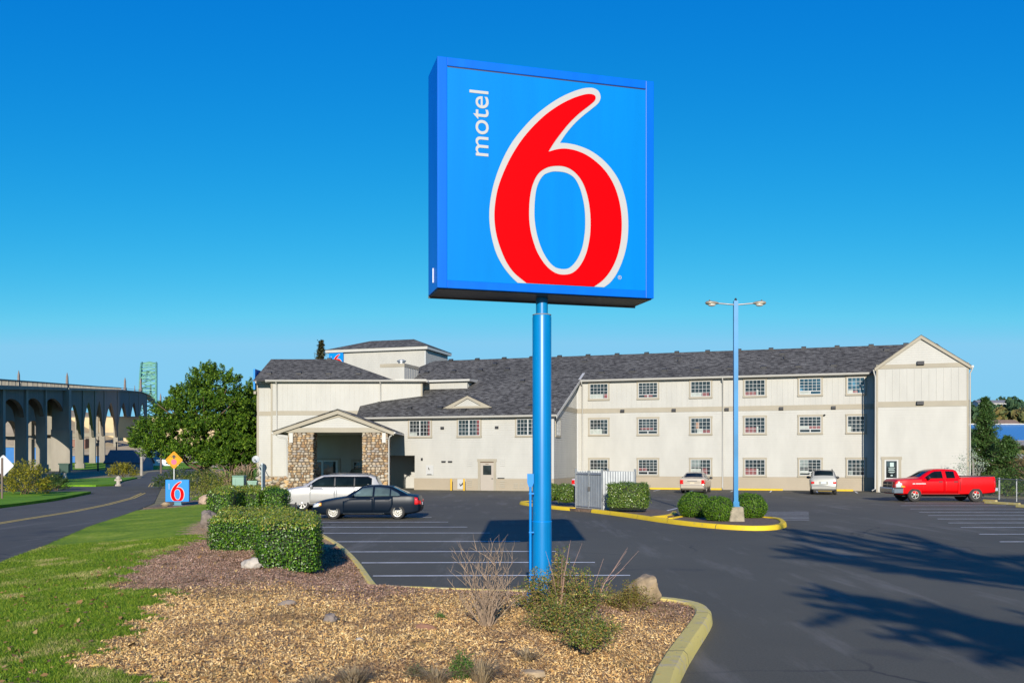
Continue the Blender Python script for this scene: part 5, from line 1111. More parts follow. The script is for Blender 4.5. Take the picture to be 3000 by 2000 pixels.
hedge('second clipped hedge block joined to the left behind the nearest one', -6.85, -4.75, 20.75, 22.2, .33, .78, 22000, .045)
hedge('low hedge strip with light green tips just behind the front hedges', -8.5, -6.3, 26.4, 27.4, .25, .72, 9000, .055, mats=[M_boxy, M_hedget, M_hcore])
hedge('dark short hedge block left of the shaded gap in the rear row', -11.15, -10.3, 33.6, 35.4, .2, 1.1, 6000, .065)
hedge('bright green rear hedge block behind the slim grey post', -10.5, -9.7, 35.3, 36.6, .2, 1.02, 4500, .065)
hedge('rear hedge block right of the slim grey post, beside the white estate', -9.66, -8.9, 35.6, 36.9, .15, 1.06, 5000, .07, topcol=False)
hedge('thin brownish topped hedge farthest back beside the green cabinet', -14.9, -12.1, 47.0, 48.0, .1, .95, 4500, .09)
def blobpts(n, rx, ry, rz, jit=.05, flat_bottom=-.75):
    D = RNG.normal(0, 1, (int(n*1.5), 3)); D /= np.linalg.norm(D, axis=1)[:, None]; D = D[D[:, 2] > flat_bottom][:n]
    b_ = 1+.06*np.sin(D[:, 0]*5+1)*np.sin(D[:, 1]*4+D[:, 2]*5)+RNG.normal(0, jit, len(D)); P = D*b_[:, None]*np.array([rx, ry, rz]); return P, D
def shrub(name, label, cat, loc, rx, ry, rz, n, leaf, m, group=None, lift=.0, spiky=0, core=.86, wd=.6):
    P, D = blobpts(n, rx, ry, rz, .045)
    V, Fq = leaves(P, D, leaf, leaf*wd, .6)
    mb = MB(); mb.sphere((0, 0, 0), rx*core, ry*core, rz*core, 14, 9); cv = np.array(mb.v); cf = np.array(mb.f)
    o = nmesh(name, np.vstack([V, cv]), np.vstack([Fq, cf+len(V)]), [m, M_hcore], np.concatenate([np.zeros(len(Fq)), np.ones(len(cf))]))
    o.location = (loc[0], loc[1], loc[2]+rz*.8+lift); return tag(o, label, cat, group)
M_box = leafmat('boxwood', [(.03, .09, .008), (.06, .15, .01), (.11, .22, .012), (.18, .3, .02)], .45, .25, .25)
G3 = 'round clipped shrubs round the lamp post'
shrub('round_shrub', 'round clipped shrub left of the lamp post, behind the middle one', 'shrub', (7.38, 37.2, .1), .64, .62, .56, 6500, .055, M_box, G3)
shrub('round_shrub', 'middle round shrub nearest the kerb, left of the concrete lamp base', 'shrub', (7.85, 34.9, .1), .58, .56, .52, 6500, .052, M_box, G3)
shrub('round_shrub', 'round clipped shrub right of the lamp post', 'shrub', (9.5, 36.8, .1), .64, .6, .55, 6500, .055, M_box, G3)
def stems(mb, n, r, h, sp=.5, rr=.012):
    for i in range(n):
        t_ = random.uniform(0, 6.28); d = random.uniform(.2, 1)*sp; mb.tube((.05*math.cos(t_), .05*math.sin(t_), -.05), (d*r*math.cos(t_), d*r*math.sin(t_), h), rr, rr*.6, 5)
hedge('light green rounded hedge right of the grey bin enclosure', 4.35, 6.05, 40.5, 41.8, .32, 1.02, 9000, .06, -12, 'hedges on the yellow kerbed island', mats=[M_boxy, M_boxy, M_hcore])
shrub('shrub', 'leafy green shrub between the sign pole and the grey bin enclosure', 'shrub', (2.72, 46.0, .2), .55, .5, .52, 4500, .06, M_boxy, 'small shrubs left of the bin enclosure', .1)
shrub('shrub', 'small green shrub directly right of the sign pole, left of its neighbour', 'shrub', (2.02, 47.6, .2), .5, .5, .5, 3500, .06, M_boxy, 'small shrubs left of the bin enclosure', .12)
# yellow green bushes by the road
M_ybush = leafmat('golden_foliage', [(.10, .12, .01), (.2, .2, .015), (.34, .30, .02), (.42, .36, .03), (.07, .10, .012)], .5, .3, .3)
M_gbush = leafmat('dark_foliage', [(.03, .06, .012), (.05, .10, .02), (.09, .14, .02)], .5, .25, .3)
def spray_plant(n_sp, env, per, L, W, m, spread=.22):
    """crown from many outward pointing sprays; env() -> (point, direction, size)"""
    Cs, Ns, = [], []
    for i in range(n_sp):
        p, d, s_ = env(i); p = np.array(p); d = np.array(d)/np.linalg.norm(d)
        t_ = RNG.random(per)[:, None]; side = RNG.normal(0, spread, (per, 3))*(1.15-t_)*s_*np.array([1.25, 1.25, .6])
        Cs.append(p+d*t_*s_+side); nn = RNG.normal(0, 1, (per, 3))+np.array([0, 0, .9]); Ns.append(nn)
    C_ = np.vstack(Cs); N_ = np.vstack(Ns); N_ /= np.linalg.norm(N_, axis=1)[:, None]
    return leaves(C_, N_, L, W, .3, .4)
def bush(label, loc, rx, rz, n, m, L=.09, group='golden bushes on the grass verges', per=26, core=True):
    def env(i):
        d = RNG.normal(0, 1, 3); d[2] = abs(d[2])*1.1-.15; d /= np.linalg.norm(d); k = RNG.uniform(.5, .92)
        p = d*np.array([rx, rx, rz])*k; p[2] += rz*.18; return p, d+np.array([0, 0, .35]), rx*.38
    t = thing('bush', label, 'bush', loc, 0, group); V, Fq = spray_plant(n, env, per, L, L*.4, m); nmesh('foliage', V, Fq, m, parent=t)
    mb = MB(); stems(mb, 9, rx, rz*.5, .6, .03); mb.build('stem', M_bark, t)
    return t
M_bark = mat('bark', (.12, .08, .05), .9, var=.4, vscale=3, stretch=(4, 4, .6), bmp=.6)
bush('large golden bush beside the grey sign back at the far left', (-32.7, 62, .05), 1.4, 1.9, 260, M_ybush, .13)
bush('darker green bush on the verge, between the two golden ones', (-36.6, 74, .0), .95, 1.05, 150, M_gbush, .11)
bush('golden bush on the far grass island by the road bend', (-54.0, 128, .1), 1.9, 1.5, 200, M_ybush, .17)
bush('yellow green spreading bush between the ground sign and the utility cabinet', (-18.0, 55.5, .0), 1.5, .8, 70, leafmat('yellowgreen', [(.12, .14, .015), (.2, .22, .02), (.28, .27, .04)], .5, .3), .11, 'bushes at the motel corner')
bush('low yellow green ground bush under the big tree', (-21.5, 66, .0), 2.6, .95, 90, leafmat('yellowgreen', [(.12, .14, .015), (.2, .22, .02)]), .14, 'bushes at the motel corner')
bush('dense green bush against the motel corner under the satellite dish', (-21.8, 76.5, .0), 1.5, 1.3, 80, M_gbush, .13, 'bushes at the motel corner')
# ---- big dark cypress-like trees
M_cyp = leafmat('cypress', [(.014, .04, .006), (.034, .09, .009), (.07, .155, .012), (.13, .24, .016), (.22, .32, .03)], .55, .2, .2)
M_cyp2 = leafmat('conifer', [(.02, .05, .02), (.035, .075, .02), (.06, .11, .03)], .55, .2, .2)
def tree(label, loc, H, rx, ry, n, m, L=.22, trunk=.28, base=.22, seed=1, nm='evergreen_tree', per=44, lobes=9, group='evergreen trees beside the motel', shape='dome', spray=1.0, LB=None):
    t = thing(nm, label, 'tree', loc, 0 if LB else seed*37, group); rs = np.random.default_rng(seed); given = LB
    cz = H*(base+1)/2; hz = H*(1-base)/2
    # several lobes make the uneven outline
    LB = [(0, 0, cz, rx*.82, ry*.82, hz*.95)]
    for i in range(lobes):
        a_ = rs.uniform(0, 6.28); u_ = rs.uniform(-.75, .8); q = math.sqrt(1-u_*u_*.8)
        LB.append((rx*.62*q*math.cos(a_), ry*.62*q*math.sin(a_), cz+hz*.66*u_, rx*rs.uniform(.26, .44), ry*rs.uniform(.26, .44), hz*rs.uniform(.2, .34)))
    if given: LB = given
    vol = np.array([b_[3]*b_[4] for b_ in LB]); vol = vol/vol.sum()
    def env(i):
        b_ = LB[rs.choice(len(LB), p=vol)]; d = rs.normal(0, 1, 3); d /= np.linalg.norm(d); k = rs.uniform(.78, 1.04)
        if shape == 'dome' and d[2] < -.5: d[2] *= -.6
        p = np.array([b_[0]+d[0]*b_[3]*k, b_[1]+d[1]*b_[4]*k, b_[2]+d[2]*b_[5]*k]); 
        return p, d*.8+np.array([0, 0, .42])+rs.normal(0, .15, 3), spray*rs.uniform(.6, 1.25)
    V, Fq = spray_plant(n, env, per, L, L*.34, m, .15); nmesh('crown', V, Fq, m, parent=t)
    mb = MB(); pts = [(0, 0, -.2), (.1, 0, H*.2), (-.1, .1, H*.5), (0, 0, H*.82)]; mb.path(pts, [trunk*1.3, trunk, trunk*.6, trunk*.15], 10)
    for i in range(16):
        a_ = rs.uniform(0, 6.28); z = H*rs.uniform(.08, .6); r_ = rs.uniform(.5, .85); e = (rx*r_*math.cos(a_), ry*r_*math.sin(a_), min(H*.92, z+rs.uniform(.25, .5)*H*.6))
        mid = (e[0]*.45, e[1]*.45, z+(e[2]-z)*.3); mb.path([(0, 0, z), mid, e], [trunk*.42, trunk*.28, .03], 7)
    mb.build('trunk', M_bark, t, smooth=60); return t
K_ = 84/2700
big = [((px_-600)*K_, dy_, 2.4+(1348-py_)*K_, rx_*K_, ry_*K_, rz_*K_) for px_, py_, rx_, rz_, ry_, dy_ in ((600, 1118, 34, 40, 40, 0), (560, 1160, 42, 36, 45, .4), (648, 1135, 42, 40, 45, 0), (515, 1215, 50, 36, 50, .2), (590, 1205, 60, 46, 60, -.6), (670, 1200, 52, 46, 55, -.3), (455, 1270, 50, 34, 50, .2), (540, 1265, 58, 38, 60, -.9), (625, 1275, 64, 44, 65, -1.2), (700, 1270, 42, 50, 50, -.4), (425, 1300, 32, 26, 40, .3), (485, 1325, 52, 28, 50, -.5), (570, 1335, 60, 30, 60, -1.0), (660, 1340, 56, 34, 60, -.8), (720, 1350, 32, 34, 40, 0))]
tree('largest dark green spreading tree between the bridge and the motel', (-28.0, 84, 0), 10.2, 5.2, 4.6, 1500, M_cyp, .27, .34, .16, 3, per=52, spray=.95, LB=big)
tree('dark evergreen squeezed against the left end of the motel', (-25.0, 88, 0), 9.6, 2.6, 3.0, 650, M_cyp, .28, .28, .08, 8, per=54, spray=1.2)
tree('shorter bushy evergreen at the foot of the motel corner', (-25.2, 83.0, 0), 5.0, 2.9, 2.6, 420, M_cyp, .24, .2, .1, 11, per=50, spray=.9)
def tangle(label, loc, rx, rz, n, seed):
    rs = random.Random(seed); mb = MB()
    for i in range(n):
        a_ = rs.uniform(0, 6.28); q = rs.uniform(.3, 1); e = (rx*q*math.cos(a_), rx*.6*q*math.sin(a_), rz*rs.uniform(.1, 1)); mb.path([(e[0]*rs.uniform(-.3, .3), 0, 0), (e[0]*.5, e[1]*.5, e[2]*rs.uniform(.5, .9)), e], [.05, .035, .012], 5)
    o = mb.build('undergrowth', mat('dead_wood', (.22, .15, .10), .9, var=.4)); o.location = loc; return tag(o, label, 'undergrowth')
tangle('tangle of bare brown branches under the big tree', (-24.6, 80.5, 0), 2.6, 2.2, 70, 4); tangle('brown dead branches at the motel corner below the dish', (-22.9, 79.3, 0), 1.0, 2.4, 40, 6)
bush('dark undergrowth bush at the left foot of the big tree', (-29.5, 80.5, 0), 1.6, 1.3, 130, M_gbush, .14, 'bushes at the motel corner'); bush('dark undergrowth bush in the middle below the big tree', (-26.6, 79.6, 0), 1.7, 1.2, 130, M_gbush, .14, 'bushes at the motel corner')
def conifer(label, loc, H, r, m, tiers, per=30, L=.2, seed=1, group='pointed conifers', lean=0, trunk=.2, dens=7, z0=.08, vz=.45):
    t = thing('conifer', label, 'tree', loc, 0, group); rs = np.random.default_rng(seed); Vs = []; Fs = []; off = 0; mb = MB()
    mb.path([(0, 0, -.2), (0, 0, H*.5), (lean, 0, H)], [trunk, trunk*.6, .02], 8); Cs = []; Ns = []
    for i in range(tiers):
        f = (i+.5)/tiers; z = H*(z0+(1-z0)*f); rr_ = r*(1-f)**.8*rs.uniform(.65, 1.15)+.12
        for k in range(dens):
            a_ = rs.uniform(0, 6.28); d = np.array([math.cos(a_), math.sin(a_), rs.uniform(-.1, .35)]); ln = rr_*rs.uniform(.7, 1.1)
            mb.tube((0, 0, z), tuple(d*ln+np.array([0, 0, z])), .03*(1-f)+.012, .008, 5)
            tt = rs.random(per)**.7; P = d[None]*(tt*ln)[:, None]+np.array([0, 0, z])+rs.normal(0, .1+.05*ln, (per, 3))*np.array([1, 1, vz]); Cs.append(P); Ns.append(rs.normal(0, .5, (per, 3))+np.array([0, 0, 1]))
    V, Fq = leaves(np.vstack(Cs), np.vstack(Ns), L, L*.35, .3); nmesh('crown', V, Fq, m, parent=t); mb.build('trunk', M_bark, t, smooth=60); return t
M_feath = leafmat('feathery', [(.03, .08, .02), (.07, .15, .03), (.12, .22, .05)], .55, .25)
conifer('thin brownish conifer top poking up behind the roof ridge of the left block', (-22.4, 108, 0), 16.4, 2.3, leafmat('brown_conifer', [(.05, .055, .02), (.09, .08, .03), (.05, .07, .025)], .6, .2), 34, 44, .3, 4, dens=9, vz=1.3)
conifer('feathery green conifer just right of the end gable', (40.3, 78.5, -.6), 8.3, 2.2, M_feath, 30, 60, .22, 9, vz=.9, dens=11, trunk=.16)
conifer('fuller green conifer lower down behind the pickup', (40.6, 75.5, -.6), 4.9, 3.0, M_feath, 20, 60, .22, 13, vz=.9, dens=11)
bush('dense dark green bush behind the chain link fence', (35.6, 68, -.3), 2.2, 1.3, 120, M_gbush, .17, 'bushes behind the fence')
bush('green bush right of the pickup tailgate behind the fence', (33.9, 63.5, -.3), 1.8, 1.2, 90, M_boxy, .15, 'bushes behind the fence')
tree('rust brown leafed tree leaning over the chain link fence at the right edge', (34.8, 60.8, -.2), 3.2, 1.9, 1.6, 120, leafmat('rust_leaves', [(.10, .07, .03), (.2, .13, .05), (.3, .18, .06), (.16, .15, .05), (.09, .10, .04)], .6, .3), .13, .12, .25, 21, 'bare_tree', 26, 6, 'bushes behind the fence', spray=.5)
# pale leafed sapling against the gable wall
t = thing('sapling', 'thin bare sapling with pale leaves against the gable wall behind the pickup', 'sapling', (32.3, 64.6, 0)); mb = MB(); Cs = []
for i in range(16):
    a_ = random.uniform(-1.2, 1.2); e = (a_*.9, random.uniform(-.3, .3), random.uniform(1.6, 3.0)); mb.path([(0, 0, 0), (e[0]*.4, e[1], e[2]*.5), e], [.03, .02, .006], 5); Cs.append(np.array(e)+RNG.normal(0, .2, (40, 3)))
mb.build('stem', mat('pale_bark', (.3, .27, .24), .8), t); C_ = np.vstack(Cs); V, Fq = leaves(C_, np.tile([0, -1., .3], (len(C_), 1)), .1, .06, .9); nmesh('foliage', V, Fq, leafmat('pale_leaves', [(.3, .38, .28), (.42, .48, .38), (.14, .2, .1)], .6, .3), parent=t)
# off-frame trees whose shadows fall into the picture
for i, (x_, y_, h_, r_) in enumerate([(-50, 74, 11, 4.5), (-57, 84, 12, 5), (-47.5, 60, 9, 4), (-66, 96, 13, 5)]):
    tree(('evergreen outside the left edge, nearest the road', 'tall evergreen outside the left edge, second from the road', 'small evergreen outside the left edge by the verge', 'farthest evergreen outside the left edge')[i], (x_, y_, 0), h_, r_, r_, 90, M_cyp, .6, .3, .1, 30+i, per=24, lobes=5, group='evergreens left of the view', spray=1.6)
def pine(label, loc, H, top, limbs, seed, L=.15):
    """limbs: (x0, z0, x1, z1, width, leaves) relative to the trunk foot"""
    t = thing('pine_tree', label, 'tree', loc, 0, 'pines behind the viewer'); rs = np.random.default_rng(seed); mb = MB(); mb.path([(0, 0, -.2), (top*.2, 0, H*.4), (top, 0, H)], [.24, .17, .05], 8); Cs = []; Ns = []
    for x0, z0, x1, z1, wd, n in limbs:
        a_ = np.array([x0, rs.uniform(-.3, .3), z0]); e = np.array([x1, rs.uniform(-.5, .5), z1]); base = np.array([top*min(1, z0/H)**1.5, 0, max(1, z0-1.2)])
        mb.path([tuple(base), tuple(a_), tuple((a_+e)/2), tuple(e)], [.08, .06, .04, .012], 6)
        tt = rs.random(n); q = np.clip(np.sin(tt*math.pi)*.9+.25*np.sin(tt*19+seed), .12, 1.1); P = a_+(e-a_)*tt[:, None]+rs.normal(0, 1, (n, 3))*wd*np.array([1, .8, .9])*q[:, None]; Cs.append(P); Ns.append(rs.normal(0, 1, (n, 3)))
    V, Fq = leaves(np.vstack(Cs), np.vstack(Ns), L, L*.3, .4); nmesh('crown', V, Fq, M_cyp2, parent=t); mb.build('trunk', M_bark, t, smooth=60); return t
def LM(items, X0):
    out = [(a_-X0, b_, c_-X0, d_, w_*.85, n_) for a_, b_, c_, d_, w_, n_ in items]; rs = random.Random(int(X0*10))
    for a_, b_, c_, d_, w_, n_ in items:      # side twigs off every limb
        for k in range(3): q = rs.uniform(.25, .8); x0, z0 = a_+(c_-a_)*q-X0, b_+(d_-b_)*q; ln = rs.uniform(.6, 1.3); an = math.atan2(d_-b_, c_-a_)+rs.choice((-1, 1))*rs.uniform(.35, .8); out.append((x0, z0, x0+ln*math.cos(an), z0+ln*math.sin(an), .07, 260))
    return out
pine('tall pine behind the viewer to the right', (12.2, -6, 0), 8.4, -1.6, LM([(10.6, 7.0, 9.7, 10.4, .42, 9000), (9.8, 9.8, 8.95, 12.9, .2, 2600), (9.6, 8.6, 8.0, 11.9, .2, 2400), (10.4, 7.6, 8.4, 8.6, .2, 2000), (8.9, 7.9, 6.7, 10.2, .24, 3400), (8.6, 8.5, 7.2, 10.6, .14, 1400), (10.8, 8.8, 12.6, 12.4, .15, 2000), (11.5, 9.0, 11.3, 12.2, .12, 1200), (11.0, 9.3, 13.2, 9.6, .2, 2600), (10.3, 7.6, 13.0, 7.9, .36, 7000), (11.3, 6.6, 14.5, 8.4, .45, 7000), (11, 6.6, 9.2, 7.3, .14, 1200), (10.4, 10.2, 9.9, 12.3, .12, 1000)], 12.2), 5)
pine('lower pine behind the viewer with slanting limbs', (8.8, -6.2, 0), 5.2, -1.2, LM([(7.1, 5.6, 5.9, 7.2, .32, 5200), (6.1, 6.8, 5.2, 7.8, .12, 1200), (6.4, 6.2, 4.7, 7.0, .15, 1500), (7.6, 5.1, 6.2, 6.3, .36, 5200), (6.6, 5.5, 5.1, 6.35, .08, 900), (7.8, 5.4, 8.2, 6.8, .25, 2000), (7.9, 4.9, 6.4, 5.6, .18, 1800)], 8.8), 8)
# ---- foreground planting in the bark
def bare(label, x_, y_, H, n, spread, seed):
    rs = random.Random(seed); z = float(hgt(x_, y_)); mb = MB()
    def br(p, d, ln, r_, lv):
        pts = [p]; q = Vector(p); dd = Vector(d).normalized(); 
        for k in range(4): dd = (dd+Vector((rs.uniform(-.4, .4), rs.uniform(-.4, .4), rs.uniform(-.05, .16)))).normalized(); q = q+dd*ln/4; pts.append(tuple(q))
        mb.path(pts, [r_, r_*.85, r_*.7, r_*.5, r_*.3], 5)
        if lv > 0:
            for k in range(rs.randint(2, 4)):
                i = rs.randint(1, 4); nd = (Vector(d).normalized()+Vector((rs.uniform(-.7, .7), rs.uniform(-.7, .7), rs.uniform(-.2, .5)))).normalized(); br(pts[i], nd, ln*rs.uniform(.3, .55), r_*.55, lv-1)
    for i in range(n):
        a_ = rs.uniform(0, 6.28); s_ = rs.uniform(.1, 1)*spread; br((.04*math.cos(a_), .04*math.sin(a_), -.03), (s_*math.cos(a_), s_*math.sin(a_), 1), H*rs.uniform(.45, .85), .0075, 2)
    o = mb.build('dead_shrub', mat('dead_twig', (.26, .185, .125), .85, var=.35, vscale=9), None, smooth=60); o.location = (x_, y_, z); return tag(o, label, 'shrub')
bare('leafless twiggy dead shrub left of the sign pole', -.3, 11.3, 1.0, 40, .62, 4)
M_barb = leafmat('cotoneaster', [(.04, .08, .02), (.08, .15, .02), (.15, .21, .03), (.28, .27, .05), (.40, .22, .06), (.18, .23, .03)], .5, .25, .4)
def arching(label, x_, y_, specs, seed, m=M_barb, leaf=.028, name='bush', twig=(.16, .1, .06)):
    rs = random.Random(seed); z = float(hgt(x_, y_)); t = thing(name, label, 'bush', (x_, y_, z)); mb = MB(); Cs = []
    for (ox, oy, H, spread, n, dens) in specs:
        for i in range(n):
            a_ = rs.uniform(0, 6.28); r_ = rs.uniform(.15, 1)*spread; hh = H*rs.uniform(.45, 1)*(1.1-.6*r_/spread); e = Vector((ox+r_*math.cos(a_), oy+r_*.8*math.sin(a_), max(.02, hh*(.6 if rs.random() < .35 else 1)))); top = Vector((ox+(e.x-ox)*.6, oy+(e.y-oy)*.6, max(hh, e.z)*1.03)); b0 = Vector((ox+rs.uniform(-.06, .06), oy+rs.uniform(-.06, .06), -.03))
            pts = [b0*(1-q)**2+top*2*q*(1-q)+e*q*q for q in (0, .25, .5, .75, 1)]; mb.path([tuple(p) for p in pts], [.006, .005, .004, .003, .002], 4)
            for q in np.linspace(.25, 1, dens):
                p = b0*(1-q)**2+top*2*q*(1-q)+e*q*q; Cs.append(np.array(p)+RNG.normal(0, .026, (4, 3)))
    C_ = np.vstack(Cs); V, Fq = leaves(C_, np.tile([0, -.3, .8], (len(C_), 1)), leaf, leaf*.55, .7); nmesh('foliage', V, Fq, m, parent=t); mb.build('stem', mat('twig_brown', twig, .85), t); return t
arching('evergreen bush with small rusty leaves growing round the base of the sign pole', .62, 11.5, [(0, .55, .98, .5, 80, 15), (.3, .25, .86, .5, 66, 15), (-.3, .75, .72, .36, 44, 14), (-.05, -.35, .5, .5, 84, 14), (.3, -.8, .36, .48, 66, 13), (.2, -1.3, .3, .38, 60, 12)], 3)
arching('yellowish small bush between the rusty leaved bush and the big boulder', 1.72, 13.3, [(0, 0, .5, .42, 70, 12), (-.25, .2, .4, .3, 30, 12)], 9, leafmat('yellow_sprigs', [(.2, .16, .03), (.3, .25, .05), (.14, .16, .03), (.34, .2, .06)], .5, .3))
for lb, sx_, dx_, H_ in (('long bare pinkish canes rising above the rusty leaved bush', 1.0, .42, .98), ('short upright bare canes just right of the sign pole', .62, .06, 1.0)):
    mb = MB(); rs = random.Random(5)
    for i in range(6): a_ = rs.uniform(-.12, .12); mb.path([(0, 0, 0), (dx_*.4+a_, a_, H_*.55), (dx_+a_*2.2, a_, H_*rs.uniform(.75, 1.05))], [.0035, .0026, .0012], 4); q = rs.uniform(.6, .9)
    o = mb.build('canes', mat('cane', (.36, .22, .17), .8)); o.location = (sx_, 11.9, float(hgt(sx_, 11.9))); tag(o, lb, 'twigs')
arching('small bright green tuft low in the middle of the mulch', -.47, 8.55, [(0, 0, .27, .13, 60, 9)], 12, leafmat('bright_tuft', [(.05, .12, .015), (.09, .19, .02), (.14, .24, .04)], .5, .3), .022, 'plant')
arching('dull grey green sprig left of the bright tuft', -.92, 8.6, [(0, 0, .16, .12, 22, 7), (.12, .05, .1, .1, 16, 6)], 14, leafmat('grey_sprig', [(.06, .1, .03), (.14, .14, .06), (.2, .14, .07)], .6, .2), .02, 'plant')
arching('tiny green weed in front of the dead shrub', -.92, 11.9, [(0, 0, .09, .07, 14, 6)], 15, leafmat('bright_tuft', [(.05, .12, .015)]), .02, 'plant')
def tuft(label, x_, y_, H, r_, n, seed):
    rs = np.random.default_rng(seed); z = float(hgt(x_, y_)); a_ = rs.uniform(0, 6.28, n); s_ = rs.uniform(0, 1, n); B = np.stack([.25*r_*s_*np.cos(a_), .25*r_*s_*np.sin(a_), 0*a_], 1)
    mid = B+np.stack([.5*r_*s_*np.cos(a_), .5*r_*s_*np.sin(a_), H*rs.uniform(.4, .7, n)], 1); tip = B+np.stack([1.3*r_*s_*np.cos(a_), 1.3*r_*s_*np.sin(a_), H*rs.uniform(.5, 1.1, n)], 1)
    D = np.stack([-np.sin(a_), np.cos(a_), 0*a_], 1)*.0035; V = np.stack([B-D, B+D, mid+D, mid-D, mid-D, mid+D, tip+D*.2, tip-D*.2], 1).reshape(-1, 3)
    o = nmesh('grass_tuft', V, np.arange(8*n).reshape(-1, 4), leafmat('straw', [(.2, .13, .07), (.4, .3, .17), (.5, .4, .25), (.28, .2, .12)], .8, .3, .1)); o.location = (x_, y_, z); return tag(o, label, 'grass tuft', 'dry straw tufts in the mulch')
tuft('dry straw tuft at the bottom edge left of the green tuft', -1.42, 8.25, .2, .22, 380, 1); tuft('thin straw tuft beside the bright green tuft on its right', -.28, 8.45, .22, .2, 320, 2); tuft('flattened straw tuft between the grey sprig and the green tuft', -.68, 8.35, .16, .2, 260, 3); tuft('straw tuft in the bottom left of the mulch', -1.75, 8.1, .16, .18, 200, 4); tuft('straw tuft before the rusty leaved bush', .15, 9.6, .14, .2, 160, 6)
# ---- rocks
def rock(label, x_, y_, sx, sy, sz, m, seed, sink=.3, name='rock', rot=0, cuts=5, z=None, tilt=0, boxy=1):
    rs = random.Random(seed); bm = bmesh.new(); bmesh.ops.create_icosphere(bm, subdivisions=4, radius=1)
    pl = [(Vector((rs.gauss(0, 1), rs.gauss(0, 1), rs.gauss(0, 1))).normalized(), rs.uniform(.62, .88)) for _ in range(cuts+5)]
    from mathutils import noise as mn
    for v in bm.verts:
        if boxy != 1: v.co = Vector([math.copysign(abs(q)**boxy, q)*.86 for q in v.co])
        for n_, d in pl:
            k = v.co.dot(n_)
            if k > d: v.co -= n_*(k-d)*.92
        v.co *= 1+.22*mn.noise(v.co*1.5+Vector((seed, 0, 0)))+.09*mn.noise(v.co*4)+.04*mn.noise(v.co*11)
        v.co = Vector((v.co.x*sx, v.co.y*sy, v.co.z*sz))
    me = bpy.data.meshes.new(name); bm.to_mesh(me); bm.free(); me.shade_smooth(); me.set_sharp_from_angle(angle=R(38)); me.materials.append(m)
    o = bpy.data.objects.new(name, me); COL.objects.link(o); z = float(hgt(x_, y_)) if z is None else z; o.location = (x_, y_, z+sz*(1-sink)); o.rotation_euler = (0, R(tilt), R(rot)); return tag(o, label, 'rock')
M_r1 = mat('rock_tan', (.27, .20, .12), .9, var=.45, vscale=5, bmp=.8, bscale=14); M_r2 = mat('rock_grey', (.16, .13, .11), .9, var=.35, vscale=6, bmp=.8, bscale=14); M_r3 = mat('rock_pale', (.36, .32, .27), .9, var=.3, vscale=6, bmp=.6)
rock('large rounded tan boulder right of the bushes, at the kerb', 2.02, 14.0, .27, .25, .27, M_r1, 6, .12, 'boulder', 14, boxy=.55, cuts=8)
rock('grey pointed stone in the mulch left of the dead shrub', -2.28, 11.6, .095, .07, .075, M_r2, 5, .25)
rock('pale flat stone in front of the nearest hedge', -4.85, 17.2, .2, .13, .12, M_r3, 7, .3)
rock('dull half buried stone in the middle of the mulch', -3.15, 12.9, .14, .09, .06, M_r2, 9, .4)
rock('brown bark like lump left of the dead shrub base', -1.05, 11.1, .15, .07, .05, mat('rock_brown', (.2, .1, .06), .9, var=.4), 12, .4)
rock('small white pebble in the mulch', -1.72, 10.4, .05, .04, .025, M_r3, 15, .3)
rock('buried tan stone low in the mulch right of centre', .2, 9.1, .16, .08, .045, M_r1, 17, .5)
rock('tall weathered stone block at the lawn edge left of the hedges', -9.55, 29.0, .26, .22, .34, M_r2, 19, .2, 'boulder', 20, boxy=.6)
rock('dark rough stone leaning behind the weathered block', -9.1, 29.9, .3, .2, .22, M_r2, 23, .1, 'boulder', 0, tilt=20)
rock('pinkish boulder beside the small ground sign', -16.2, 49.3, .55, .4, .36, mat('rock_pink', (.38, .27, .19), .9, var=.35, vscale=3, bmp=.6), 27, .3, 'boulder', z=.05)
rock('low tan stone at the foot of the ground sign', -17.9, 47.6, .28, .18, .12, M_r1, 29, .3, z=.05)
rock('second pinkish boulder behind the ground sign rock', -15.4, 51.0, .6, .45, .34, mat('rock_pink', (.38, .27, .19)), 33, .3, 'boulder', z=.05)
# ------------------------------------------------------------------ yellow kerbed islands
I1 = [(.45, 50.2), (1.6, 46.6), (2.9, 43.6)]
mb = MB(); mb.prism([(.5, 50.4), (1.7, 46.6), (3.0, 43.4), (4.1, 42.1), (5.7, 37.0), (7.0, 38.6), (7.3, 41.4), (5.9, 44.6), (3.6, 48.6), (1.4, 52)], -.02, .12, 'z'); mb.prism([(6.0, 36.2), (6.6, 33.9), (7.6, 32.2), (8.9, 32.0), (9.9, 33.3), (10.3, 35.6), (10.0, 37.0), (8.6, 38.2), (7.4, 38.4), (6.9, 37.6)], -.02, .12, 'z')
mb.build('planting_island', mat('island_mulch', (0.13, 0.085, 0.055), .95, var=.5, vscale=9, bmp=1, bscale=20))['kind'] = 'structure'
GY = 'bright yellow kerbs of the middle island'
kerb([(1.3, 51.8), (.6, 51), (.45, 50.2), (1.6, 46.6), (2.5, 44.6), (2.95, 43.9)], 'kerb', 'bright yellow kerb left of the grey bin enclosure', .2, .16, M_knew, GY)
kerb([(3.75, 42.4), (4.3, 41.0), (5.0, 38.8), (5.6, 36.6), (6.1, 34.9), (6.7, 33.4), (7.5, 32.1), (8.3, 31.5), (9.1, 31.9), (9.8, 33.2), (10.2, 34.8), (10.45, 36.2), (10.1, 37.0), (9.2, 37.7)], 'kerb', 'long bright yellow kerb sweeping round the lamp post shrubs to a blunt nose', .22, .16, M_knew, GY)
kerb([(5.55, 36.9), (6.6, 38.2), (7.15, 40.6)], 'kerb', 'short slanting yellow kerb right of the island hedge', .2, .16, M_knew, GY)
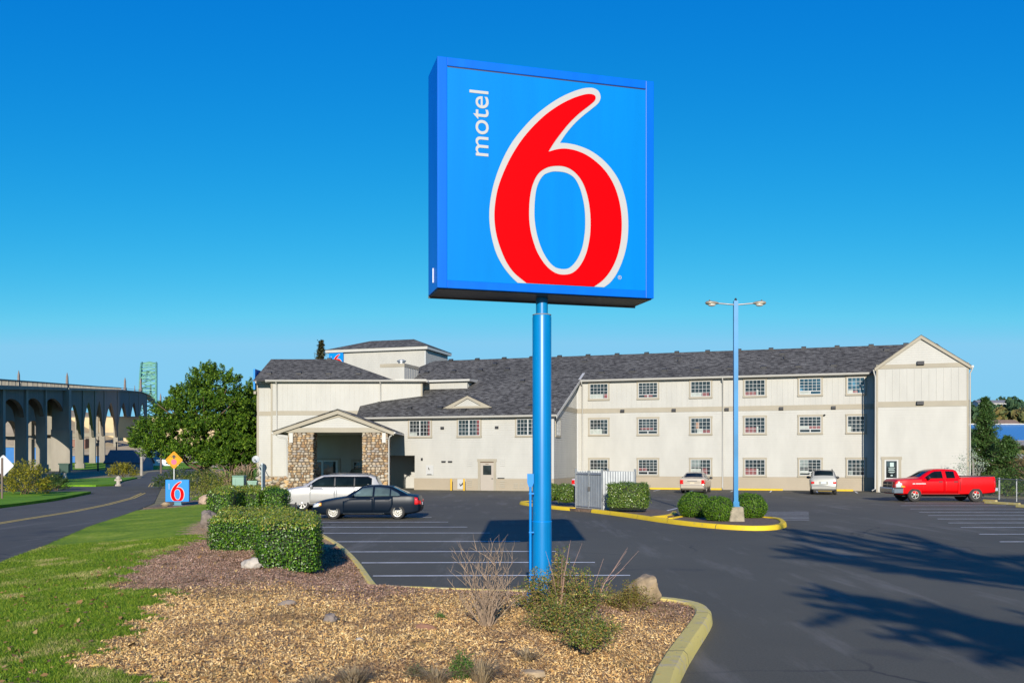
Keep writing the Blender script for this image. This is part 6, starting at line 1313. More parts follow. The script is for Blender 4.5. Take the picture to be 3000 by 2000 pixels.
kerb([(6.2, 36.0), (6.9, 37.4), (7.7, 39.0)], 'kerb', 'short slanting yellow kerb left of the round shrubs', .2, .16, M_knew, GY)
# ------------------------------------------------------------------ wheel stops
M_stop = kerbmat('stop_yellow', (0.57, 0.365, 0.011), (.6, .4, .05), .66)
def stop_(label, x_, y_, L, rot, m=M_stop, h=.15):
    mb = MB(); mb.prism([(-.09, 0), (.09, 0), (.06, h), (-.06, h)], -L/2, L/2, 'x'); o = mb.build('wheel_stop', m); o.location = (x_, y_, 0); o.rotation_euler = (0, 0, R(rot)); b_ = o.modifiers.new('b', 'BEVEL'); b_.width = .02; return tag(o, label, 'wheel stop', 'yellow wheel stops')
for lb, s_, L in (('yellow wheel stop at the wall left of the beige saloon', 7.7, 2.5), ('yellow wheel stop half hidden in front of the beige saloon', 11.0, 2.6), ('yellow wheel stop at the wall below the fourth window column', 15.3, 3.5), ('yellow wheel stop right of the silver off-roader', 21.0, 2.6)):
    x_, y_ = L2W(s_, -1.1); stop_(lb, x_, y_, L, -17.5)
M_stopp = kerbmat('stop_pale', (0.453, 0.365, 0.117), (.5, .42, .22), .55)
stop_('pale yellow wheel stop just behind the pickup rear wheel', 27.6, 53.2, 1.0, -75, M_stopp, .14); stop_('weathered yellow wheel stop right of the pickup', 26.7, 50.2, 2.4, -74, M_stopp, .14); stop_('nearest weathered wheel stop at the right edge of the photo', 26.1, 46.2, 2.0, -74, M_stopp, .17)
# ------------------------------------------------------------------ bin enclosure of corrugated sheet
M_corr = mat('corrugated_grey', (0.292, 0.307, 0.314), .5, .3, var=.12, vscale=2)
en = thing('bin_enclosure', 'grey corrugated metal bin enclosure with closed double gates', 'enclosure', (3.1, 44.7, .0))
def corr(mb, p0, p1, z0_, z1_, pitch=.12, d=.022, n_=None):
    a_ = Vector((*p0, 0)); b_ = Vector((*p1, 0)); L = (b_-a_).length; u_ = (b_-a_)/L; nn = Vector((-u_.y, u_.x, 0)); n = int(L/pitch)*2; vs = []
    for i in range(n+1): q = a_+u_*L*i/n+nn*(d if (i//1) % 2 else -d); vs += [(q.x, q.y, z0_), (q.x, q.y, z1_)]
    mb.add(vs, [(2*i, 2*i+2, 2*i+3, 2*i+1) for i in range(n)])
P1 = (0, 0); P2 = (1.05, -2.2); P3 = (2.68, -1.42); P4 = (1.63, .78)
for a_, b_ in ((P1, (.52, -1.09)), ((.54, -1.12), P2)):
    mb = MB(); corr(mb, a_, b_, .12, 1.84, .15, .012); gt = mb.build('gate', M_corr, en)
    mb = MB(); 
    for z in (.2, 1.74): mb.tube((*a_, z), (*b_, z), .03, n=6)
    for p in (a_, b_): mb.tube((*p, .05), (*p, 1.92), .035, n=8)
    mb.build('gate_frame', M_zinc, gt); mb = MB(); q = b_ if a_ == P1 else a_; mb.box(q[0]-.05, q[0]+.05, q[1]-.07, q[1]-.03, .95, 1.15); mb.build('latch', M_black, gt)
for a_, b_ in ((P2, P3), (P3, P4), (P4, P1)): mb = MB(); corr(mb, a_, b_, .1, 1.88, .13, .022); mb.build('side_panel', M_corr, en)
mb = MB()
for p in (P1, P2, P3, P4): mb.tube((*p, 0), (*p, 2.0), .05, n=8)
mb.build('post', M_zinc, en)
# ------------------------------------------------------------------ bollards
for lb, s_ in (('left yellow bollard guarding the gas meter panel', -8.29), ('right yellow bollard guarding the gas meter panel', -7.19)):
    x_, y_ = L2W(s_, -8.5); mb = MB(); mb.lathe([(.085, 0), (.085, .86), (.06, .93), (.001, .95)], (0, 0, 0), (0, 0, 1), 18); o = mb.build('bollard', mat('bollard_yellow', (0.526, 0.307, 0.007), .5, var=.08), smooth=50); o.location = (x_, y_, 0); tag(o, lb, 'bollard', 'yellow bollards at the motel wall')
# ------------------------------------------------------------------ utilities by the motel corner
uc = thing('utility_cabinet', 'pale green metal utility cabinet behind the hedges', 'cabinet', (-17.0, 57.5, 0)); M_pg = mat('pale_green', (0.161, 0.278, 0.204), .5, var=.08)
mb = MB(); mb.box(-.37, .35, -.3, .3, 0, 1.38); mb.prism([(-.33, 1.38), (.33, 1.38), (.36, 1.46), (-.36, 1.46)], -.38, .36, 'x'); bc = mb.build('housing', M_pg, uc); bc.modifiers.new('b', 'BEVEL').width = .02
mb = MB(); mb.box(-.17, -.165, -.31, -.3, .1, 1.25); mb.box(.2, .26, -.33, -.3, .6, .75); mb.build('door_gap', M_black, bc)
u2 = thing('utility_pedestal', 'smaller grey green utility box right of the tall cabinet', 'cabinet', (-16.1, 57.3, 0)); mb = MB(); mb.prism([(-.2, 0), (.2, 0), (.26, 1.05), (-.3, 1.1)], -.18, .18, 'y'); mb.box(-.32, .3, -.2, .2, 1.05, 1.14); hb = mb.build('housing', M_pg, u2); mb = MB(); mb.box(-.06, .06, -.2, -.18, .75, .88); mb.build('label_plate', M_black, hb)
sd_ = thing('satellite_dish', 'round grey satellite dish on a slanting mast at the motel corner', 'satellite dish', (-21.9, 78.8, 0)); mb = MB(); vs = []
prof = [(.001, .06), (.13, .05), (.25, .03), (.33, 0), (.32, -.012), (.23, .015), (.001, .045)]
mb.lathe([(r_, -h_) for r_, h_ in prof], (0, 0, 2.5), (.15, -.93, .35), 26); mb.build('dish', mat('dish_grey', (.3, .32, .33), .5), sd_, smooth=50)
mb = MB(); mb.path([(0, .05, 2.45), (.2, .08, 2.2), (.75, .1, 1.2), (.8, .1, 0)], .03, 8); mb.build('mast', M_zinc, sd_); mb = MB(); mb.tube((0, 0, 2.2), (.05, -.45, 2.45), .015); mb.box(0, .1, -.52, -.42, 2.4, 2.5); mb.build('receiver', M_trimblk, sd_)
# green box on a post and short bollard by the verge
gb = thing('green_post_box', 'small dark green box on a white post under the bridge', 'box', (-53.8, 111, 0)); mb = MB(); mb.box(-.6, .5, -.3, .3, .95, 1.9); mb.box(-.7, .6, -.35, .35, 1.9, 2.05); mb.build('box', mat('dark_green', (0.015, 0.05, 0.035), .5), gb); mb = MB(); mb.box(-.15, .15, -.12, .12, 0, .95); mb.build('post', M_vinyl, gb)
hy = thing('hydrant', 'weathered stubby hydrant beside the side road', 'hydrant', (-36.9, 86.4, .1)); mb = MB(); mb.lathe([(.3, -.1), (.3, .05), (.18, .08), (.18, .55), (.24, .58), (.24, .66), (.14, .8), (.001, .86)], (0, 0, 0), (0, 0, 1), 14); mb.tube((-.34, 0, .45), (.34, 0, .45), .09, n=10); mb.build('barrel', M_r3, hy, smooth=50)
def pole(name, label, x_, y_, h, r_, m, arm=None):
    t = thing(name, label, 'pole', (x_, y_, 0)); mb = MB(); mb.tube((0, 0, -.1), (0, 0, h), r_, r_*.8, 8); p_ = mb.build('shaft', m, t); mb = MB(); mb.box(-(arm or .3), (arm or .3), -.06, .06, h-.3, h-.1); mb.build('crossbar', m, t); return t
pole('wooden_post', 'pale utility post left of the big tree beside the road', -59.5, 148, 7.2, .22, mat('post_pale', (0.292, 0.263, 0.219), .8), .3)
pole('wooden_post', 'short brown post with a crossbar on the far grass', -65.5, 172, 5.0, .2, mat('post_brown', (0.13, 0.09, 0.07), .8), 1.1)
pole('light_pole', 'dark thin pole standing under the bridge arches', -93, 207, 7.0, .2, M_trimblk, .35)
pole('light_pole', 'dark slim pole right of the other under the arches', -103, 240, 7.2, .2, M_trimblk, .3)
# ------------------------------------------------------------------ chain link fence
fe = thing('chain_link_fence', 'chain link fence with galvanised posts and top rail at the lot edge', 'fence', (30.6, 60, 0))
A_ = (30.9, 62.4); B_ = (27.9, 45)
def FP(k): return ((A_[0]+(B_[0]-A_[0])*k)-30.6, A_[1]+(B_[1]-A_[1])*k-60)
for k in (0, .17, .335, .50, .66, .83, 1): x_, y_ = FP(k); mb = MB(); mb.tube((x_, y_, -.2), (x_, y_, 1.32), .038, n=8); mb.build('post', M_zinc, fe)
mb = MB(); x_, y_ = FP(.335); mb.tube((x_+.5, y_+.9, -.2), (x_+.5, y_+.9, 1.32), .05, n=8); mb.build('post', M_zinc, fe)
mb = MB(); mb.tube((*FP(0), 1.28), (*FP(1), 1.28), .022, n=6); mb.build('top_rail', M_zinc, fe)
def linkmat():
    m, nt, b = _nt('chain_link'); co = coord(nt, 'Object'); sep = nt.nodes.new('ShaderNodeSeparateXYZ'); nt.links.new(co, sep.inputs[0])
    def ln(sg):
        a_ = N(nt, 'ShaderNodeMath', operation='MULTIPLY_ADD'); nt.links.new(sep.outputs[1], a_.inputs[0]); a_.inputs[1].default_value = 1; 
        z = N(nt, 'ShaderNodeMath', operation='MULTIPLY'); nt.links.new(sep.outputs[2], z.inputs[0]); z.inputs[1].default_value = sg; nt.links.new(z.outputs[0], a_.inputs[2])
        s_ = N(nt, 'ShaderNodeMath', operation='MULTIPLY'); nt.links.new(a_.outputs[0], s_.inputs[0]); s_.inputs[1].default_value = 1/.085
        f_ = N(nt, 'ShaderNodeMath', operation='FRACT'); nt.links.new(s_.outputs[0], f_.inputs[0]); l_ = N(nt, 'ShaderNodeMath', operation='LESS_THAN'); nt.links.new(f_.outputs[0], l_.inputs[0]); l_.inputs[1].default_value = .11; return l_.outputs[0]
    mx = N(nt, 'ShaderNodeMath', operation='MAXIMUM'); nt.links.new(ln(1), mx.inputs[0]); nt.links.new(ln(-1), mx.inputs[1])
    nt.links.new(mx.outputs[0], b.inputs['Alpha']); b.inputs['Base Color'].default_value = (.3, .31, .31, 1); b.inputs['Metallic'].default_value = .6; b.inputs['Roughness'].default_value = .5; return m
mb = MB(); a_, b_ = FP(0), FP(1); mb.quad((*a_, .05), (*b_, .05), (*b_, 1.27), (*a_, 1.27)); mb.build('mesh', linkmat(), fe)
# ------------------------------------------------------------------ far right: slope, houses, big blue roof, wooded hill
def hill(name, x0, x1, y0, y1, fn, m, nx=40, ny=14):
    X, Y = np.meshgrid(np.linspace(x0, x1, nx), np.linspace(y0, y1, ny)); Z = fn(X, Y); ids = np.arange(nx*ny).reshape(ny, nx); q = np.stack([ids[:-1, :-1], ids[:-1, 1:], ids[1:, 1:], ids[1:, :-1]], -1).reshape(-1, 4)
    o = nmesh(name, np.stack([X, Y, Z], -1).reshape(-1, 3), q, m); o.data.shade_smooth(); o['kind'] = 'structure'; return o
def rise(X, Y): return -.1+smoothstep(120, 330, Y)*8*smoothstep(45, 80, X)+smoothstep(260, 700, Y)*26*smoothstep(80, 170, X)+2*np.sin(X*.03)*np.sin(Y*.02)*smoothstep(200, 400, Y)
hill('hillside', 44, 900, 110, 1100, rise, groundmat('hillside', [(.06, .08, .03), (.14, .12, .06), (.22, .17, .1), (.08, .11, .04)], .02, .12, .2), 60, 60)
def bsh(name, label, x_, y_, z, w_, d_, h_, rh, mw, mr, group=None, rot=0, wins=3, side_gable=True):
    t = thing(name, label, 'building' if w_ > 14 else 'house', (x_, y_, z), rot, group); mb = MB(); mb.box(-w_/2, w_/2, 0, d_, -3, h_)
    if side_gable: mb.prism([(0, h_), (d_, h_), (d_/2, h_+rh*.95)], -w_/2, -w_/2+.2, 'x'); mb.prism([(0, h_), (d_, h_), (d_/2, h_+rh*.95)], w_/2-.2, w_/2, 'x')
    else: mb.prism([(-w_/2, h_), (w_/2, h_), (0, h_+rh*.95)], 0, .2, 'y')
    mb.build('wall', mw, t); e = .4; mb = MB()
    if side_gable: mb.add([(-w_/2-e, -e, h_-.1), (w_/2+e, -e, h_-.1), (w_/2+e, d_/2, h_+rh), (-w_/2-e, d_/2, h_+rh), (-w_/2-e, d_+e, h_-.1), (w_/2+e, d_+e, h_-.1)], [(0, 1, 2, 3), (3, 2, 5, 4)])
    else: mb.add([(-w_/2-e, -e, h_-.1), (0, -e, h_+rh), (0, d_+e, h_+rh), (-w_/2-e, d_+e, h_-.1), (w_/2+e, -e, h_-.1), (w_/2+e, d_+e, h_-.1)], [(0, 1, 2, 3), (1, 4, 5, 2)])
    o = mb.build('roof', mr, t); s_ = o.modifiers.new('s', 'SOLIDIFY'); s_.thickness = .2
    for i in range(wins):
        xc = -w_/2+w_*(i+.5)/wins; mb = MB(); mb.box(xc-w_*.1, xc+w_*.1, -.05, .0, h_*.35, h_*.75); mb.build('window', M_pane, t)
    return t
M_hw = mat('house_white', (0.453, 0.438, 0.417), .7, var=.1); M_rg = mat('roof_grey', (0.16, 0.16, 0.17), .9, var=.2); M_rb = mat('roof_brown', (0.2, 0.13, 0.09), .9, var=.3)
def blueroof():
    m, nt, b = _nt('blue_metal_roof'); co = coord(nt, 'Object', (1, 1, 1)); wv = N(nt, 'ShaderNodeTexWave', Scale=.5, wave_type='BANDS', bands_direction='DIAGONAL', wave_profile='SAW'); wv.inputs['Distortion'].default_value = 1.2
    nt.links.new(co, wv.inputs['Vector']); c = ramp(nt, wv.outputs['Fac'], [(.1, (.03, .11, .26)), (.3, (.08, .28, .52)), (1, (.05, .20, .44))]); nt.links.new(c, b.inputs['Base Color']); b.inputs['Roughness'].default_value = .45; b.inputs['Metallic'].default_value = .2; return m
# hall with the sloping blue roof: ridge above, eave below
t = thing('blue_roofed_hall', 'wide hall with a bright blue ribbed roof and pale ridge behind the trees at right', 'building', (118, 205, 0))
mb = MB(); mb.box(-24, 30, 0, 24, -2, 6.9); mb.prism([(0, 6.9), (24, 6.9), (12, 10.6)], -24, -23.7, 'x'); mb.build('wall', mat('hall_wall', (0.249, 0.212, 0.183), .8, var=.2, vscale=.3), t)
mb = MB(); mb.add([(-24.5, -1, 6.8), (31, -1, 6.8), (31, 12, 10.8), (-24.5, 12, 10.8), (31, 25, 6.8), (-24.5, 25, 6.8)], [(0, 1, 2, 3), (3, 2, 4, 5)]); o = mb.build('roof', blueroof(), t); o.modifiers.new('s', 'SOLIDIFY').thickness = .25
mb = MB(); mb.box(-24.6, 31, 11.8, 12.2, 10.82, 11.05); mb.build('ridge_cap', M_hw, t); mb = MB(); mb.box(-24.4, 31, -1.1, -1.0, 6.4, 6.82); mb.build('fascia', mat('tan_fascia', (0.329, 0.263, 0.197), .7), t)
bsh('house', 'small white house with a grey gable roof seen over the fence', 56.8, 107, -.3, 2.6, 6, 1.7, .9, M_hw, M_rg, 'houses beyond the fence', 8, 1, False)
bsh('house', 'long grey roofed house attached beside the small white gable', 61.0, 109, -.3, 5.2, 6, 2.0, 1.5, mat('house_blue', (0.174, 0.2, 0.226), .7), mat('roof_pale', (0.261, 0.252, 0.244), .9, var=.15), 'houses beyond the fence', 8, 3)
bsh('house', 'broad brown walled house below the blue roof', 86, 158, -.3, 26, 10, 4.6, 1.6, mat('house_tan', (0.261, 0.209, 0.165), .8, var=.2), mat('roof_greyish', (0.2, 0.19, 0.18), .9), 'houses beyond the fence', 5, 4)
zr_ = lambda x_, y_: float(rise(np.array(float(x_)), np.array(float(y_))))
for lb, px_, Y_, w_, h_, mt in (('white house on the wooded hill, left of centre', 2912, 620, 26, 8, M_hw), ('white house at the right edge of the hill', 2989, 560, 24, 6, M_hw), ('low pinkish house above the blue roof', 2948, 380, 15, 4.5, mat('house_pink', (0.402, 0.307, 0.263), .8)), ('orange brown house beside the pinkish one', 2978, 350, 11, 4, mat('house_orange', (0.365, 0.219, 0.088), .8)), ('tiny white house high behind the conifer', 2880, 640, 16, 5, M_hw), ('pale house peeping between hill trees', 2965, 640, 14, 5, M_hw)):
    x_ = (px_-1500)/2700*Y_; bsh('house', lb, x_, Y_, zr_(x_, Y_)-.5+(2 if Y_ > 500 else 1), w_*.8, 10, h_, 2, mt, M_rb if Y_ < 500 else M_rg, 'houses on the far hill', 0, 3)
M_far = leafmat('far_trees', [(.03, .07, .04), (.05, .10, .05), (.08, .14, .06)], .7, .1, .1)
M_far2 = leafmat('far_trees_autumn', [(.08, .12, .04), (.22, .17, .06), (.13, .16, .06)], .7, .1, .1)
def fartree(label, x_, y_, z, w_, h_, m, seed, sharp=False, group='trees on the far hill'):
    t = thing('tree', label, 'tree', (x_, y_, z), seed*31 % 360, group); rs = np.random.default_rng(seed); n = 260; D = rs.normal(0, 1, (n, 3)); D /= np.linalg.norm(D, axis=1)[:, None]; k = rs.uniform(.55, 1.05, n)[:, None]
    P = D*k*np.array([w_/2, w_/2, h_*.42])+np.array([0, 0, h_*.56]); 
    if sharp: f = (P[:, 2]/h_); P[:, :2] *= (1.25-f)[:, None]
    V, Fq = leaves(P, D, w_*.26, w_*.18, .6); nmesh('crown', V, Fq, m, parent=t); mb = MB(); mb.tube((0, 0, -1), (0, 0, h_*.6), w_*.06, w_*.03, 6); mb.build('trunk', M_bark, t)
DESC = ['broad tree', 'pointed tree', 'dark tree', 'tall tree', 'rounded tree', 'small tree']
i = 0
for row, (Y_, zz, hh, n_) in enumerate(((760, 24, 17, 24), (560, 13, 10, 14), (420, 5, 7, 9))):
    for k in range(n_):
        px_ = 2820+200*(k+.5)/n_+random.uniform(-4, 4); x_ = (px_-1500)/2700*Y_; i += 1
        far_ = ['on the skyline ridge', 'halfway up the hill among the white houses', 'low on the hill above the blue roof'][row]
        fartree(f'{DESC[i % 6]} {far_}', x_, Y_+random.uniform(-15, 15), zr_(x_, Y_)-1+random.uniform(0, 3), random.uniform(8, 13), hh*random.uniform(.75, 1.25), M_far if (row < 2 or k % 2) else M_far2, i, k % 3 == 1)
# distant wooded ridge
hill('hills', 300, 2600, 1500, 2100, lambda X, Y: 100*smoothstep(1500, 1750, Y)*(.55+.3*smoothstep(1000, 500, X)+.12*np.sin(X*.009)+.04*np.sin(X*.05))-4, groundmat('ridge', [(.03, .06, .06), (.05, .08, .07)], .01, .05, .2), 90, 8)
hill('hills', -2600, -250, 1600, 2100, lambda X, Y: 34*smoothstep(1600, 1850, Y)*(.6+.2*np.sin(X*.006)+.06*np.sin(X*.04))-4, groundmat('ridge', [(.03, .06, .06), (.05, .08, .07)]), 90, 8)
# wooded slope directly behind the fence
i = 100
for px_, Y_, w_, h_ in ((2855, 88, 4.5, 3.2), (2900, 96, 5, 3.0), (2945, 92, 4.5, 2.4), (2985, 90, 5, 2.6), (2880, 130, 7, 5), (2930, 140, 8, 4.8), (2975, 135, 7, 5), (2860, 150, 8, 8)):
    i += 1; fartree(['leafy green bush beyond the fence, nearest the gable', 'green bush beyond the fence under the white gable house', 'low olive bush beyond the fence', 'low bush at the right edge beyond the fence', 'round tree left of the grey roofed house', 'tree in front of the brown walled house', 'tree right of the brown walled house', 'taller tree behind the feathery conifer'][i-101], (px_-1500)/2700*Y_, Y_, -.4, w_, h_, M_far2 if i % 3 else M_cyp2, i, False, 'trees beyond the fence')
# ------------------------------------------------------------------ long concrete arch bridge with a green steel arch
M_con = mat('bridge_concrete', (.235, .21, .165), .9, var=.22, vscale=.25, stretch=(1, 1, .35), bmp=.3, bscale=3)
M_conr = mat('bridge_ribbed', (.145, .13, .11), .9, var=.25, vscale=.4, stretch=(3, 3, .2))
M_green = mat('steel_green', (.12, .31, .21), .6, var=.3, vscale=.2)
M_ob = mat('obelisk', (.17, .14, .125), .9, var=.2)
BY = [60, 100, 135, 167, 213, 282, 399, 656, 977, 1497, 2200]; BZ = [9.2, 11.7, 14.3, 16.7, 20.1, 25.2, 34.0, 52.3, 71, 91, 96]
def bz(Y): return float(np.interp(Y, BY, BZ))
def bx(Y): return -26-.363*Y
DIR = Vector((-.363, 1, 0)).normalized(); NR = Vector((DIR.y, -DIR.x, 0))   # NR points to the viewer's side (right)
br = thing('concrete_arch_bridge', 'long dark concrete arch bridge with obelisks receding at left', 'bridge', (bx(200), 200, 0)); B0 = Vector((bx(200), 200, 0))
def bp(Y, off, z): p = Vector((bx(Y), Y, 0))-NR*off-B0; return (p.x, p.y, z)
W_ = 9.0
YS = [60, 80, 100, 118, 137, 158, 181, 213]+[253, 290, 327, 399, 498, 616, 781]
allY = sorted(set(list(np.linspace(60, 300, 25))+list(np.linspace(300, 2200, 60))))
# deck slab with a projecting cornice
def ribbon(name, o0, o1, d0, d1, m):
    mb = MB(); vs = []
    for Y in allY: z = bz(Y); vs += [bp(Y, o0, z+d0), bp(Y, o1, z+d0), bp(Y, o1, z+d1), bp(Y, o0, z+d1)]
    fs = [(i*4+k, i*4+(k+1) % 4, (i+1)*4+(k+1) % 4, (i+1)*4+k) for i in range(len(allY)-1) for k in range(4)]+[(0, 1, 2, 3), tuple(4*(len(allY)-1)+k for k in range(4))[::-1]]
    mb.add(vs, fs); return mb.build(name, m, br)
ribbon('deck', -.5, W_+.5, -1.35, -.95, M_con); ribbon('cornice', -.7, -.45, -1.5, -.9, M_con); ribbon('rail', -.55, -.35, -.16, 0, M_con); ribbon('rail', W_+.35, W_+.55, -.16, 0, M_con)
for off in (-.45, W_+.45):
    mb = MB(); Y = 90.
    while Y < 420:
        st = 1.15 if Y < 213 else 1.5; 
        z = bz(Y); post = int(Y/st) % 5 == 0; w_ = .55 if post else .2
        a_ = Vector(bp(Y, off-.1, 0)); b_ = Vector(bp(Y+w_, off-.1, 0)); c_ = Vector(bp(Y+w_, off+.1, 0)); d_ = Vector(bp(Y, off+.1, 0))
        lo, hi = z-.96, z-.15; vs = [(p.x, p.y, lo) for p in (a_, b_, c_, d_)]+[(p.x, p.y, hi) for p in (a_, b_, c_, d_)]
        mb.add(vs, [(0, 1, 5, 4), (1, 2, 6, 5), (2, 3, 7, 6), (3, 0, 4, 7)]); Y += st
    mb.build('balustrade', M_con, br)
# spandrel walls with arch openings, one per span on each side
def arch_wall(Ya, Yb, off, th, spring_frac, top_gap, pointed, pw):
    n = 20; za, zb = bz(Ya)-1.3, bz(Yb)-1.3; L = Yb-Ya; mb = MB(); top = min(za, zb)-top_gap; H_ = top*spring_frac
    ya, yb = Ya+pw, Yb-pw; pts = []
    for i in range(n+1):
        q = i/n; y = ya+(yb-ya)*q
        s_ = (1-abs(2*q-1)**(1.35 if pointed else 2.2))**(.8 if pointed else .5) ; pts.append((y, H_+(top-H_)*s_))
    up = [(Ya, za)]+[(y, np.interp(y, [Ya, Yb], [za, zb])) for y, _ in pts]+[(Yb, zb)]; lo = [(Ya, H_)]+pts+[(Yb, H_)]
    for o in (off, off+th):
        vs = [bp(y, o, z) for y, z in up]+[bp(y, o, z) for y, z in lo]; m_ = len(up); mb.add(vs, [(i, i+1, m_+i+1, m_+i) for i in range(m_-1)])
    vs = [bp(y, off, z) for y, z in lo]+[bp(y, off+th, z) for y, z in lo]; mb.add(vs, [(i, i+1, m_+i+1, m_+i) for i in range(m_-1)])
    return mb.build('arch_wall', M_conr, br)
def pier(Yc, pw, big=False):
    z1 = bz(Yc)-1.3; mb = MB()
    def blk(o0, o1, y0, y1, za, zb_): 
        c = [Vector(bp(y0, o0, 0)), Vector(bp(y0, o1, 0)), Vector(bp(y1, o1, 0)), Vector(bp(y1, o0, 0))]; vs = [(p.x, p.y, za) for p in c]+[(p.x, p.y, zb_) for p in c]
        mb.add(vs, [(0, 3, 2, 1), (4, 5, 6, 7), (0, 1, 5, 4), (1, 2, 6, 5), (2, 3, 7, 6), (3, 0, 4, 7)])
    if big: blk(-1.1, 2.4, Yc-pw*1.7, Yc+pw*1.7, -.2, z1+.3); blk(W_-2.4, W_+1.1, Yc-pw*1.7, Yc+pw*1.7, -.2, z1+.3); blk(-1.3, 2.6, Yc-pw*1.9, Yc+pw*1.9, -.2, z1*.5); 
    else: blk(-.25, 1.5, Yc-pw, Yc+pw, -.2, z1+.02); blk(W_-1.5, W_+.25, Yc-pw, Yc+pw, -.2, z1+.02); blk(-.5, 1.8, Yc-pw*1.25, Yc+pw*1.25, -.2, 1.6); blk(W_-1.8, W_+.5, Yc-pw*1.25, Yc+pw*1.25, -.2, 1.6)
    # transverse wall with a round arch between the two legs
    n = 14; top = z1*.86; sp = z1*.62; a0, a1 = 1.5, W_-1.5
    for y in (Yc-pw*.7, Yc+pw*.7):
        pts = [(a0+(a1-a0)*i/n, sp+(top-sp)*math.sqrt(max(0, 1-(2*i/n-1)**2))) for i in range(n+1)]
        vs = [bp(y, o, z1) for o, _ in pts]+[bp(y, o, z) for o, z in pts]; mb.add(vs, [(i, i+1, n+2+i, n+1+i) for i in range(n)])
    v2 = [bp(Yc-pw*.7, o, z) for o, z in pts]+[bp(Yc+pw*.7, o, z) for o, z in pts]; mb.add(v2, [(i, i+1, n+2+i, n+1+i) for i in range(n)])
    blk(1.5, W_-1.5, Yc-pw*.6, Yc+pw*.6, z1*.40, z1*.44)
    return mb.build('pier', M_con, br)
for i, Y in enumerate(YS): pier(Y, (1.0 if Y < 213 else 1.4) if Y < 400 else 2.2, Y == 213)
for a_, b_ in zip(YS, YS[1:]):
    near = b_ <= 213; pw = (1.0 if near else 2.0)*(1 if b_ < 400 else 2)
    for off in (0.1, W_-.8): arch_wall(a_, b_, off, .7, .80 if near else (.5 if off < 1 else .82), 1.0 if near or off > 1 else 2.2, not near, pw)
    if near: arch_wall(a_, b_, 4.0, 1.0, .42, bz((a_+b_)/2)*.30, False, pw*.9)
# cross ribs behind: low secondary arches that catch the sun
def obelisk(Y, h, w_, off=-.45):
    z = bz(Y)-.9; mb = MB(); c = Vector(bp(Y, off, 0)); 
    mb.prism([(c.x-w_, c.y-w_), (c.x+w_, c.y-w_), (c.x+w_, c.y+w_), (c.x-w_, c.y+w_)], z, z+h*.18, 'z')
    for za, zb_, ra, rb in ((z+h*.18, z+h*.72, w_*.72, w_*.58), (z+h*.72, z+h*1.0, w_*.58, w_*.08)):
        vs = [(c.x+sx*ra, c.y+sy*ra, za) for sx, sy in ((-1, -1), (1, -1), (1, 1), (-1, 1))]+[(c.x+sx*rb, c.y+sy*rb, zb_) for sx, sy in ((-1, -1), (1, -1), (1, 1), (-1, 1))]
        mb.add(vs, [(0, 1, 5, 4), (1, 2, 6, 5), (2, 3, 7, 6), (3, 0, 4, 7), (4, 5, 6, 7)])
    mb.build('obelisk', M_ob, br)
for Y, h, w_ in ((148, 2.5, .22), (213, 3.5, .34), (448, 6.2, .6), (550, 3.4, .25), (640, 9.5, .9), (880, 11, 1.0), (1400, 18, 1.6)): obelisk(Y, h, w_)
# green steel arch, seen nearly end on
ar = thing('steel_arch_span', 'green steel lattice arch rising above the far end of the bridge', 'bridge span', (-334, 845, 0)); A0 = Vector((-334, 845, 0))
F0, F1 = Vector((-308.5, 760, 0)), Vector((-293.5, 760, 0)); C0, C1 = Vector((-371, 925, 0)), Vector((-357, 925, 0))
n = 14; ribs = []
for f_, c_ in ((F0, C0), (F1, C1)):
    lo, hi = [], []
    for i in range(n+1):
        q = i/n; p = f_.lerp(c_, q*1.0); zt = 18+(98-18)*math.sin(q*math.pi/2)**.9; lo.append(p-A0+Vector((0, 0, zt-7-3*(1-q)))); hi.append(p-A0+Vector((0, 0, zt+1.5)))
    ribs.append((lo, hi)); mb = MB(); mb.path([tuple(v) for v in lo], 1.1, 4); mb.path([tuple(v) for v in hi], 1.1, 4)
    for i in range(n): mb.tube(lo[i], hi[i+1], .42, n=4); mb.tube(hi[i], lo[i+1], .42, n=4); mb.tube(lo[i], hi[i], .42, n=4)
    mb.build('arch_rib', M_green, ar)
mb = MB()
for i in range(n): 
    for k in (0, 1):
        a_, b_ = ribs[0][k], ribs[1][k]; mb.tube(a_[i], b_[i], .45, n=4); mb.tube(a_[i], b_[i+1], .36, n=4); mb.tube(b_[i], a_[i+1], .36, n=4)
mb.tube(ribs[0][1][n], ribs[1][1][n], .9, n=4); mb.tube(ribs[0][0][n], ribs[1][0][n], .6, n=4); mb.path([tuple(ribs[0][1][n]), tuple((ribs[0][1][n]+ribs[1][1][n])/2+Vector((0, 0, 1.5))), tuple(ribs[1][1][n])], .7, 4)
mb.build('cross_bracing', M_green, ar)
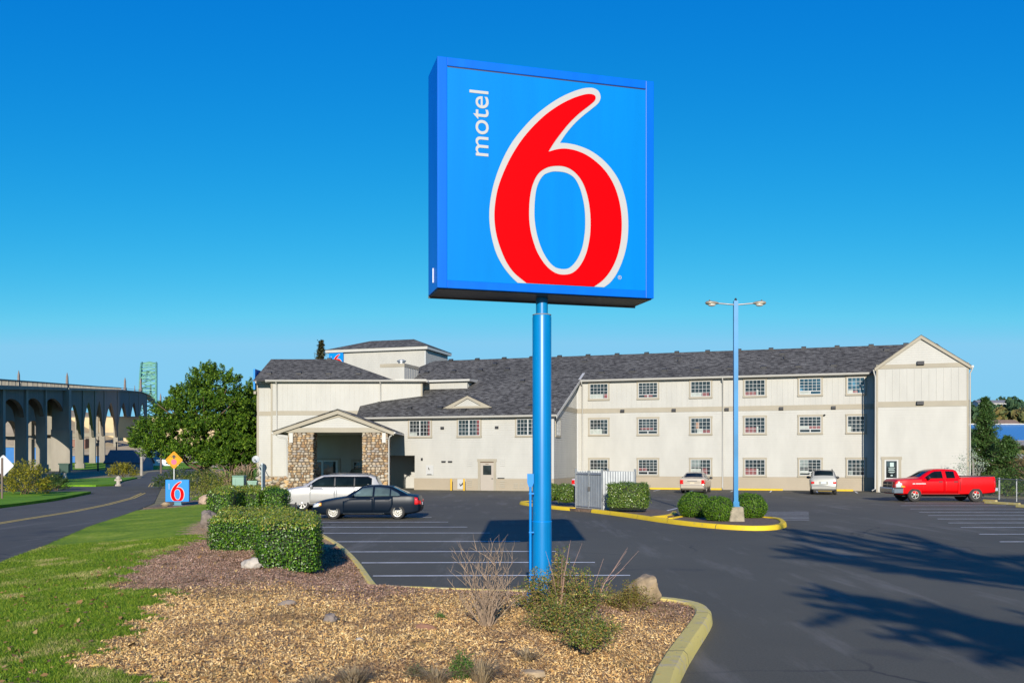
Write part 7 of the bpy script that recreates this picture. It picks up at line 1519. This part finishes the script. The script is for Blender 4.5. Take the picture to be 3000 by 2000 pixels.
# ------------------------------------------------------------------ things under and beyond the bridge
hill('sand_bank', -420, -70, 300, 520, lambda X, Y: -.2+smoothstep(300, 430, Y)*(12+15*smoothstep(-165, -215, X))*(.85+.12*np.sin(X*.05)+.05*np.sin(X*.17+Y*.03)), M_sand, 50, 16)
hill('grass_bank', -300, -88, 232, 300, lambda X, Y: -.1+smoothstep(232, 300, Y)*1.8, M_grassb, 30, 8)
def blk(name, label, x0, x1, y0, y1, z1, mw, cat='building', group=None, det=None):
    t = thing(name, label, cat, ((x0+x1)/2, y0, 0), 0, group); w_ = (x1-x0)/2; mb = MB(); mb.box(-w_, w_, 0, y1-y0, -.2, z1); mb.build('wall', mw, t); mb = MB(); mb.box(-w_-.3, w_+.3, -.3, y1-y0+.3, z1, z1+.4); mb.build('roof', det or M_con, t); return t
M_bw = mat('blue_wall', (.01, .12, .36), .5, var=.1); M_tan = mat('tan_wall', (.5, .38, .22), .8, var=.15, vscale=.1)
blk('blue_shed', 'bright blue low warehouse wall seen through the bridge arches', -175, -146, 295, 306, 6.6, M_bw)
blk('tan_block', 'tan concrete block building behind the blue warehouse', -205, -120, 420, 440, 22, M_tan)
blk('blue_shed', 'smaller blue shed right of the wide bridge pier', -162, -134, 330, 338, 4.0, M_bw)
# grey roofed house left of the big tree and the pale fence before it
t = bsh('house', 'grey roofed house beyond the road, left of the big tree', -95.2, 226, 0, 9.0, 7, 1.9, 3.1, mat('house_shade', (.16, .22, .27), .8), mat('roof_slate', (.15, .14, .14), .9), None, 0, 1)
fw = thing('white_fence', 'long low white fence across the far grass left of the big tree', 'fence', (-101, 268, 0)); mb = MB(); mb.box(-9, 4, -.1, .1, 0, 2.6); mb.build('panel', mat('fence_white', (.55, .6, .62), .7), fw); mb = MB()
for i in range(5): mb.box(-9+i*2.8, -8.8+i*2.8, -.2, .2, 0, 2.8)
mb.build('post', mat('fence_white', (.55, .6, .62), .7), fw)
rt = blk('brown_shed', 'dark reddish low shed in shade behind the first bridge arches', -215, -176, 380, 390, 11, mat('red_shed', (.2, .1, .07), .8))
